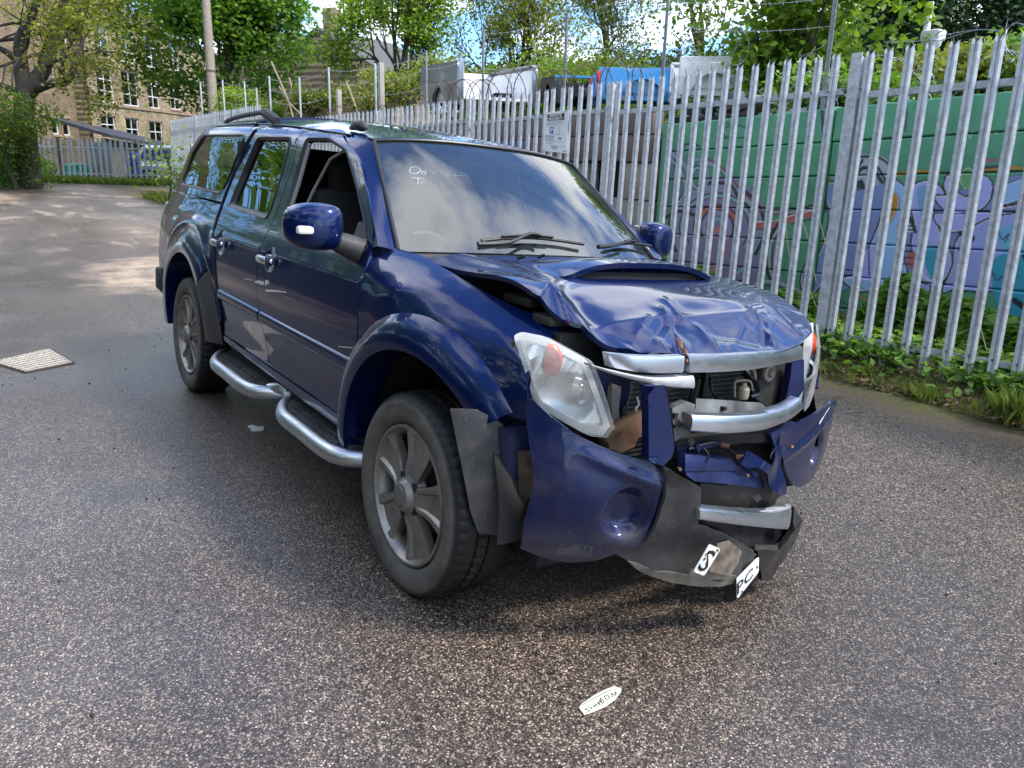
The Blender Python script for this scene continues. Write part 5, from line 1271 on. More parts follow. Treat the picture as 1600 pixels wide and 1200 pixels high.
# ================================================================== GRAFFITI WALL
WY_ = 4.80
def wtopz(x): return 2.13 + .055 * (x + .68)
def px_of(x, y, z):
    dx, dy, dz = x - CAM.x, y - CAM.y, z - CAM.z
    w_ = dx * AF.x + dy * AF.y + dz * AF.z; return 800 + FPX * (dx * AR.x + dy * AR.y + dz * AR.z) / w_, 600 - FPX * (dx * AU.x + dy * AU.y + dz * AU.z) / w_
LIL = (.42, .45, .88); LB = (.32, .55, .88); SKY = (.16, .48, .72); TEAL = (.03, .36, .50); BLK = (.010, .012, .016); WHT = (.85, .88, .90); ORG = (.55, .25, .02); SAL = (.48, .13, .10); LGR = (.14, .38, .14); GRY = (.32, .36, .44); PUR = (.24, .20, .34); MINT = (.22, .48, .42)
S_ = []
def fill(P, c): S_.append(('f', crom(P, 5, True), c))
def line(P, w_, c): S_.append(('l', crom(P, 5), w_, c))
def shape(P, c, o=6.5, hl=True):
    Q_ = crom(P, 5, True); S_.append(('l', Q_ + [Q_[0]], o, BLK)); S_.append(('f', Q_, c))
    if hl: S_.append(('l', Q_ + [Q_[0]], .9, WHT))
# orange haze round the piece
for P in ([(1318, 250), (1325, 238), (1345, 236)], [(1392, 262), (1400, 245), (1404, 230)], [(1310, 300), (1300, 330), (1296, 360)], [(1390, 275), (1430, 268), (1470, 270)], [(1530, 268), (1590, 262), (1606, 270)], [(1335, 455), (1360, 470), (1400, 462), (1412, 455)], [(1296, 420), (1290, 450), (1300, 470)]): line(P, 5, ORG)
fill([(1322, 250), (1340, 243), (1362, 240), (1388, 250), (1392, 275), (1390, 330), (1378, 370), (1350, 392), (1325, 390), (1312, 370), (1308, 300)], (.40, .45, .46))
for P, w_ in (([(1322, 250), (1345, 245), (1372, 246), (1388, 256)], 4), ([(1335, 275), (1350, 262), (1366, 268), (1378, 285)], 6), ([(1342, 300), (1338, 270), (1348, 250)], 4), ([(1345, 285), (1352, 300), (1362, 296), (1366, 310)], 9), ([(1330, 340), (1345, 318), (1340, 300)], 5), ([(1368, 300), (1380, 330), (1372, 352), (1352, 375)], 9), ([(1326, 352), (1340, 345), (1350, 352)], 5), ([(1325, 372), (1345, 366), (1360, 350)], 6), ([(1355, 330), (1348, 345), (1352, 356)], 4), ([(1322, 390), (1350, 382), (1375, 372)], 4), ([(1336, 310), (1330, 325)], 6), ([(1372, 262), (1384, 285), (1378, 300)], 4), ([(1356, 266), (1362, 282)], 5)): line(P, w_, BLK)
fill([(1296, 300), (1330, 300), (1400, 285), (1470, 300), (1540, 290), (1606, 285), (1612, 470), (1560, 458), (1500, 452), (1420, 452), (1340, 450), (1296, 440)], (.20, .26, .52))
for q_ in range(14): line([(1300 + 22 * q_, 330 + 13 * (q_ * 7 % 9)), (1318 + 22 * q_, 333 + 13 * (q_ * 7 % 9))], 2.2, BLK if q_ % 3 else WHT)
# letters
shape([(1297, 340), (1290, 300), (1300, 285), (1312, 300), (1306, 340), (1300, 375), (1312, 395), (1298, 405), (1285, 440), (1262, 462), (1252, 440), (1262, 410), (1282, 395)], (.20, .27, .50))
shape([(1392, 282), (1410, 290), (1417, 305), (1412, 330), (1402, 352), (1405, 385), (1416, 428), (1400, 440), (1372, 448), (1345, 454), (1318, 437), (1338, 428), (1352, 400), (1362, 380), (1376, 345), (1384, 310)], LB)
fill([(1350, 395), (1366, 385), (1362, 430), (1348, 440), (1340, 432)], LIL)
line([(1357, 384), (1358, 430)], 2.2, BLK)
shape([(1392, 301), (1401, 304), (1404, 318), (1398, 334), (1389, 347), (1387, 322)], ORG, 3.5)
shape([(1425, 296), (1436, 286), (1452, 284), (1468, 292), (1474, 306), (1462, 306), (1456, 318), (1461, 345), (1472, 372), (1486, 402), (1478, 432), (1458, 447), (1443, 440), (1433, 412), (1425, 380), (1430, 350), (1424, 322)], LIL)
fill([(1432, 300), (1446, 290), (1450, 310), (1452, 350), (1440, 340)], (.20, .38, .60)); fill([(1444, 390), (1470, 385), (1478, 410), (1460, 438), (1448, 420)], TEAL)
line([(1425, 395), (1436, 418), (1448, 436), (1462, 438)], 2.2, WHT); fill([(1420, 392), (1432, 398), (1430, 424), (1418, 410)], SAL)
shape([(1462, 308), (1480, 306), (1476, 290), (1482, 274), (1490, 296), (1508, 308), (1526, 300), (1534, 276), (1548, 285), (1547, 308), (1532, 326), (1505, 334), (1478, 328)], LIL)
shape([(1500, 277), (1510, 262), (1520, 268), (1522, 286), (1512, 296), (1503, 290)], LGR, 3)
shape([(1462, 335), (1498, 336), (1540, 332), (1548, 342), (1522, 354), (1490, 361), (1468, 352)], LIL)
shape([(1498, 372), (1520, 356), (1548, 342), (1580, 336), (1606, 334), (1612, 395), (1606, 450), (1560, 452), (1520, 454), (1492, 450), (1474, 455), (1488, 420), (1492, 395)], (.36, .40, .80))
fill([(1556, 402), (1606, 396), (1612, 470), (1606, 545), (1582, 520), (1560, 486), (1550, 440)], TEAL)
fill([(1560, 360), (1590, 350), (1612, 365), (1606, 392), (1575, 398), (1562, 380)], SKY)
line([(1560, 360), (1566, 374), (1576, 366), (1570, 380)], 2, BLK); line([(1550, 425), (1558, 438), (1566, 432), (1572, 440)], 2, BLK)
line([(1600, 400), (1612, 420)], 7, BLK); line([(1586, 470), (1600, 480)], 10, BLK); line([(1500, 365), (1520, 372), (1500, 390)], 7, BLK)
for y in (392, 402, 412): line([(1404, y), (1426, y + 1)], 2.4, BLK)
for y in (346, 352, 358): line([(1406, y), (1428, y + 2)], 2.2, BLK); line([(1406, y + 2.6), (1428, y + 4.6)], 1.6, WHT)
line([(1412, 330), (1424, 345), (1430, 362)], 6, BLK)
shape([(1402, 482), (1414, 466), (1424, 446), (1452, 448), (1440, 466), (1420, 480)], LIL)
line([(1410, 488), (1440, 478), (1460, 464)], 5, BLK); line([(1412, 487), (1440, 476), (1458, 464)], 1.4, WHT)
shape([(1560, 300), (1580, 286), (1606, 280), (1612, 305), (1590, 312), (1570, 318)], LB, 4)
line([(1566, 322), (1606, 316)], 5, BLK); line([(1566, 325), (1606, 319)], 1.3, WHT)
# left piece: interlocking swirls
def arc(cx_, cy_, rx, ry, a0, a1, w_, c, n=10): line([(cx_ + rx * math.cos(math.radians(a0 + (a1 - a0) * i / n)), cy_ + ry * math.sin(math.radians(a0 + (a1 - a0) * i / n))) for i in range(n + 1)], w_, c)
fill([(1044, 235), (1060, 232), (1088, 260), (1080, 300), (1050, 330), (1030, 320)], (.10, .22, .20))
fill([(1056, 330), (1090, 290), (1140, 275), (1180, 300), (1200, 340), (1180, 380), (1190, 440), (1150, 470), (1080, 440), (1050, 400)], PUR)
for rx, ry, w_, c in ((74, 70, 6, BLK), (70, 66, 3, GRY), (64, 60, 7, (.28, .30, .42)), (58, 54, 2, BLK), (55, 51, 4, MINT), (50, 46, 2, BLK), (44, 42, 9, (.24, .22, .36)), (36, 36, 3, BLK), (32, 32, 6, SAL), (26, 28, 3, BLK), (20, 24, 7, (.32, .30, .48)), (11, 14, 5, MINT)): arc(1120, 356, rx, ry, 150, 395, w_, c)
for dx, w_, c in ((0, 7, BLK), (6, 5, GRY), (11, 2, (.45, .48, .52)), (15, 4, (.24, .10, .10))): line([(1088 + dx, 262 - dx), (1115 + dx, 258 + dx * .4), (1140 + dx, 280 + dx), (1158 + dx, 312), (1190 + dx * .3, 328 + dx * .2), (1240, 330 + dx * .3), (1284, 318 + dx * .4)], w_, c)
line([(1180, 352), (1205, 352), (1240, 342), (1284, 330)], 9, SAL); line([(1180, 358), (1210, 358), (1245, 348), (1284, 338)], 2, BLK); line([(1180, 346), (1205, 346), (1240, 336), (1284, 324)], 1.5, WHT)
for dx, w_, c in ((0, 5, BLK), (5, 4, (.40, .42, .50)), (9, 2, BLK), (13, 5, (.30, .20, .34)), (18, 2, MINT)): line([(1216 + dx, 350), (1200 + dx, 380), (1198 + dx, 420), (1214 + dx * .8, 450), (1236, 462 + dx * .2)], w_, c)
arc(1090, 275, 16, 26, 60, 400, 4, (.30, .34, .46)); arc(1090, 278, 9, 16, 90, 420, 3, (.45, .48, .60)); arc(1080, 262, 26, 38, 180, 300, 3, BLK)
line([(1050, 240), (1072, 262), (1080, 300), (1060, 330)], 4, GRY); line([(1044, 244), (1064, 268), (1070, 300), (1052, 326)], 2, (.5, .52, .56)); line([(1040, 340), (1060, 330), (1085, 336)], 5, BLK)
line([(1110, 400), (1108, 375), (1120, 358), (1132, 372), (1128, 404), (1116, 420)], 8, (.50, .20, .18)); line([(1100, 420), (1130, 436), (1160, 420), (1176, 390)], 4, MINT); line([(1090, 430), (1130, 448), (1168, 434)], 5, BLK)
line([(1150, 470), (1190, 440), (1240, 450), (1270, 470)], 4, (.40, .44, .52)); line([(1150, 476), (1190, 447), (1240, 456), (1270, 476)], 2.4, BLK)
# tags
rr = random.Random(31)
def tagline(x0, y0, x1, y1, h, c, w_=1.1, n=9):
    for i in range(n):
        a = x0 + (x1 - x0) * i / n; b = y0 + (y1 - y0) * i / n; s_ = (x1 - x0) / n * .75
        S_.append(('l', crom([(a + rr.uniform(0, s_), b + rr.uniform(-h, h) * .5) for _ in range(4)], 4), w_, c))
tagline(1470, 210, 1530, 207, 12, (.35, .62, .50), 1.4, 6); tagline(1500, 212, 1602, 200, 14, (.40, .68, .58), 1.4, 8)
for yy in range(4): tagline(1176 + yy * 4, 238 + yy * 15, 1258, 236 + yy * 15, 13, (.18, .45, .34), 1.0, 8)
tagline(1300, 472, 1332, 476, 10, BLK, 1.2, 6)
arc(1150, 206, 22, 10, 0, 330, 2.2, (.02, .07, .045)); arc(1135, 204, 10, 12, 40, 300, 2, (.02, .08, .05)); line([(1525, 252), (1556, 250)], 6, (.35, .12, .18)); line([(1535, 262), (1558, 260)], 5, (.02, .05, .04))
line([(1413, 160), (1417, 178), (1414, 205)], 3, (.10, .09, .08)); line([(1284, 165), (1288, 240), (1290, 330)], 5, (.06, .055, .05)); line([(1296, 250), (1294, 290)], 3, (.35, .2, .03))
def raster(X, Z, Yv):
    PX, PY = px_of(X, Yv, Z)
    jx = 1.0 * np.sin(PX * .9 + PY * .35); C_ = np.zeros((len(X), 4), np.float32)
    for s_ in S_:
        if s_[0] == 'f':
            P = s_[1]; xs_ = [p[0] for p in P]; ys_ = [p[1] for p in P]
            mk = (PX > min(xs_)) & (PX < max(xs_)) & (PY > min(ys_)) & (PY < max(ys_)); idx = np.where(mk)[0]
            if not len(idx): continue
            x, y = PX[idx], PY[idx]; ins = np.zeros(len(idx), bool); j = len(P) - 1
            for i in range(len(P)):
                xi, yi, xj, yj = P[i][0], P[i][1], P[j][0], P[j][1]
                c = ((yi > y) != (yj > y)) & (x < (xj - xi) * (y - yi) / (yj - yi + 1e-9) + xi); ins ^= c; j = i
            a = ins.astype(np.float32); col = s_[2]
        else:
            P = s_[1]; w_ = s_[2]; xs_ = [p[0] for p in P]; ys_ = [p[1] for p in P]
            mk = (PX > min(xs_) - w_) & (PX < max(xs_) + w_) & (PY > min(ys_) - w_) & (PY < max(ys_) + w_); idx = np.where(mk)[0]
            if not len(idx): continue
            x, y = PX[idx], PY[idx]; dm = np.full(len(idx), 1e9)
            for (ax, ay), (bx, by) in zip([p[:2] for p in P[:-1]], [p[:2] for p in P[1:]]):
                dx, dy = bx - ax, by - ay; l2 = dx * dx + dy * dy + 1e-9; t_ = np.clip(((x - ax) * dx + (y - ay) * dy) / l2, 0, 1)
                dm = np.minimum(dm, np.hypot(x - ax - t_ * dx, y - ay - t_ * dy))
            a = np.clip((w_ / 2 - dm) / .9 + .5, 0, 1); col = s_[3]
        cur = C_[idx]; a = a[:, None]; cur[:, :3] = cur[:, :3] * (1 - a) + np.array(col) * a; cur[:, 3:] = np.maximum(cur[:, 3:], a); C_[idx] = cur
    return C_
def graf_mat():
    t = NT('graffiti_on_green'); base = (.040, .215, .105)
    n = t.noise(1.3, 7, .65, .4); drip = t.noise(1, 6, .65, .3, t.map((9, 9, .9))); n2 = t.noise(16, 6, .6)
    g_ = t.mix(t.ramp(n, [(.3, 0.), (.7, 1.)]), (.065, .25, .145), (.125, .40, .225)); g_ = t.mix(t.math('MULTIPLY', t.ramp(drip, [(.52, 0.), (.70, 1.)]), .35), g_, (.03, .10, .065))
    at = t.node('ShaderNodeAttribute'); at.attribute_name = 'paint'
    # alpha is stored through the blue-shifted second attribute
    a2 = t.node('ShaderNodeAttribute'); a2.attribute_name = 'paint_mask'
    pc = t.mix(t.math('MULTIPLY', n2, .2), at.outputs['Color'], t.mix(.5, at.outputs['Color'], (.45, .47, .55)))
    c = t.mix(a2.outputs['Fac'], g_, pc)
    sp = t.node('ShaderNodeSeparateXYZ'); t.l.new(t.co(), sp.inputs[0])
    top = t.math('SUBTRACT', sp.outputs[2], t.math('MULTIPLY', sp.outputs[0], .055))
    tm = t.ramp(t.math('ADD', top, t.math('MULTIPLY', t.math('SUBTRACT', n2, .5), .12)), [(.0, 0.), (1., 0.)])
    dirt = t.math('GREATER_THAN', t.math('ADD', top, t.math('MULTIPLY', t.math('SUBTRACT', t.noise(6, 5, .7), .5), .10)), 2.142)
    c = t.mix(t.math('MULTIPLY', dirt, .85), c, (.07, .055, .045))
    chip = t.ramp(t.noise(9, 6, .7, .5), [(.63, 0.), (.66, 1.)]); c = t.mix(t.math('MULTIPLY', chip, .35), c, (.12, .13, .11))
    t.set(base=c, rough=.55); t.bump(t.noise(35, 6, .7), .2, .006); return t.m
M['graffiti'] = graf_mat()
gw = empty('graffiti_wall', (-2.4, WY_, .1)); tag(gw, 'green painted precast concrete retaining wall covered in lilac and black graffiti', 'wall'); GI = Matrix.Translation(-Vector(gw.location))
cols = [3.9, 1.85, -.24, -2.36, -4.44]
rows = 7; rh = .305
rr = random.Random(4)
for ci in range(len(cols) - 1):
    x0, x1 = cols[ci] - .005, cols[ci + 1] + .10
    for r_ in range(rows):
        dens = .0085 if ci in (2, 3) else .2
        nxx = max(2, int((x0 - x1) / dens)); nz = max(2, int(rh / dens)); jut = rr.uniform(-.006, .006)
        X, K = np.meshgrid(np.linspace(x0, x1, nxx), np.linspace(0, 1, nz)); X = X.ravel(); K = K.ravel()
        ztop = wtopz(X) - r_ * rh; Z = ztop - .004 - K * (rh - .008)
        if r_ == 0: Z = np.where(K < .02, Z - .004 * np.abs(np.sin(X * 9)) - .003 * np.abs(np.sin(X * 31)), Z)
        edge = np.minimum(np.minimum(K, 1 - K) * rh, np.minimum(x0 - X, X - x1)); Yv = WY_ + jut + (.008 if dens < .1 else 0) * np.clip(1 - edge / .008, 0, 1) + .0015 * np.sin(X * 3.1 + Z * 7)
        V = np.stack([X, Yv, Z], 1); i0 = np.arange(nxx - 1)[None, :] + nxx * np.arange(nz - 1)[:, None]; i0 = i0.ravel()
        F = np.stack([i0, i0 + nxx, i0 + nxx + 1, i0 + 1], 1)
        o = npmesh('wall_panel', V - np.array(gw.location), F, M['graffiti'], gw)
        # sides: give the panel its depth
        bmh = bmesh.new(); bmh.from_mesh(o.data); ed = [e_ for e_ in bmh.edges if len(e_.link_faces) == 1]; rt = bmesh.ops.extrude_edge_only(bmh, edges=ed)
        for v in [q for q in rt['geom'] if isinstance(q, bmesh.types.BMVert)]: v.co.y += .10
        bmh.to_mesh(o.data); bmh.free(); me = o.data; nv = len(me.vertices)
        if ci in (2, 3):
            cc = raster(X, Z, Yv); full = np.zeros((nv, 4), np.float32); full[:len(cc)] = cc
            a = me.color_attributes.new('paint', 'FLOAT_COLOR', 'POINT'); q = full.copy(); q[:, 3] = 1; a.data.foreach_set('color', q.ravel())
            b = me.attributes.new('paint_mask', 'FLOAT', 'POINT'); b.data.foreach_set('value', full[:, 3].copy())
for x in cols[1:]:
    into(MB().box((x + .045, WY_ + .045, (wtopz(x) + .0) / 2 - .02), (.085, .115, wtopz(x) + .06)).build('wall_post', M['green_wall'], None, smooth=False), GI, gw)
into(MB().box((-.2, WY_ + .22, 1.0), (8.4, .2, 2.0)).build('wall_core', M['dark'], None, smooth=False), GI, gw)
# coping debris
# ---- brown block wall further along
bw = empty('block_wall', (-7.2, 4.8, .1)); tag(bw, 'brown and blue-painted concrete block retaining wall left of the green graffiti wall', 'wall'); BI = Matrix.Translation(-Vector(bw.location))
def bx(nm, x0, x1, z0, z1, y, mat, th=.18, bev=.012): return into(MB().box(((x0 + x1) / 2, y + th / 2, (z0 + z1) / 2), (abs(x0 - x1), th, z1 - z0), bev=bev).build(nm, mat, None), BI, bw)
x = -4.52; k = 0
while x > -24:
    L_ = (1.15, 1.3, 1.22)[k % 3]; top = 2.09 - .02 * (-x - 4.6); y = 4.70 + .015 * (k % 2)
    blue = -9.3 < x < -6.6
    if blue:
        bx('concrete_block', x, x - L_ + .008, top - .30, top - .07, y + .05, M['brown_wall'])
        for j in range(4): bx('concrete_block', x, x - L_ + .008, top - .30 - .30 * (j + 1), top - .31 - .30 * j, y, M['blue_wall'])
    else:
        bx('concrete_block', x, x - L_ + .008, top - .28, top, y, M['brown_wall'] if x > -12 else M['pale_wall'])
        bx('concrete_block', x - .01, x - L_, top - .59, top - .288, y + .01, M['brown_wall'] if x > -12 else M['pale_wall'])
        bx('concrete_block', x, x - L_ * .45, top - 1.02, top - .60, y + .05, M['pale_wall'])
        bx('concrete_block', x, x - L_ + .01, top - 1.45, top - 1.03, y + .07, M['green_wall'] if k % 2 else M['pale_wall']); bx('concrete_block', x, x - L_ + .01, top - 2.0, top - 1.46, y + .06, M['brown_wall'])
    x -= L_; k += 1
into(MB().box((-14, 5.1, .85), (19, .3, 1.9)).build('wall_core', M['dark'], None, smooth=False), BI, bw)
# silver lettering on the far part of the wall
m_ = MB()
for P in ([(681, 172), (684, 163), (690, 172), (686, 180), (680, 182)], [(692, 180), (690, 168), (698, 165)], [(701, 166), (697, 173), (704, 178), (698, 184)], [(707, 182), (710, 168), (716, 176), (722, 166), (720, 180)]):
    m_.tube([Vector(p) for p in crom([onY(a, b, 4.685) for a, b in P], 4)], .014, 5)
into(m_.build('painted_lettering', simple('silver_paint', (.55, .57, .60), .5), None), BI, bw)
# ================================================================== TALL POSTS, BARBED WIRE, RAZOR WIRE
tops = [(313, 128, 24), (348, 125, 21.8), (382, 127, 19.9), (401, 137, 0), (421, 119, 0), (468, 121, 0), (514, 105, 0), (587, 99, 0), (667, 79, 0), (757, 47, 0), (888, 20, 0), (1049, -45, 0), (1315, -60, 0)]
tp = []
grp = 'tall steel posts carrying barbed wire'
labs = ['tall thin steel post just left of the wooden pole', 'tall thin steel post just right of the wooden pole', 'thin steel post third from the left above the far fence', 'short thin steel post close beside a taller one above the canopy', 'thin steel post above the truck canopy roof rail', 'thin steel post above the truck cab beside the maple tree', 'thin steel post rising in front of the stone terrace roof', 'steel post standing beside the concrete post and tree trunk', 'steel post left of the silver pickup bed', 'steel post in front of the silver pickup bed', 'steel post between the silver and the blue pickup beds', 'tall steel post running out of the top of the picture at the white pickup bed', 'tall steel post standing close behind the heavy fence post on the right']
for i, (px, py, _) in enumerate(tops):
    p = onY(px, py, 5.05); n_ = MB(); h = p.z - 1.2
    n_.box((0, -.022, h / 2), (.05, .004, h)); n_.box((-.023, 0, h / 2), (.004, .045, h)); n_.box((0.02, -.026, h / 2), (.012, .004, h))
    o = n_.build('wire_post', M['galv'] if i < 8 else M['galv_dark'], None, smooth=False); o.location = (p.x, p.y, 1.2); tag(o, labs[i], 'post', grp); tp.append(p)
for px, py, dx in ((529, 140, 0), (595, 98, 3)):
    p = onY(px, py, 5.4); h = p.z - 1.0; o = MB().box((0, 0, h / 2), (.10, .10, h), bev=.01).build('concrete_post', M['pale_wall'], None); o.location = (p.x, p.y, 1.0); tag(o, 'square concrete post behind the thin steel posts above the cab roof' if dx == 0 else 'square weathered concrete post beside a dark tree trunk above the cab roof', 'post')
wires = MB()
for k, dz in enumerate((.05, .30, .55)):
    for a, b in zip(tp[:-1], tp[1:]):
        if abs(a.x - b.x) < .3: continue
        A_, B_ = a - Vector((0, .03, dz)), b - Vector((0, .03, dz)); P = [A_.lerp(B_, t_) - Vector((0, 0, .06 * 4 * t_ * (1 - t_))) for t_ in np.linspace(0, 1, 7)]
        wires.tube(P, .0022, 4, caps=False)
        L_ = (B_ - A_).length
        for q in range(int(L_ / .16)): c = A_.lerp(B_, q * .16 / L_) - Vector((0, 0, .24 * (q * .16 / L_) * (1 - q * .16 / L_))); wires.tube([c + Vector((0, .01, -.018)), c + Vector((0, -.01, .018))], .0016, 3, caps=False)
tag(wires.build('barbed_wire', M['galv'], None), 'thin barbed wire strands strung between the tall steel posts', 'barbed wire')
def coil(x0, x1, y, z, r, pitch, name, lab, mat, seed, wr=.0028, barb=.022, zs=.0, loops=None):
    r_ = random.Random(seed); P = []; n = int(abs(x1 - x0) / pitch * 28)
    for i in range(n + 1):
        t_ = 2 * PI * i / 28; k = i / n; R1 = r * (1 + .12 * math.sin(k * 23 + seed)); P.append(Vector((x0 + (x1 - x0) * k + .10 * math.sin(t_ * .5) + r_.gauss(0, .004), y + R1 * .75 * math.cos(t_) + .05 * math.sin(k * 9), z + zs * k + R1 * math.sin(t_) + .05 * math.sin(k * 14 + 1))))
    m_ = MB(); m_.tube(P, wr, 4, caps=False)
    for i in range(0, n, 2):
        p = P[i]; d_ = Vector((r_.uniform(-1, 1), r_.uniform(-1, 1), r_.uniform(-1, 1))).normalized() * barb; m_.tube([p - d_, p + d_], wr * .5, 3, caps=False)
    return tag(m_.build(name, mat, None), lab, 'razor wire')
M['rustwire'] = simple('rusty_wire', (.10, .065, .045), .7, .4, .5, 30); M['wire'] = simple('dull_wire', (.36, .38, .40), .45, .6, .3, 20)
coil(-4.9, -10.2, 4.95, 2.42, .30, .30, 'razor_wire', 'dark rusty razor wire coiled along the brown block wall top', M['rustwire'], 3, .0068, .036, -.08)
coil(-10.4, -15.5, 4.95, 2.2, .26, .34, 'razor_wire', 'rusty razor wire coil left of the silver pickup bed', M['rustwire'], 5, .0062, .034, -.1)
coil(.9, -4.7, 4.98, 2.22, .24, .85, 'razor_wire', 'loose silvery razor wire looping along the green wall top', M['wire'], 7, .003, .024, -.05)
# big loose loops standing above the coil
m_ = MB()
def loop(cx_, cy_, rx, ry, y, a0=0, a1=360, tilt=0):
    P = [onY(cx_ + rx * math.cos(math.radians(a)) + tilt * math.sin(math.radians(a)), cy_ + ry * math.sin(math.radians(a)), y + .12 * math.sin(math.radians(a * 2))) for a in np.linspace(a0, a1, 26)]
    m_.tube(P, .0032, 4, caps=False); r_ = random.Random(int(cx_))
    for p in P[::1]: d_ = Vector((r_.uniform(-1, 1), r_.uniform(-1, 1), r_.uniform(-1, 1))).normalized() * .022; m_.tube([p - d_, p + d_], .001, 3, caps=False)
loop(986, 80, 27, 29, 5.0, 0, 350); loop(980, 88, 12, 16, 5.05, -120, 180); loop(1115, 60, 36, 38, 5.0, -60, 250, 4); loop(1095, 75, 26, 26, 5.05, 20, 330); loop(1148, 72, 22, 30, 4.95, -90, 140)
loop(1405, 120, 20, 30, 4.9, 120, 330); loop(1440, 140, 22, 34, 4.95, 150, 380); loop(1590, 62, 20, 26, 4.9, 110, 300); loop(1580, 60, 9, 36, 4.9, 60, 240)
for P in ([(1250, 90), (1290, 70)], [(1380, 66), (1440, 64), (1470, 56), (1530, 46), (1562, 50)], [(1455, 68), (1520, 48), (1562, 48)], [(1556, 75), (1576, 78), (1590, 82)]): m_.tube([Vector(p) for p in crom([onY(a, b, 4.93) for a, b in P], 5)], .0028, 4, caps=False)
tag(m_.build('razor_wire', M['wire'], None), 'big loose silvery razor wire loops standing up against the trees', 'razor wire')
# ================================================================== SCRAP PICKUP BEDS ON THE YARD ABOVE THE WALL
def pbed(name, lab, L_, W_, H_, mat, loc, rz, arch=True, inner=None, tail=None):
    root = empty(name, loc, (0, 0, rz)); tag(root, lab, 'pickup bed')
    def sidep(y, nm):
        O = [(0, .12), (0, H_), (-L_, H_ + .04), (-L_, .12), (-L_ * .66, .08)] + [(-L_ * .5 + .36 * math.cos(a), .02 + .40 * math.sin(a)) for a in np.linspace(PI * .93, PI * .07, 12)] + [(-L_ * .28, .08)]
        o = panel(nm, O, lambda x, z: Vector((x, y + math.copysign(.035 * math.sin(min(1, max(0, z / H_)) * PI * .9), y), z)), (0, math.copysign(1, y), 0), mat, root, (), .12, .05); return o
    sidep(-W_ / 2, 'side_panel'); sidep(W_ / 2, 'side_panel')
    for s_ in (-1, 1):
        MB().box((-L_ / 2, s_ * (W_ / 2 - .09), H_ * .55), (L_, .02, H_ * .72)).build('inner_panel', inner or mat, root); MB().box((-L_ / 2, s_ * (W_ / 2 - .06), H_ + .0), (L_, .09, .035), bev=.012).build('bed_rail', mat, root)
        MB().box((-.02, s_ * (W_ / 2 - .05), H_ * .55), (.05, .10, H_ * .9), bev=.015).build('end_pillar', mat, root)
        if tail: MB().box((.012, s_ * (W_ / 2 - .01), H_ * .62), (.07, .11, .36), bev=.025).build('tail_lamp', tail, root)
    MB().box((-L_, 0, H_ * .55), (.04, W_ - .1, H_ * .85), bev=.01).build('bulkhead', inner or mat, root)
    fl = MB().box((-L_ / 2, 0, .20), (L_, W_ - .16, .04)); 
    for i in range(9): fl.box((-L_ / 2, -W_ / 2 + .2 + i * (W_ - .4) / 8, .228), (L_, .05, .014))
    fl.build('floor_panel', inner or mat, root)
    for s_ in (-1, 1): MB().lathe([(.36, s_ * (W_ / 2 - .11)), (.36, s_ * (W_ / 2 - .38))], 'y', (-L_ * .5, 0, .02), 14, 0, PI).build('wheel_tub', M['dark'], root)
    return root
def carpaint(name, base, metal=.4): return NT(name).set(base=base, metal=metal, rough=.32, coat=.8, coatr=.08).m
def face(p, q):  # heading such that +x of the bed runs from p to q
    return math.atan2(q.y - p.y, q.x - p.x)
pr = onD(760, 168, 14.6); toC = Vector((CAM.x - pr.x, CAM.y - pr.y, 0)).normalized()
a0 = math.atan2(toC.y, toC.x)
c0 = onD(778, 172, 14.4)
pbed('pickup_bed', 'silver grey pickup bed with no tailgate showing its white inside above the block wall', 1.9, 1.52, .80, carpaint('silver_paint_car', (.22, .235, .255), .6), (c0.x, c0.y, c0.z - .02), a0 + math.radians(24), inner=simple('white_liner_paint', (.72, .73, .74), .4, 0, .06))
sh = AR * -.46; sh.z = 0
c1 = onD(985, 168, 12.6)
pbed('pickup_bed', 'bright blue pickup bed with a red tail lamp on the block wall top', 1.35, 1.1, .56, carpaint('bright_blue_paint', (.03, .27, .62), .1), (onD(912, 166, 12.9).x + .25 + sh.x, onD(912, 166, 12.9).y + .62 + sh.y, onD(912, 166, 12.9).z - .02), a0 + math.radians(-92), tail=NT('red_lamp').set(base=(.55, .012, .015), rough=.2, coat=.6).m)
pbed('pickup_bed', 'dark open pickup bed with a blue top edge between the silver and bright blue ones', 1.2, 1.0, .52, simple('dark_bed', (.03, .035, .04), .5), (onD(896, 166, 14.2).x - .1, onD(896, 166, 14.2).y + .3, onD(896, 166, 14.2).z), a0 + .15, inner=M['dark'])
MB().box(onD(895, 120, 13.9), (.12, .62, .035), Matrix.Rotation(a0, 3, 'Z')).build('bed_edge_trim', carpaint('blue_edge', (.03, .25, .6), .1)).parent = None
bpy.data.objects['bed_edge_trim'].parent = bpy.data.objects['pickup_bed.002']; bpy.data.objects['bed_edge_trim'].matrix_parent_inverse = (Matrix.Translation(bpy.data.objects['pickup_bed.002'].location) @ Matrix.Rotation(a0 + .15, 4, 'Z')).inverted()
c2 = onD(1052, 160, 11.8)
pbed('pickup_bed', 'dented white pickup bed at the right end of the row behind the fence', 1.0, 1.0, .62, simple('white_van_paint', (.85, .86, .86), .4, 0, .06), (c2.x + .1 + sh.x * 1.2, c2.y + .66 + sh.y * 1.2, c2.z - .02), a0 + math.radians(-94))
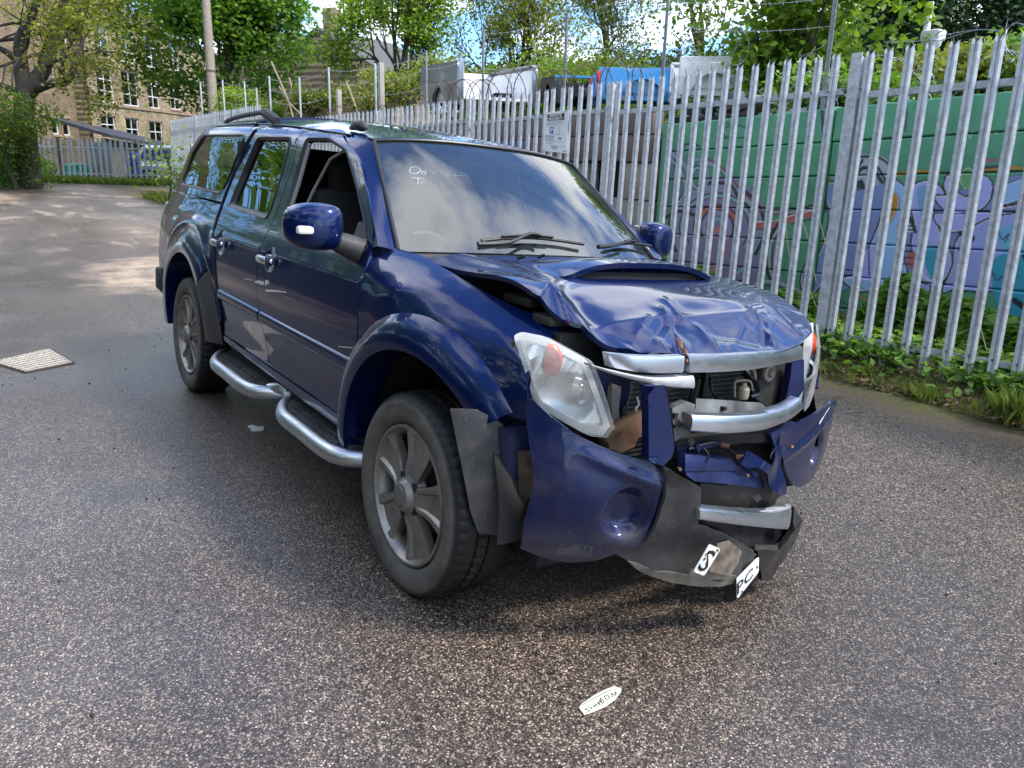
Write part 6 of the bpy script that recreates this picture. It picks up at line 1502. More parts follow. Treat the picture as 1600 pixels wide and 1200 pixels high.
# scrap car roof seen just over the green wall
sc_ = empty('scrap_car_shell', tuple(onY(1225, 180, 5.9))); tag(sc_, 'low white car shell with a maroon stripe peeping over the green wall', 'car shell'); CI = Matrix.Translation(-Vector(sc_.location))
P = [onY(a, b, 5.9) for a, b in ((1222, 184), (1228, 174), (1245, 168), (1268, 165), (1290, 163), (1330, 158), (1400, 150), (1425, 150), (1430, 160), (1425, 185))]
into(MB().prism([tuple(p) for p in P], (0, 1.3, 0)).build('car_body', simple('white_shell', (.62, .64, .66), .4, 0, .1), None), CI, sc_)
P = [onY(a, b, 5.88) for a, b in ((1268, 169), (1292, 165), (1292, 173), (1270, 176))]; into(MB().prism([tuple(p) for p in P], (0, .05, 0)).build('maroon_stripe', simple('maroon', (.16, .01, .04), .3), None), CI, sc_)
# scrap heap bits between
def scrap(px, py, w_, h, mat, lab, y=5.6):
    c = onY(px, py, y); r_ = random.Random(int(px)); m_ = MB()
    for i in range(5): m_.box(c + Vector((r_.uniform(-w_, w_) * .5, r_.uniform(0, .4), r_.uniform(-h, h) * .4)), (w_ * .6, .2, h * .35), Matrix.Rotation(r_.uniform(-.6, .6), 3, 'Y'), bev=.02)
    return tag(m_.build('scrap_pile', mat, None), lab, 'scrap pile', kind=None)
scrap(1075, 172, .5, .25, M['dark'], 'dark scrap metal heap below the dented white pickup bed')
scrap(1150, 168, .6, .30, simple('mixed_scrap', (.14, .12, .11), .6, .3, .6, 5), 'rusty brown scrap heap on the green wall top beside the white bed')
# ================================================================== CAMERA MAST
p = onY(1440, 100, 9.0); cm = empty('camera_mast', (p.x, p.y, 1.9)); tag(cm, 'white mast with a white dome security camera above the fence', 'camera mast'); KI = Matrix.Translation(-Vector(cm.location))
t0, t1 = onY(1454, 3, 9.0), onY(1440, 100, 9.0)
into(MB().tube([t1 + (t1 - t0) * 1.4, t0], .045, 10).build('mast', simple('white_mast', (.75, .75, .76), .4, 0, .1), None), KI, cm)
c = onY(1458, 56, 9.0); mm = MB(); mm.box(c + Vector((0, 0, .0)), (.26, .20, .14), bev=.03); mm.lathe([(.0, -.09), (.06, -.075), (.09, -.03), (.10, .02), (.0, .03)], 'z', tuple(c + Vector((.05, -.05, -.10))), 16); into(mm.build('camera_head', simple('white_cam', (.74, .74, .76), .35, 0, .05), None), KI, cm)
# ================================================================== WOODEN POLE
t0, t1 = onD(319, -40, 26), onD(335, 192, 26); d_ = (t0 - t1).normalized(); b0 = t1 - d_ * 3.6
up = empty('utility_pole', tuple(b0)); tag(up, 'weathered grey wooden pole rising in front of the maple tree', 'pole'); UI = Matrix.Translation(-b0)
wd = NT('weathered_wood'); n_ = wd.noise(1, 6, .65, .2, wd.map((40, 40, 1.5))); wd.set(base=wd.ramp(n_, [(.3, (.16, .125, .09)), (.7, (.36, .31, .25))]), rough=.85); wd.bump(n_, .4, .01)
into(MB().tube([b0, t1, t0], [.175, .16, .125], 14).build('pole', wd.m, None), UI, up)
into(MB().tube([onD(330, 113, 26) - d_ * .03, onD(330, 113, 26) + d_ * .03], .155, 12).build('steel_band', M['rustwire'], None), UI, up)
# ================================================================== FAR FENCE ACROSS THE END OF THE YARD
ff = empty('palisade_fence', (-34, 2.5, 0)); tag(ff, 'old low palisade fence with rusty patches across the far end of the tarmac', 'fence'); ZI = Matrix.Translation(-Vector(ff.location))
A_ = Vector((-40.5, -3.6, .0)); B_ = Vector((-32.2, 5.7, .0)); fd = (B_ - A_).normalized(); fn = Vector((fd.y, -fd.x, 0)); 
if fn.x < 0: fn = -fn
L_ = (B_ - A_).length; pf = pale_mesh('far_pale', 1.62, .105, .02, M['galv_far']); n_ = int(L_ / .235); rr = random.Random(12)
for i in range(n_):
    s_ = i * .235; lean = rr.gauss(0, .015) + (.10 if 34 < i < 39 and i % 2 else 0)
    u_ = (Vector((0, 0, 1)) + fd * lean + Vector((-.05, -.0, 0)) * .5).normalized(); p = A_ + fd * s_ + Vector((0, 0, .05 + rr.uniform(-.03, .03)))
    put(pf, 'pale', frameM(p, fd, u_, fn), ff, ZI)
for h in (.35, 1.35): into(MB().tube([A_ + Vector((0, 0, h)) - fn * .03, B_ + Vector((0, 0, h)) - fn * .03], .025, 4).build('rail', M['galv_far'], None), ZI, ff)
for s_ in (2.4, 5.1, 7.9, 10.6): into(MB().box(A_ + fd * s_ + Vector((0, 0, .85)), (.09, .09, 1.7)).build('post', simple('rusty_post', (.15, .09, .06), .7, .2, .5, 6) if s_ == 7.9 else M['galv_far'], None), ZI, ff)
# corner return of the near fence (same fence, seen end on) is the tall section built above
# corrugated panel, green crate, blue drum and van behind the far fence
def back(px, py, d): return onD(px, py, d)
c = onZ(165, 288, 0); m_ = MB()
def seat(px0, px1, py0, py1, d, th, mat, nm, lab, cat, extra=None):
    b0, b1 = onD(px0, py1, d), onD(px1, py1, d); t0 = onD(px0, py0, d); h = t0.z - b0.z; ax = (b1 - b0); ax.z = 0; w_ = ax.length; ang = math.atan2(ax.y, ax.x)
    root = empty(nm, (b0.x + ax.x / 2, b0.y + ax.y / 2, min(b0.z, b1.z)), (0, 0, ang)); tag(root, lab, cat); return root, w_, h
r_, w_, h = seat(98, 132, 256, 286, 33, .6, None, 'recycling_crate', 'turquoise ribbed plastic bin behind the far fence', 'bin')
tq = simple('turquoise_plastic', (.03, .46, .33), .4, 0, .1)
MB().box((0, .4, h / 2), (w_, .7, h), bev=.03).build('bin_body', tq, r_)
m_ = MB()
for i in range(5): m_.box((-w_ / 2 + w_ * (i + .5) / 5, .04, h * .45), (.04, .03, h * .8))
m_.box((0, .04, h * .93), (w_ * 1.04, .06, .06)); m_.build('bin_rib', simple('pale_turquoise', (.08, .55, .42), .4, 0, .1), r_); MB().box((w_ * .4, .1, h + .03), (.3, .3, .06)).build('bin_lid', simple('white_lid', (.7, .7, .7), .4), r_)
r_, w_, h = seat(143, 181, 222, 287, 33.5, .3, None, 'corrugated_panel', 'grey corrugated steel sheet standing behind the far fence', 'metal sheet')
m_ = MB(); n_ = 22
V = []; 
for j, z in enumerate((0, h)):
    for i in range(n_ + 1): V.append((-w_ / 2 + w_ * i / n_, .03 * (i % 2), z))
m_.add(V, [(i, i + 1, n_ + 2 + i, n_ + 1 + i) for i in range(n_)]); m_.build('corrugated_sheet', simple('grey_corrugated', (.30, .33, .34), .5, .3, .25, 2), r_, smooth=False)
r_, w_, h = seat(195, 214, 238, 287, 34, .3, None, 'blue_barrel', 'blue plastic barrel between the grey sheet and the silver van', 'barrel')
m_ = MB(); R_ = w_ / 2; m_.lathe([(0, 0), (R_ * .9, 0), (R_, .06), (R_, h * .3), (R_ * 1.05, h * .33), (R_, h * .36), (R_, h * .64), (R_ * 1.05, h * .67), (R_, h * .7), (R_, h * .95), (R_ * .85, h), (0, h)], 'z', (0, .4, 0), 20); m_.build('barrel_body', simple('blue_drum', (.03, .05, .30), .4, 0, .1), r_)
r_, w_, h = seat(153, 167, 277, 289, 33, .3, None, 'white_tub', 'small white tub on the ground behind the far fence', 'tub'); m_ = MB(); m_.lathe([(0, 0), (w_ * .38, 0), (w_ * .46, h), (w_ * .5, h), (w_ * .5, h * 1.05), (0, h * 1.05)], 'z', (0, .3, 0), 16); m_.build('tub_body', simple('white_tub_plastic', (.7, .7, .68), .4), r_)
# van
vb = onZ(240, 300, 0); 
r_, w_, h = seat(215, 266, 225, 290, 35, .3, None, 'parked_van', 'silver van parked nose-on behind the far fence by the stone mill', 'van')
vm = carpaint('silver_van_paint', (.50, .52, .54), .5); w_ = max(w_, 1.75)
prof = [(-.0, .25), (-.06, .55), (.0, .85), (.35, 1.02), (.95, 1.62), (1.3, 1.72), (4.2, 1.72), (4.3, .3)]
h_ = h / 1.75; V = []
for xx in (-w_ / 2, -w_ / 2 + .12, w_ / 2 - .12, w_ / 2): 
    for a, b in prof: V.append((xx, a + (.08 if abs(xx) > w_ / 2 - .05 else 0), b * h_ - (.04 if abs(xx) > w_ / 2 - .05 and b > .8 else 0)))
F = [(j * 8 + i, j * 8 + (i + 1) % 8, (j + 1) * 8 + (i + 1) % 8, (j + 1) * 8 + i) for j in range(3) for i in range(8)] + [tuple(range(8)), tuple(24 + i for i in range(8))]
MB().add(V, F).build('van_body', vm, r_, ang=25)
MB().add([(-w_ * .42, .36, 1.05 * h_), (w_ * .42, .36, 1.05 * h_), (w_ * .38, .90, 1.60 * h_), (-w_ * .38, .90, 1.60 * h_)], [(0, 1, 2, 3)]).build('windscreen', M['privacy'], r_)
for s_ in (-1, 1):
    MB().box((s_ * w_ * .38, -.03, .80 * h_), (.30, .06, .17), bev=.02).build('headlight', M['reflector'], r_); MB().box((s_ * (w_ / 2 + .10), .75, 1.1 * h_), (.14, .12, .22), bev=.03).build('door_mirror', M['black'], r_)
    for yy in (.75, 3.5): m_ = MB(); m_.lathe([(.0, -.1), (.2, -.1), (.31, -.09), (.32, 0), (.31, .09), (0, .1)], 'x', (s_ * (w_ / 2 - .12), yy, .32), 18); m_.build('wheel', M['black'], r_)
MB().box((0, -.05, .62 * h_), (w_ * .5, .04, .10)).build('grille', M['black'], r_); MB().box((0, -.06, .38 * h_), (w_ * .9, .08, .14), bev=.02).build('bumper', M['plastic'], r_)
# ================================================================== BUILDINGS
def stone(name, base, sc=1.6, brick=(.55, .16)):
    t = NT(name); b = t.node('ShaderNodeTexBrick'); b.inputs['Scale'].default_value = 1; b.inputs['Brick Width'].default_value = brick[0]; b.inputs['Row Height'].default_value = brick[1]; b.inputs['Mortar Size'].default_value = .012
    b.inputs['Color1'].default_value = tuple(c * 1.1 for c in base) + (1,); b.inputs['Color2'].default_value = tuple(c * .62 for c in base) + (1,); b.inputs['Mortar'].default_value = (.08, .065, .05, 1)
    mp = t.node('ShaderNodeMapping'); mp.inputs['Rotation'].default_value = (PI / 2, 0, 0); t.l.new(t.co(), mp.inputs[0]); t.l.new(mp.outputs[0], b.inputs['Vector'])
    n = t.noise(.5, 6, .65, .4); c = t.mix(t.ramp(n, [(.35, 0.), (.65, .75)]), b.outputs[0], (.07, .05, .035)); c = t.mix(t.math('MULTIPLY', t.noise(7, 4), .35), c, (.30, .20, .10)); t.set(base=c, rough=.85); t.bump(b.outputs['Fac'], .3, -.02); return t.m
M['sandstone'] = stone('yellow_sandstone', (.52, .40, .235)); M['darkstone'] = stone('sooty_stone', (.33, .235, .14)); M['pinkbrick'] = stone('pink_brick', (.32, .14, .12), brick=(.23, .08))
def roofm(name, base):
    t = NT(name); b = t.node('ShaderNodeTexBrick'); b.inputs['Scale'].default_value = 1; b.inputs['Brick Width'].default_value = .35; b.inputs['Row Height'].default_value = .22; b.inputs['Mortar Size'].default_value = .012
    b.inputs['Color1'].default_value = tuple(base) + (1,); b.inputs['Color2'].default_value = tuple(c * .7 for c in base) + (1,); b.inputs['Mortar'].default_value = tuple(c * .35 for c in base) + (1,); t.l.new(t.co(), b.inputs['Vector'])
    t.set(base=t.mix(t.math('MULTIPLY', t.noise(1.3, 5), .4), b.outputs[0], (.10, .09, .075)), rough=.7); return t.m
M['slate'] = roofm('stone_slate', (.115, .105, .10)); M['pvc'] = simple('white_window_frame', (.72, .72, .70), .4, 0, .05); M['lintel'] = simple('stone_lintel', (.28, .20, .12), .8, 0, .3, 2)
def building(nm, lab, origin, ang, W_, D_, H_, mat, wins, roofh=2.0, eave=.3, zb=0, chim=(), courses=()):
    """origin = left end of the facade at ground, facade runs along local +x, faces local -y"""
    root = empty(nm, origin, (0, 0, ang)); tag(root, lab, 'building')
    holes = [(x, z, w_, h) for x, z, w_, h, *_ in wins]
    O = [(0, zb), (W_, zb), (W_, H_), (0, H_)]
    panel('front_wall', O, lambda x, z: Vector((x, 0, z)), (0, -1, 0), mat, root, [[(x, z), (x + w_, z), (x + w_, z + h), (x, z + h)] for x, z, w_, h in holes], 4, .22, flatn=True, back=False)
    m_ = MB(); m_.add([(0, 0, zb), (0, D_, zb), (0, D_, H_), (0, D_ / 2, H_ + roofh), (0, 0, H_), (W_, 0, zb), (W_, D_, zb), (W_, D_, H_), (W_, D_ / 2, H_ + roofh), (W_, 0, H_)], [(0, 1, 2, 3, 4), (5, 9, 8, 7, 6), (1, 6, 7, 2)]); m_.build('end_wall', mat, root, smooth=False)
    m_ = MB(); m_.prism([(-.2, -eave, H_ - .05), (-.2, D_ / 2, H_ + roofh + .12), (-.2, D_ + eave, H_ - .05), (-.2, D_ / 2, H_ + roofh - .06)], (W_ + .4, 0, 0)); m_.build('roof', M['slate'], root, smooth=False)
    for z in courses: MB().box((W_ / 2, -.04, z), (W_, .10, .16)).build('string_course', M['lintel'], root, smooth=False)
    MB().box((W_ / 2, -eave * .8, H_ - .12), (W_, .12, .12)).build('gutter', M['dark'], root, smooth=False)
    for x, z, w_, h, *st in wins:
        nx_, nz_ = st if st else (2, 3); f = MB(); t_ = .07
        f.box((x + w_ / 2, .10, z + t_ / 2), (w_, .07, t_)); f.box((x + w_ / 2, .10, z + h - t_ / 2), (w_, .07, t_)); f.box((x + t_ / 2, .10, z + h / 2), (t_, .066, h - .14)); f.box((x + w_ - t_ / 2, .10, z + h / 2), (t_, .066, h - .14))
        for i in range(1, nx_): f.box((x + w_ * i / nx_, .10, z + h / 2), (.065, .06, h - .14))
        for j in range(1, nz_): f.box((x + w_ / 2, .10, z + h * j / nz_), (w_ - .14, .056, .065))
        fo = f.build('window', M['pvc'], root, smooth=False)
        mesh('pane', [(x + .04, .115, z + .04), (x + w_ - .04, .115, z + .04), (x + w_ - .04, .115, z + h - .04), (x + .04, .115, z + h - .04)], [(0, 1, 2, 3)], M['pane'], fo, False)
        MB().box((x + w_ / 2, -.02, z - .08), (w_ + .2, .12, .13)).build('sill', M['lintel'], root, smooth=False); MB().box((x + w_ / 2, -.015, z + h + .12), (w_ + .3, .06, .24)).build('lintel', M['lintel'], root, smooth=False)
    MB().box((W_ / 2, 1.2, (H_ + zb) / 2), (W_ - 1, .1, H_ - zb - .4)).build('interior', simple('dim_interior', (.03, .03, .035), .9), root, smooth=False)
    for cx_ in chim: MB().box((cx_, D_ / 2, H_ + roofh + .5), (.9, .6, 1.4), bev=.03).build('chimney', M['darkstone'], root)
    return root
# mill: facade line through two picture points, running away to the right
dirM = (ray(750, 238)); dirM.z = 0; dirM.normalize()
def facade(px, py, dist): return onD(px, py, dist)
def hit_facade(P0, px, py):
    n_ = Vector((-dirM.y, dirM.x, 0)); r_ = ray(px, py); t_ = (P0 - CAM).dot(n_) / r_.dot(n_); return CAM + r_ * t_
P0 = onD(140, 158, 52)
def uz(px, py): p = hit_facade(P0, px, py); return (Vector((p.x - P0.x, p.y - P0.y, 0)).dot(dirM), p.z)
mw = []
def addw(l, r, t, b, nx_=2, nz_=3):
    u0, z0 = uz(l, b); u1, _ = uz(r, b); _, z1 = uz((l + r) / 2, t); mw.append((u0, z0, u1 - u0, z1 - z0, nx_, nz_))
for l, r, t, b in ((160, 182, 181, 208), (199.5, 219, 185, 219), (236, 256, 190, 222)): addw(l, r, t, b, 2, 2)
for l, r, t, b in ((155, 179, 107, 158), (194, 218, 113, 164), (233, 250, 117, 168), (268, 283, 122, 170)): addw(l, r, t, b, 2, 3)
for l, r, t, b in ((150, 172, 40, 86), (190, 212, 50, 95), (230, 248, 60, 103), (266, 280, 66, 108)): addw(l, r, t, b, 2, 3)
us = [m[0] for m in mw]; u_min = uz(140, 158)[0]; zt = uz(150, 18)[1]; zc1 = uz(140, 160)[1]; zc2 = uz(140, 94)[1]
W_ = uz(300, 180)[0] - u_min + 10
mw = [(a - u_min, b, c, d, e, f) for a, b, c, d, e, f in mw]
ang = math.atan2(dirM.y, dirM.x)
building('mill_building', 'three-storey yellow sandstone mill with white window frames behind the maple tree', (P0.x + dirM.x * u_min, P0.y + dirM.y * u_min, 0), ang, W_, 12, zt, M['sandstone'], mw, 3.0, .3, -1, (4,), (zc1, zc2))
# taller wing to its left, slightly forward
P1 = P0 - dirM * 9.5 + Vector((-dirM.y, dirM.x, 0)) * .8
lw = []
for l, r, t, b, nz in ((104, 114, 185, 210, 1), (121, 131, 186, 212, 1), (101, 107, 100, 122, 2), (114, 125, 105, 134, 2), (100, 108, 36, 66, 2), (116, 126, 44, 72, 2)):
    p0 = uz(l, b); p1 = uz(r, b); z1 = uz((l + r) / 2, t)[1]; lw.append((p0[0] - u_min + 9.5, p0[1], p1[0] - p0[0], z1 - p0[1], 1, max(1, nz)))
building('mill_building', 'sooty stone wing of the mill seen through the bare branches at left', (P1.x, P1.y, 0), ang, 9.3, 9, zt + 2.5, M['darkstone'], lw, 2.0, .2, -1)
P2 = P0 - dirM * 13.5 + Vector((-dirM.y, dirM.x, 0)) * 2
building('brick_building', 'pinkish brick building behind the dark forked tree at the left edge', (P2.x, P2.y, 0), ang, 7, 8, zt + 1, M['pinkbrick'], [(1.2, 4, 1.1, 2.0, 1, 2), (4.6, 4, 1.1, 2.0, 1, 2), (1.2, 8, 1.1, 2.0, 1, 2), (4.6, 8, 1.1, 2.0, 1, 2), (1.2, .6, 1.1, 2, 1, 2), (4.6, .6, 1.1, 2, 1, 2)], 2.0, .2, -1)
# lean-to shed with dark roof in front of the mill
s0, s1 = onD(146, 210, 40), onD(232, 226, 44); shd = empty('lean_to_shed', (s0.x, s0.y, 0)); tag(shd, 'low shed with a sloping black felt roof in front of the mill', 'shed'); DI = Matrix.Translation(-Vector(shd.location))
ax = s1 - s0; nrm = Vector((ax.y, -ax.x, 0)).normalized(); 
if nrm.x < 0: nrm = -nrm
q = [s0 + nrm * 1.0, s1 + nrm * 1.0 + ax * .5, s1 - nrm * 3 + ax * .5 + Vector((0, 0, .9)), s0 - nrm * 3 + Vector((0, 0, .9))]
into(MB().prism([tuple(v) for v in q], (0, 0, -.15)).build('shed_roof', simple('black_felt', (.035, .035, .04), .7, 0, .3, 1), None, smooth=False), DI, shd)
into(MB().prism([(v.x, v.y, v.z - .16) for v in (s0 + nrm * .6, s1 + nrm * .6 + ax * .5, s1 + nrm * .4 + ax * .5, s0 + nrm * .4)], (0, 0, -2.4)).build('shed_wall', simple('dark_boarding', (.10, .085, .07), .8, 0, .4, 2), None, smooth=False), DI, shd)
# rubble-stone yard wall behind the far fence
sw = empty('stone_wall', tuple(onZ(60, 283, 0))); tag(sw, 'rough sooty stone wall behind the left part of the far fence', 'wall'); a_, b_ = onD(-60, 268, 41), onD(150, 272, 40); WI = Matrix.Translation(-Vector(sw.location))
ax = (b_ - a_); ax.z = 0; into(MB().prism([(a_.x, a_.y, -.1), (b_.x, b_.y, -.1), (b_.x - .4, b_.y + .1, -.1), (a_.x - .4, a_.y + .1, -.1)], (0, 0, 1.75)).build('wall_face', M['darkstone'], None, smooth=False), WI, sw)
# terrace in the middle distance
def terrace(lab, l, r, ye, yb, d, wins, dirpx, roofh, D_=8, mat=None):
    p0 = onD(l, yb, d); dr = ray(dirpx, 238); dr.z = 0; dr.normalize(); n_ = Vector((-dr.y, dr.x, 0))
    def hz(px, py): r_ = ray(px, py); t_ = (p0 - CAM).dot(n_) / r_.dot(n_); p = CAM + r_ * t_; return Vector((p.x - p0.x, p.y - p0.y, 0)).dot(dr), p.z
    W_ = hz(r, yb)[0]; z0 = p0.z; H_ = hz(l, ye)[1]; ws = []
    for a, b, t, q in wins: u0, zb = hz(a, q); u1, _ = hz(b, q); ws.append((u0, zb - z0, u1 - u0, hz(a, t)[1] - zb, 2, 3))
    return building('terraced_house', lab, (p0.x, p0.y, z0), math.atan2(dr.y, dr.x), W_, D_, H_ - z0, mat or M['sandstone'], ws, roofh, .3, -1.5, (1.2,))
terrace('stone terraced house with grey slate roof above the cab roof left of the concrete post', 478, 580, 116, 175, 46, [(481, 491, 134, 156), (503, 514, 130, 154), (528, 539, 133, 153)], 1500, 2.6)
terrace('stone house half hidden by the tree beside the silver pickup bed', 596, 700, 112, 175, 43, [(609, 624, 122, 150), (640, 652, 128, 150)], 1450, 2.2)
# ================================================================== VEGETATION
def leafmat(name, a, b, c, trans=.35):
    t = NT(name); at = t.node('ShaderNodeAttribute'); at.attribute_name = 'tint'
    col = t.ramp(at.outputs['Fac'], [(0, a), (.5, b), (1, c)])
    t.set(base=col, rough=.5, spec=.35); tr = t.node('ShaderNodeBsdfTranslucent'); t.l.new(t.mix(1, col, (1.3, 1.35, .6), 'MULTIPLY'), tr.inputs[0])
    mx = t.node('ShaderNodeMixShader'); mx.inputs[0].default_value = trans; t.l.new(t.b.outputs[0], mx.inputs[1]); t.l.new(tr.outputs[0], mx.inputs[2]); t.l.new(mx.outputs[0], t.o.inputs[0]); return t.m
M['lf_maple'] = leafmat('maple_leaves', (.045, .11, .018), (.145, .27, .035), (.32, .47, .07), .48)
M['lf_yellow'] = leafmat('young_yellow_leaves', (.10, .13, .02), (.24, .27, .035), (.42, .38, .06), .45)
M['lf_lime'] = leafmat('fresh_lime_leaves', (.09, .17, .02), (.22, .34, .04), (.42, .50, .09), .46)
M['lf_dark'] = leafmat('dark_evergreen_leaves', (.010, .028, .010), (.022, .055, .015), (.045, .09, .022), .15)
M['lf_olive'] = leafmat('olive_budding_leaves', (.09, .11, .025), (.20, .24, .045), (.34, .36, .08), .42)
M['lf_bramble'] = leafmat('bramble_leaves', (.06, .14, .022), (.14, .28, .04), (.27, .43, .08), .42)
M['grass'] = leafmat('grass_blades', (.09, .14, .025), (.17, .26, .04), (.34, .36, .11), .4)
M['dead'] = leafmat('dead_leaves', (.05, .03, .015), (.12, .07, .035), (.25, .18, .09), .2)
bk = NT('bark'); n_ = bk.noise(1, 6, .7, .3, bk.map((14, 14, 3))); bk.set(base=bk.ramp(n_, [(.3, (.018, .015, .012)), (.7, (.075, .065, .050))]), rough=.9); bk.bump(n_, .5, .02); M['bark'] = bk.m
M['barkl'] = simple('mossy_bark', (.10, .095, .055), .9, 0, .4, 3)
M['stem'] = simple('dry_stem', (.38, .30, .19), .8, 0, .3, 20)
def leaves_np(P, size, rg, up=.5, shape=6, droop=0):
    "P (n,3) centres -> leaf polygons"
    n = len(P); nrm = rg.normal(size=(n, 3)); nrm[:, 2] = np.abs(nrm[:, 2]) + up; nrm /= np.linalg.norm(nrm, axis=1)[:, None]
    a = rg.normal(size=(n, 3)); a[:, 2] -= droop; a -= nrm * (a * nrm).sum(1)[:, None]; a /= np.linalg.norm(a, axis=1)[:, None]; b = np.cross(nrm, a)
    sz = size * rg.uniform(.6, 1.35, n)[:, None]
    if shape == 4: pts = [(-.5, 0, 0), (0, .36, .05), (.55, 0, 0), (0, -.36, .05)]
    elif shape == 3: pts = [(-.5, .22, 0), (.6, 0, 0), (-.5, -.22, 0)]
    else: pts = [(-.5, 0, 0), (-.22, .42, .08), (.18, .30, .06), (.6, 0, -.05), (.18, -.30, .06), (-.22, -.42, .08)]
    V = np.stack([P + sz * (a * x + b * y + nrm * z) for x, y, z in pts], 1).reshape(-1, 3)
    k = len(pts); F = np.arange(n * k).reshape(n, k); return V, F, k
def crown_mesh(name, P, size, mat, parent, rg, up=.5, shape=4, tint=None, droop=0):
    V, F, k = leaves_np(P, size, rg, up, shape, droop)
    if tint is None: tint = rg.uniform(0, 1, len(P))
    return npmesh(name, V, F, mat, parent, False, np.repeat(tint, k))
def grow(base, d0, length, rad, depth, rs, spread=.55, nseg=4, kids=(3, 4), shrink=.68, lift=.15, wob=.18, fork0=None):
    "returns list of (path, radii) and list of twig tips"
    B = []; T = []
    def rec(p, d, l, r, dp):
        P = [p]; R_ = [r]; q = p; dd = d
        for i in range(nseg):
            dd = (dd + Vector((rs.gauss(0, wob), rs.gauss(0, wob), rs.gauss(0, wob) + lift * .3))).normalized(); q = q + dd * l / nseg; P.append(q); R_.append(r * (1 - .45 * (i + 1) / nseg))
        B.append((P, R_, dp))
        if dp == 0: T.extend(P[1:]); return
        if dp == 1: T.append(q)
        k = rs.randint(*kids)
        for j in range(k):
            i = rs.randint(max(1, nseg // 2), nseg) if j else nseg; s_ = P[i]
            ax = Vector((rs.gauss(0, 1), rs.gauss(0, 1), rs.gauss(0, .5))); nd = (dd + ax.normalized() * spread * rs.uniform(.7, 1.5) + Vector((0, 0, lift))).normalized()
            rec(s_, nd, l * shrink * rs.uniform(.8, 1.2), max(.008, R_[i] * .72), dp - 1)
    for dd, ll, rr_ in (fork0 or [(d0, length, rad)]): rec(Vector(base), Vector(dd).normalized(), ll, rr_, depth)
    return B, T
def bark_mesh(name, B, mat, parent, minr=.0):
    m_ = MB()
    for P, R_, dp in B: m_.tube(P, R_, 8 if dp > 3 else 5 if dp > 1 else 3, caps=False)
    return mesh(name, m_.V, m_.F, mat, parent, True)
def tree(nm, lab, base, H, spread_r, seed, leafm, nleaf, lsize, rad=.2, depth=4, bark=None, fill_=0, grp=None, trunk=.3, sig=.35, spread=.55, fork0=None, shape=4, lift=.15, clump=1.0, kids=(3, 4), cz=.62, rz=.42, skirt=None, wob=.18, stems=None, kd=.8):
    rs = random.Random(seed); rg = np.random.default_rng(seed)
    root = empty(nm, tuple(base)); tag(root, lab, 'tree', grp)
    if stems is None: B, T = grow((0, 0, 0), (0, 0, 1), H * trunk, rad, depth, rs, spread, fork0=fork0, lift=lift, kids=kids, wob=wob)
    else:
        B, T = [], []
        for P_, R_ in stems:
            P_ = [Vector(p) - Vector(base) for p in crom([tuple(p) for p in P_], 3)]; R_ = list(np.interp(np.linspace(0, 1, len(P_)), np.linspace(0, 1, len(R_)), R_)); B.append((P_, R_, 9))
            for k in range(4, len(P_), 1):
                if rs.random() < kd: 
                    d_ = Vector((rs.gauss(.3, .8), rs.gauss(0, .8), rs.uniform(-.25, .7))).normalized(); b_, t_ = grow(P_[k], d_, H * trunk, max(.04, R_[k] * .35), depth, rs, spread, lift=lift, kids=kids, wob=wob); B += b_; T += t_
    # scale branches so the crown fills the intended envelope
    T_ = np.array([tuple(t_) for t_ in T]); c = np.array((0, 0, H * cz)); rr_ = np.array((spread_r, spread_r, H * rz))
    lo, hi = np.percentile(T_, 4, 0), np.percentile(T_, 96, 0)
    mx = max(np.percentile(np.hypot(T_[:, 0], T_[:, 1]), 99.5), .1) * 1.12; fx = spread_r / mx; fz = (H * .97) / max(T_[:, 2].max(), .1)
    if stems is not None: fx = fz = 1.0
    sc_ = lambda p: Vector((p[0] * fx, p[1] * fx, p[2] * fz))
    B2 = [([sc_(p) for p in P], R_, dp) for P, R_, dp in B]; T_ = T_ * (fx, fx, fz)
    bark_mesh('trunk', B2, bark or M['bark'], root)
    n1 = int(nleaf * (1 - fill_)); idx = rg.integers(0, len(T_), n1); P = T_[idx] + rg.normal(size=(n1, 3)) * (sig, sig, sig * .7) * np.array([clump])
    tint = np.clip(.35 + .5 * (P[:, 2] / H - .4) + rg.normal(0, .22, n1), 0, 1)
    if fill_:
        n2 = nleaf - n1; u = rg.normal(size=(n2, 3)); u /= np.linalg.norm(u, axis=1)[:, None]; r_ = rg.uniform(.45, 1, n2)[:, None] ** .5
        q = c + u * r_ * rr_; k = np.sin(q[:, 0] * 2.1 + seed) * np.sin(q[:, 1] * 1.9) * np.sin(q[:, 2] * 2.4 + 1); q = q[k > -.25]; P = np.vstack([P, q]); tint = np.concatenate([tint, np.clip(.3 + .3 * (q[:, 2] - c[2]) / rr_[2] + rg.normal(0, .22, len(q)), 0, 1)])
    crown_mesh('crown', P, lsize, leafm, root, rg, .5, shape, tint); return root
def at(px, py, d): return onD(px, py, d)
def ground_under(px, d, z): p = onD(px, 240, d); return Vector((p.x, p.y, z))
# dense maple in front of the mill
tree('maple_tree', 'dense bright green maple in full leaf behind the wooden pole', ground_under(352, 31, .3), 9.2, 3.7, 11, M['lf_maple'], 40000, .16, .30, 5, fill_=.30, trunk=.24, sig=.30, lift=.10, shape=6, cz=.60, rz=.36)
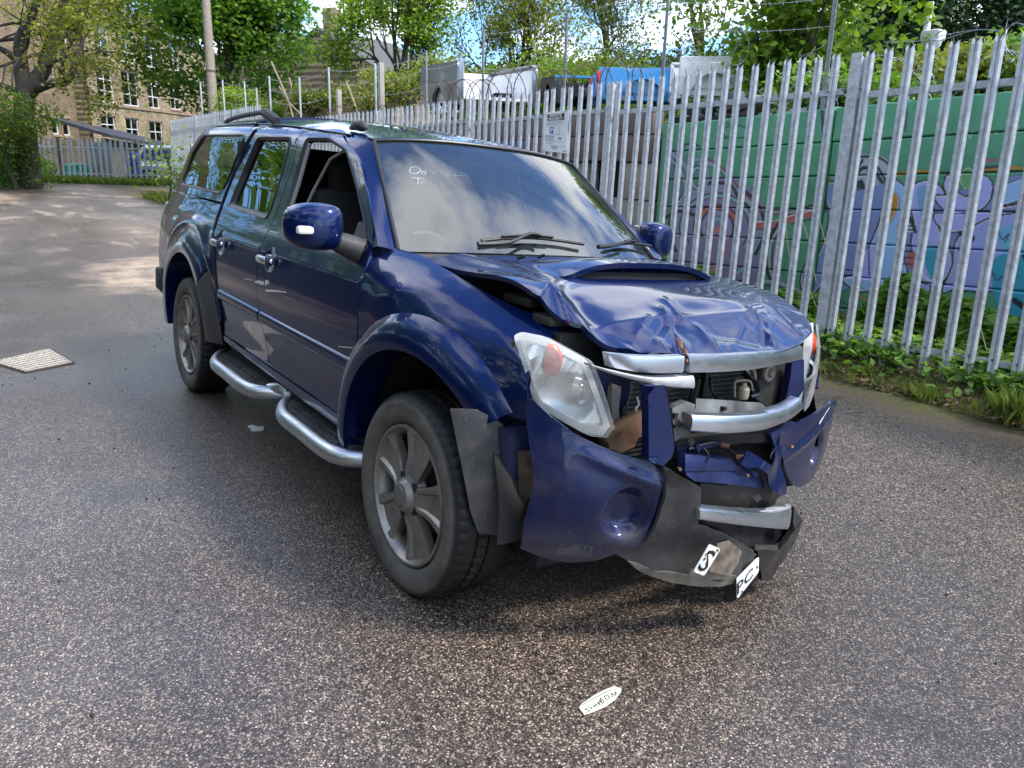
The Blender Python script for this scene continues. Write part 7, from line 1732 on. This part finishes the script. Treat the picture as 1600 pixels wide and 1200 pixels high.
# dark forked tree at the left edge
fb_ = ground_under(40, 27, -.1)
tree('forked_tree', 'big dark forked tree with thin yellow-green spring leaves at the left edge', fb_, 9, 5.4, 23, M['lf_yellow'], 19000, .11, .46, 4, trunk=.22, sig=.22, lift=.03, spread=.65, kids=(3, 3), wob=.16, stems=[
 ([fb_, onD(40, 210, 27), onD(38, 160, 27), onD(42, 130, 27)], [.40, .34, .31, .30]),
 ([onD(40, 150, 27), onD(33, 105, 27), onD(32, 60, 26.8), onD(50, 25, 26.6), onD(68, -30, 26.4)], [.27, .23, .18, .13, .08]),
 ([onD(42, 148, 27), onD(64, 118, 27), onD(78, 85, 27.1), onD(90, 40, 27.2), onD(104, -20, 27.4)], [.26, .22, .19, .14, .08]),
 ([onD(60, 138, 27), onD(84, 130, 26.6), onD(104, 128, 26.2), onD(118, 100, 26), onD(130, 60, 26)], [.16, .13, .12, .10, .05]),
 ([onD(34, 100, 27), onD(14, 84, 26.8), onD(-10, 70, 26.5)], [.16, .11, .06])], kd=.62)
tree('evergreen_shrub_tree', 'dark green feathery evergreen below the forked tree at the left edge', ground_under(18, 26, 0), 3.3, 1.7, 5, M['lf_maple'], 7000, .10, .07, 5, fill_=.35, trunk=.33, cz=.72, rz=.24, lift=.0, spread=.9)
tree('roadside_bush', 'low yellow-green bush at the foot of the far fence on the left', ground_under(8, 29, -.1), 1.35, 1.6, 6, M['lf_lime'], 7000, .11, .05, 3, fill_=.6, trunk=.25, cz=.5, rz=.45)
tree('elder_bush', 'small pale green sapling growing between the far fence corner and the truck', ground_under(256, 20, -.1), 1.9, .5, 9, M['lf_lime'], 420, .09, .03, 3, trunk=.35)
# middle trees
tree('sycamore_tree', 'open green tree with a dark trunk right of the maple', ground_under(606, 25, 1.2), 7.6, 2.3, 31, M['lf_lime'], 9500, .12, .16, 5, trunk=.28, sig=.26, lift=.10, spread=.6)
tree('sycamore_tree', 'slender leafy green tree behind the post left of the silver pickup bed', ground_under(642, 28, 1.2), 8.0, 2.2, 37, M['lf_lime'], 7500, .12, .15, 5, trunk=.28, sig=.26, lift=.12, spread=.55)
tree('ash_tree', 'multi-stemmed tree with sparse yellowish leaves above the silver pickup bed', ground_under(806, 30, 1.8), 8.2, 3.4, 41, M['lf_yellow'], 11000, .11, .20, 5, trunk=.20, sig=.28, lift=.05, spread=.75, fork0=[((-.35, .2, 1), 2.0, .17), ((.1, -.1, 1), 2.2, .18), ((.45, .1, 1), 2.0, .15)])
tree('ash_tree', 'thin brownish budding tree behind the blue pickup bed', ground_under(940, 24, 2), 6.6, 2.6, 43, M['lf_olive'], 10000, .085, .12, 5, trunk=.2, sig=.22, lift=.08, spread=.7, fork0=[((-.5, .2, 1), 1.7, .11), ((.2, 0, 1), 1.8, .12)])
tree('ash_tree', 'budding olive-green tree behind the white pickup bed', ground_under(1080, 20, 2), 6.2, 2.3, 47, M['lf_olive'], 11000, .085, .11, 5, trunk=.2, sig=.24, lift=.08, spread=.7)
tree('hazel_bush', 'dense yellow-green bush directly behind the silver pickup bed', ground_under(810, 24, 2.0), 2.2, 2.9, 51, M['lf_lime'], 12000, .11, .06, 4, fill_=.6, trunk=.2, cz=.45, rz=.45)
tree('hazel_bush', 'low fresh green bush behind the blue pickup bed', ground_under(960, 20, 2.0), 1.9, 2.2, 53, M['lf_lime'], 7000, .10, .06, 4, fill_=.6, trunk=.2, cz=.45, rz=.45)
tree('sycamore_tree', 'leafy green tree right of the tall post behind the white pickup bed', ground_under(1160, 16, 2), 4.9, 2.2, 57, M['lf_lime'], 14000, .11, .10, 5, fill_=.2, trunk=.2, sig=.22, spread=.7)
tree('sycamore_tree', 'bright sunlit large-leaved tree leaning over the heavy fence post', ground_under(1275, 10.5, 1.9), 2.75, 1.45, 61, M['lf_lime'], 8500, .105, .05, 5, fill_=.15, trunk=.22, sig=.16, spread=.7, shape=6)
tree('bramble_thicket', 'tangled olive thicket on top of the green wall below the bright tree', ground_under(1330, 8.2, 1.95), .45, .8, 65, M['lf_bramble'], 3000, .07, .015, 4, fill_=.4, trunk=.3, sig=.12, spread=.9)
tree('bramble_thicket', 'mid-green thicket on top of the green wall beside the camera mast', ground_under(1500, 8.6, 1.95), .75, 1.1, 67, M['lf_olive'], 6000, .07, .015, 4, fill_=.5, trunk=.3, sig=.14, spread=.9)
tree('bramble_thicket', 'green thicket on top of the green wall at the right edge', ground_under(1640, 8.4, 1.95), .95, 1.1, 69, M['lf_bramble'], 7000, .07, .015, 4, fill_=.5, trunk=.3, sig=.14, spread=.9)
# dark wood on the right-hand slope
hl = []
for i, (px, d, H, r_, lm, lab) in enumerate(((1440, 26, 6.2, 2.6, 'lf_dark', 'dark green conifer-like tree behind the white camera mast'), (1530, 28, 7.4, 3.0, 'lf_dark', 'dark green tree right of the camera mast'), (1640, 25, 5.2, 3.0, 'lf_dark', 'dark green tree at the top right edge'), (1380, 32, 7.0, 2.6, 'lf_maple', 'mid-green tree behind the bright large-leaved one'))):
    tree('woodland_tree', lab, ground_under(px, d, 2.0), H, r_, 70 + i, M[lm], 15000, .15, .15, 4, fill_=.6, trunk=.22, grp=None, cz=.55, rz=.42)
# brambles and young growth above the wall left of the silver bed
for i, (px, d, H, r_, lm, lab) in enumerate(((680, 17, 1.5, 1.3, 'lf_olive', 'brownish bramble clump just left of the silver pickup bed'), (640, 19, 1.4, 1.4, 'lf_olive', 'bramble clump beside the steel post above the cab roof'), (560, 22, 1.2, 1.5, 'lf_olive', 'low bramble clump above the cab roof left of the square concrete post'), (480, 24, 1.1, 1.5, 'lf_olive', 'low bramble clump between thin steel posts above the rear door'), (410, 25, 1.2, 1.4, 'lf_lime', 'pale tangled clump above the canopy roof rail'))):
    z = onD(px, 178 if px > 600 else 182, d).z - .35; p = onD(px, 240, d)
    tree('bramble_clump', lab, Vector((p.x, p.y, z)), H, r_, 80 + i, M[lm], 3500, .09, .02, 4, trunk=.3, sig=.16, spread=1.0, lift=.05, bark=simple('red_twig', (.16, .08, .05), .8, 0, .4, 9) if i % 2 == 0 else M['stem'])
# bare dry stems sticking up there
m_ = MB()
for P in ([(458, 183), (448, 150), (430, 110), (424, 96)], [(470, 178), (452, 160), (436, 135)], [(450, 158), (438, 130), (440, 118)], [(365, 180), (372, 140), (380, 105)], [(560, 178), (550, 150), (541, 127)], [(445, 180), (455, 140), (452, 122)]):
    m_.tube([Vector(p) for p in crom([onY(a, b, 5.3) for a, b in P], 4)], .018, 4)
tag(m_.build('dead_shrub', M['stem'], None), 'bare pale dry stems standing up among the thin steel posts', 'dead plant')
# hill beyond
V = []; F = []; nn = 40
for j in range(14):
    for i in range(nn + 1):
        a = math.radians(60 + 130 * i / nn); r_ = 62 + j * 12; h = (1 - math.cos(min(1, j / 9) * PI)) * .5 * (9 + 13 * max(0, math.cos(math.radians(a * 57.3 - 100))) ** 2 + 2 * math.sin(i * .7)); V.append((CAM.x + r_ * math.cos(a), CAM.y + r_ * math.sin(a), h - (.5 if j == 0 else 0)))
F = [(j * (nn + 1) + i, j * (nn + 1) + i + 1, (j + 1) * (nn + 1) + i + 1, (j + 1) * (nn + 1) + i) for j in range(13) for i in range(nn)]
tag(mesh('hill', V, F, M['turf']), kind='structure')
rg = np.random.default_rng(99); n_ = 90000; a = np.radians(rg.uniform(62, 165, n_)); j_ = rg.uniform(0, 12, n_); r_ = 62 + j_ * 12
h = (1 - np.cos(np.minimum(1, j_ / 9) * PI)) * .5 * (9 + 13 * np.maximum(0, np.cos(a - math.radians(100))) ** 2) + rg.uniform(0, 3.2, n_) * (.6 + .4 * np.sin(a * 60) * np.sin(r_ * .5))
P = np.stack([CAM.x + r_ * np.cos(a), CAM.y + r_ * np.sin(a), h], 1); o = crown_mesh('far_woodland', P, .75, M['lf_dark'], None, rg); tag(o, 'dark distant woodland covering the hillside behind the yard', 'woodland', kind='stuff')
# trees on the open side of the yard (mirrored in the truck's flank and windows)
tr0 = tree('yard_side_tree', 'broad green tree on the open side of the yard', Vector((-8, -10.5, 0)), 8.5, 4.6, 90, M['lf_maple'], 16000, .22, .25, 4, fill_=.35, trunk=.26, grp='row of trees along the open side of the yard')
for i, (x, y, rz) in enumerate(((-14, -10, 1.2), (-3, -11, 2.5), (3, -11.5, 4.0), (-19, -9.5, 5.1), (9, -9, .7), (-26.5, -7.6, 3.3))): copytree(tr0, None, (x, y, 0), (0, 0, rz), 'broad green tree on the open side of the yard, ' + ('second', 'third', 'fourth', 'fifth', 'sixth', 'seventh')[i] + ' of the row')
hd = empty('horizon_blocker', (-8, -8.8, 0)); tag(hd, 'long hedge added unseen to block the bright horizon along the open side of the yard', 'hedge')  # unseen hedge added to keep the bright horizon out of the truck's reflections
rgh = np.random.default_rng(5); n_ = 30000; P = np.stack([rgh.uniform(-24, 22, n_), rgh.choice([-1., 1.], n_) * np.abs(rgh.normal(.38, .14, n_)), rgh.uniform(.02, 1, n_) ** .8 * 2.9], 1); P[:, 2] += .25 * np.sin(P[:, 0] * 1.3) * (P[:, 2] / 2.9)
crown_mesh('foliage', P, .17, M['lf_dark'], hd, rgh); MB().box((-1, 0, 1.2), (46, .5, 2.4)).build('blocker_core', M['dark'], hd)
# ---- undergrowth by the near fence
rg = np.random.default_rng(7)
def mound(cx_, cy_, rx, ry, h, n, size, nm, lab, mat, z0=.14, cat='plant', shape=6):
    u = rg.uniform(0, 1, n) ** .5; a = rg.uniform(0, 2 * PI, n); x = cx_ + rx * u * np.cos(a); y = cy_ + ry * u * np.sin(a)
    hh = h * (1 - u ** 2.2) * (1 + .25 * np.sin(x * 9 + y * 5) * np.sin(y * 11)); z = z0 + hh * rg.uniform(.55, 1.05, n)
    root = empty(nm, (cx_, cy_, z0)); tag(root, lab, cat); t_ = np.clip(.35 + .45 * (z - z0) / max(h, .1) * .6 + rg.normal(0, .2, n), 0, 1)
    o = crown_mesh('foliage', np.stack([x - cx_, y - cy_, z - z0], 1), size, mat, root, rg, 1.0, shape, t_)
    s_ = MB(); r2 = random.Random(int(n))
    for i in range(max(6, n // 160)):
        p = Vector((r2.uniform(-rx, rx) * .7, r2.uniform(-ry, ry) * .7, 0)); s_.tube([p, p + Vector((r2.gauss(0, .05), r2.gauss(0, .05), h * .5)), p + Vector((r2.gauss(0, .1), r2.gauss(0, .1), h * .9))], .004, 4, caps=False)
    so = s_.build('stems', simple('green_stem', (.10, .13, .05), .7), root, smooth=False); tag(so, kind='stuff'); return root
mound(-1.0, 4.42, .65, .34, .46, 3600, .085, 'bramble_bush', 'tall mound of broad green leaves against the lilac graffiti behind the fence', M['lf_bramble'])
mound(-.2, 4.35, .70, .40, .34, 2800, .085, 'bramble_bush', 'green leafy mound behind the fence at the right edge', M['lf_bramble'])
mound(-2.15, 4.30, .60, .40, .24, 2200, .075, 'bramble_bush', 'low green leaves behind the heavy fence post above the far headlamp', M['lf_bramble'])
mound(-3.3, 4.3, .7, .4, .3, 1500, .07, 'bramble_bush', 'leafy clump behind the fence beyond the bonnet', M['lf_bramble'])
mound(.9, 4.2, .7, .45, .5, 1500, .08, 'bramble_bush', 'green leafy mound behind the fence just out of the picture', M['lf_bramble'])
# ivy and low leaves in front of the pales
n_ = 5200; x = rg.uniform(-3.2, 1.6, n_); y = 3.60 + rg.normal(0, .13, n_); y = np.clip(y, 3.22, 4.0); k = np.sin(x * 4.3) * .5 + np.sin(x * 9.1 + 2) * .3; keep = rg.uniform(-1, 1, n_) < k + .55; x, y = x[keep], y[keep]
z = .04 + .18 * np.clip((y - 3.1) / .6, 0, 1) + rg.uniform(0, .13, len(x)) * np.clip(1.2 - np.abs(y - 3.65) * 2, .2, 1)
tag(crown_mesh('ground_ivy', np.stack([x, y, z], 1), .055, M['lf_bramble'], None, rg, 1.2, 6), 'low ivy and weeds spreading round the foot of the palisade fence', 'ground cover', kind='stuff')
n_ = 2600; x = rg.uniform(-3.2, 1.6, n_); y = 3.12 + np.abs(rg.normal(0, .20, n_)); z = .03 + .12 * np.clip((y - 3.05) / .5, 0, 1) + rg.uniform(0, .015, n_)
tag(crown_mesh('leaf_litter', np.stack([x, y, z], 1), .035, M['dead'], None, rg, 2.5, 4), 'brown leaf litter and moss along the tarmac edge', 'leaf litter', kind='stuff')
def grass(nm, lab, X, Y, Z, hgt, wd_, kind='stuff', mat=None, cat='grass'):
    n = len(X); a = rg.uniform(0, 2 * PI, n); h = hgt * rg.uniform(.45, 1.25, n); ln = rg.normal(0, .35, (n, 2)) * h[:, None]
    dx, dy = np.cos(a) * wd_, np.sin(a) * wd_; B0 = np.stack([X - dx, Y - dy, Z], 1); B1 = np.stack([X + dx, Y + dy, Z], 1); M0 = np.stack([X + ln[:, 0] * .35 + dx * .7, Y + ln[:, 1] * .35 + dy * .7, Z + h * .6], 1); T_ = np.stack([X + ln[:, 0], Y + ln[:, 1], Z + h], 1)
    V = np.stack([B0, B1, M0, T_], 1).reshape(-1, 3); F = np.arange(n * 4).reshape(n, 4); o = npmesh(nm, V, F, mat or M['grass'], None, False, np.repeat(rg.uniform(0, 1, n), 4)); return tag(o, lab, cat, kind=kind)
n_ = 3000; x = rg.uniform(-3, 1.6, n_); y = 3.12 + np.abs(rg.normal(0, .22, n_)); grass('verge_grass', 'short wispy grass on the verge in front of the pales', x, y, .02 + .10 * np.clip((y - 3.05) / .5, 0, 1), .06, .0022)
for i, (px, py, s_, lab) in enumerate(((1585, 655, .62, 'tall grass tuft at the tarmac edge below the rightmost pales'), (1440, 622, .28, 'small grass tuft at the verge edge near the middle pales'), (1560, 640, .34, 'grass tuft just left of the tallest one'), (1345, 590, .25, 'little grass tuft beside the far headlamp'))):
    p = onZ(px, py, .05); n_ = int(420 * s_); grass('grass_tuft', lab, rg.normal(p.x, .05 * s_ + .02, n_), rg.normal(p.y, .04 * s_ + .02, n_), np.full(n_, .03), .24 * s_ + .04, .0025, None)
# dry straw stalks
m_ = MB()
for P in ([(1290, 572), (1340, 571), (1400, 582), (1440, 603)], [(1385, 570), (1410, 569), (1417, 569)], [(1387, 574), (1400, 580), (1413, 588)], [(1300, 470), (1312, 510), (1302, 560)], [(1270, 400), (1262, 440), (1276, 480)], [(1532, 510), (1542, 550), (1550, 590)], [(1248, 330), (1262, 370), (1268, 400), (1275, 440)], [(1225, 330), (1232, 390), (1240, 430)], [(1281, 345), (1290, 380), (1297, 400)]):
    m_.tube([Vector(p) for p in crom([onY(a, b, 3.72) for a, b in P], 4)], .0035, 4)
tag(m_.build('dry_stalks', M['stem'], None), 'thin bleached dry stalks caught round the foot of the fence', 'dead plant')
# far verge grass
n_ = 9000; t_ = rg.uniform(-.02, 1.0, n_); A2, B2 = np.array((-40.5, -3.6)), np.array((-32.2, 5.7)); off = rg.uniform(-.3, .9, n_); nx_, ny_ = fn.x, fn.y
X = A2[0] + (B2[0] - A2[0]) * t_ + nx_ * off; Y = A2[1] + (B2[1] - A2[1]) * t_ + ny_ * off; grass('far_verge_grass', 'strip of rough grass along the foot of the far fence', X, Y, np.zeros(n_), .26, .012)
n_ = 2500; X = rg.uniform(-24, -14, n_); Y = 3.05 + np.abs(rg.normal(0, .3, n_)); grass('verge_weeds', 'rough weeds along the fence foot beyond the truck', X, Y, np.zeros(n_), .22, .008)
# ================================================================== SMALL THINGS ON THE TARMAC
# iron drain cover
dc = [onZ(a, b, .004) for a, b in ((-14, 566), (77, 545), (115, 567), (40, 582))]; dcv = empty('drain_cover', tuple(dc[0])); tag(dcv, 'pale worn square drain cover set in the tarmac at the left edge', 'drain cover'); DCI = Matrix.Translation(-dc[0])
dm = simple('worn_sandy_iron', (.42, .375, .32), .8, .0, .3, 30, .4, 90)
into(MB().prism([tuple(p) for p in dc], (0, 0, .006)).build('cover_plate', dm, None, smooth=False), DCI, dcv)
m_ = MB()
for i in range(11):
    for j in range(8):
        u, v = (i + .6) / 11.4, (j + .6) / 8.4; p = qmap(dc, u, v); ax = (dc[1] - dc[0]).normalized(); m_.box(p + Vector((0, 0, .0075)), (.026, .012, .004), Matrix.Rotation(math.atan2(ax.y, ax.x), 3, 'Z'))
o = into(m_.build('cover_slot_shade', simple('shaded_slot', (.20, .165, .13), .8, 0, .3, 30), None, smooth=False), DCI, dcv); tag(o, kind='stuff')  # dark colour on the boxes paints the shade of recessed slots
for k_ in range(4):
    a_, b_ = dc[k_], dc[(k_ + 1) % 4]; into(MB().tube([a_ + Vector((0, 0, -.001)), b_ + Vector((0, 0, -.001))], .011, 4).build('frame_bar', simple('dark_frame', (.05, .043, .036), .8), None, smooth=False), DCI, dcv)
# tar seams and cracks
for P_ in ([(98, 304), (140, 307.5), (190, 310.5)], [(127, 379), (140, 380), (158, 379)]):
    Q_ = [onZ(a, b, .003) for a, b in P_]; Q_ = [Vector(q) for q in crom(Q_, 6)]; V = []; w_ = .05 if P_[0][1] < 350 else .02 if P_[0][1] < 500 else .0025
    for i, q in enumerate(Q_): d_ = (Q_[min(i + 1, len(Q_) - 1)] - Q_[max(0, i - 1)]).normalized(); n_ = Vector((-d_.y, d_.x, 0)); k_ = w_ * (.4 + .6 * abs(math.sin(i * 1.9 + 1))); V += [q + n_ * k_, q - n_ * k_]
    tag(mesh('tar_seam', V, [(2 * i, 2 * i + 1, 2 * i + 3, 2 * i + 2) for i in range(len(Q_) - 1)], M['dark'], None, False), kind='structure')
# note: NO BRAKES
nq = [onZ(a, b, .006) for a, b in ((913, 1117), (971.5, 1078), (960, 1072.5), (904.5, 1106))]
O = [onZ(a, b, .004) for a, b in ((904.5, 1106), (909, 1100), (928, 1087), (945, 1078), (960, 1072.5), (971.5, 1077), (970, 1082), (962, 1093), (945, 1105), (929, 1112), (913, 1117.5))]
nt_ = empty('handwritten_note', tuple(O[0])); tag(nt_, 'torn cream paper note reading NO BRAKES lying on the tarmac', 'paper note'); NI = Matrix.Translation(-O[0])
into(MB().prism([tuple(p) for p in O], (0, 0, .0015)).build('paper', simple('cream_paper', (.66, .68, .53), .7, 0, .04, 20), None, smooth=False), NI, nt_)
def np_(px, py): return onZ(px, py, .0065)
st_ = [[(964.5, 1084), (961, 1081), (961.5, 1086.5), (956, 1083), (957, 1089)], [(953, 1090), (949, 1086), (944.5, 1088), (948, 1092.5), (953, 1090)], [(944, 1095), (938, 1091), (940, 1097), (936, 1094), (942, 1099), (944, 1095)], [(935, 1097), (938, 1101), (934, 1098), (937, 1096)], [(931, 1099), (934, 1103)], [(928, 1102), (931, 1105)], [(932, 1100), (928, 1104)], [(926, 1104), (923, 1106), (926, 1108)], [(921, 1105), (914, 1108), (921, 1110), (916, 1113)], [(910, 1101), (930, 1090), (948, 1080.5), (956, 1078)]]
o = strokes(st_, np_, .0011, M['ink'], 'handwriting', None, 4); into(o, NI, nt_)
# scraps of white litter
p = onZ(400, 667, .0); m_ = MB(); lt = [onZ(a, b, .012) for a, b in ((387, 665), (394, 663.5), (402, 666), (412, 666), (412, 670), (404, 671.5), (392, 671.5), (393, 668))]; m_.prism([tuple(q) for q in lt], (0, 0, -.010)); tag(m_.build('litter_scrap', simple('white_tissue', (.75, .76, .76), .8, 0, .06), None, smooth=False), 'small crumpled white scrap of paper beside the side step', 'litter')
rs = random.Random(77); 
grit = MB()
for i in range(260):
    x, y = rs.uniform(-6, 2.2), rs.uniform(-2.8, 2.9); s_ = rs.uniform(.003, .009); grit.box((x, y, s_ * .4), (s_, s_ * rs.uniform(.6, 1.3), s_ * .8), Matrix.Rotation(rs.uniform(0, 3), 3, 'Z'))
tag(grit.build('loose_grit', simple('dark_grit', (.05, .04, .03), .8, 0, .5, 50), None, smooth=False), 'scattered loose grit on the tarmac', 'grit', kind='stuff')
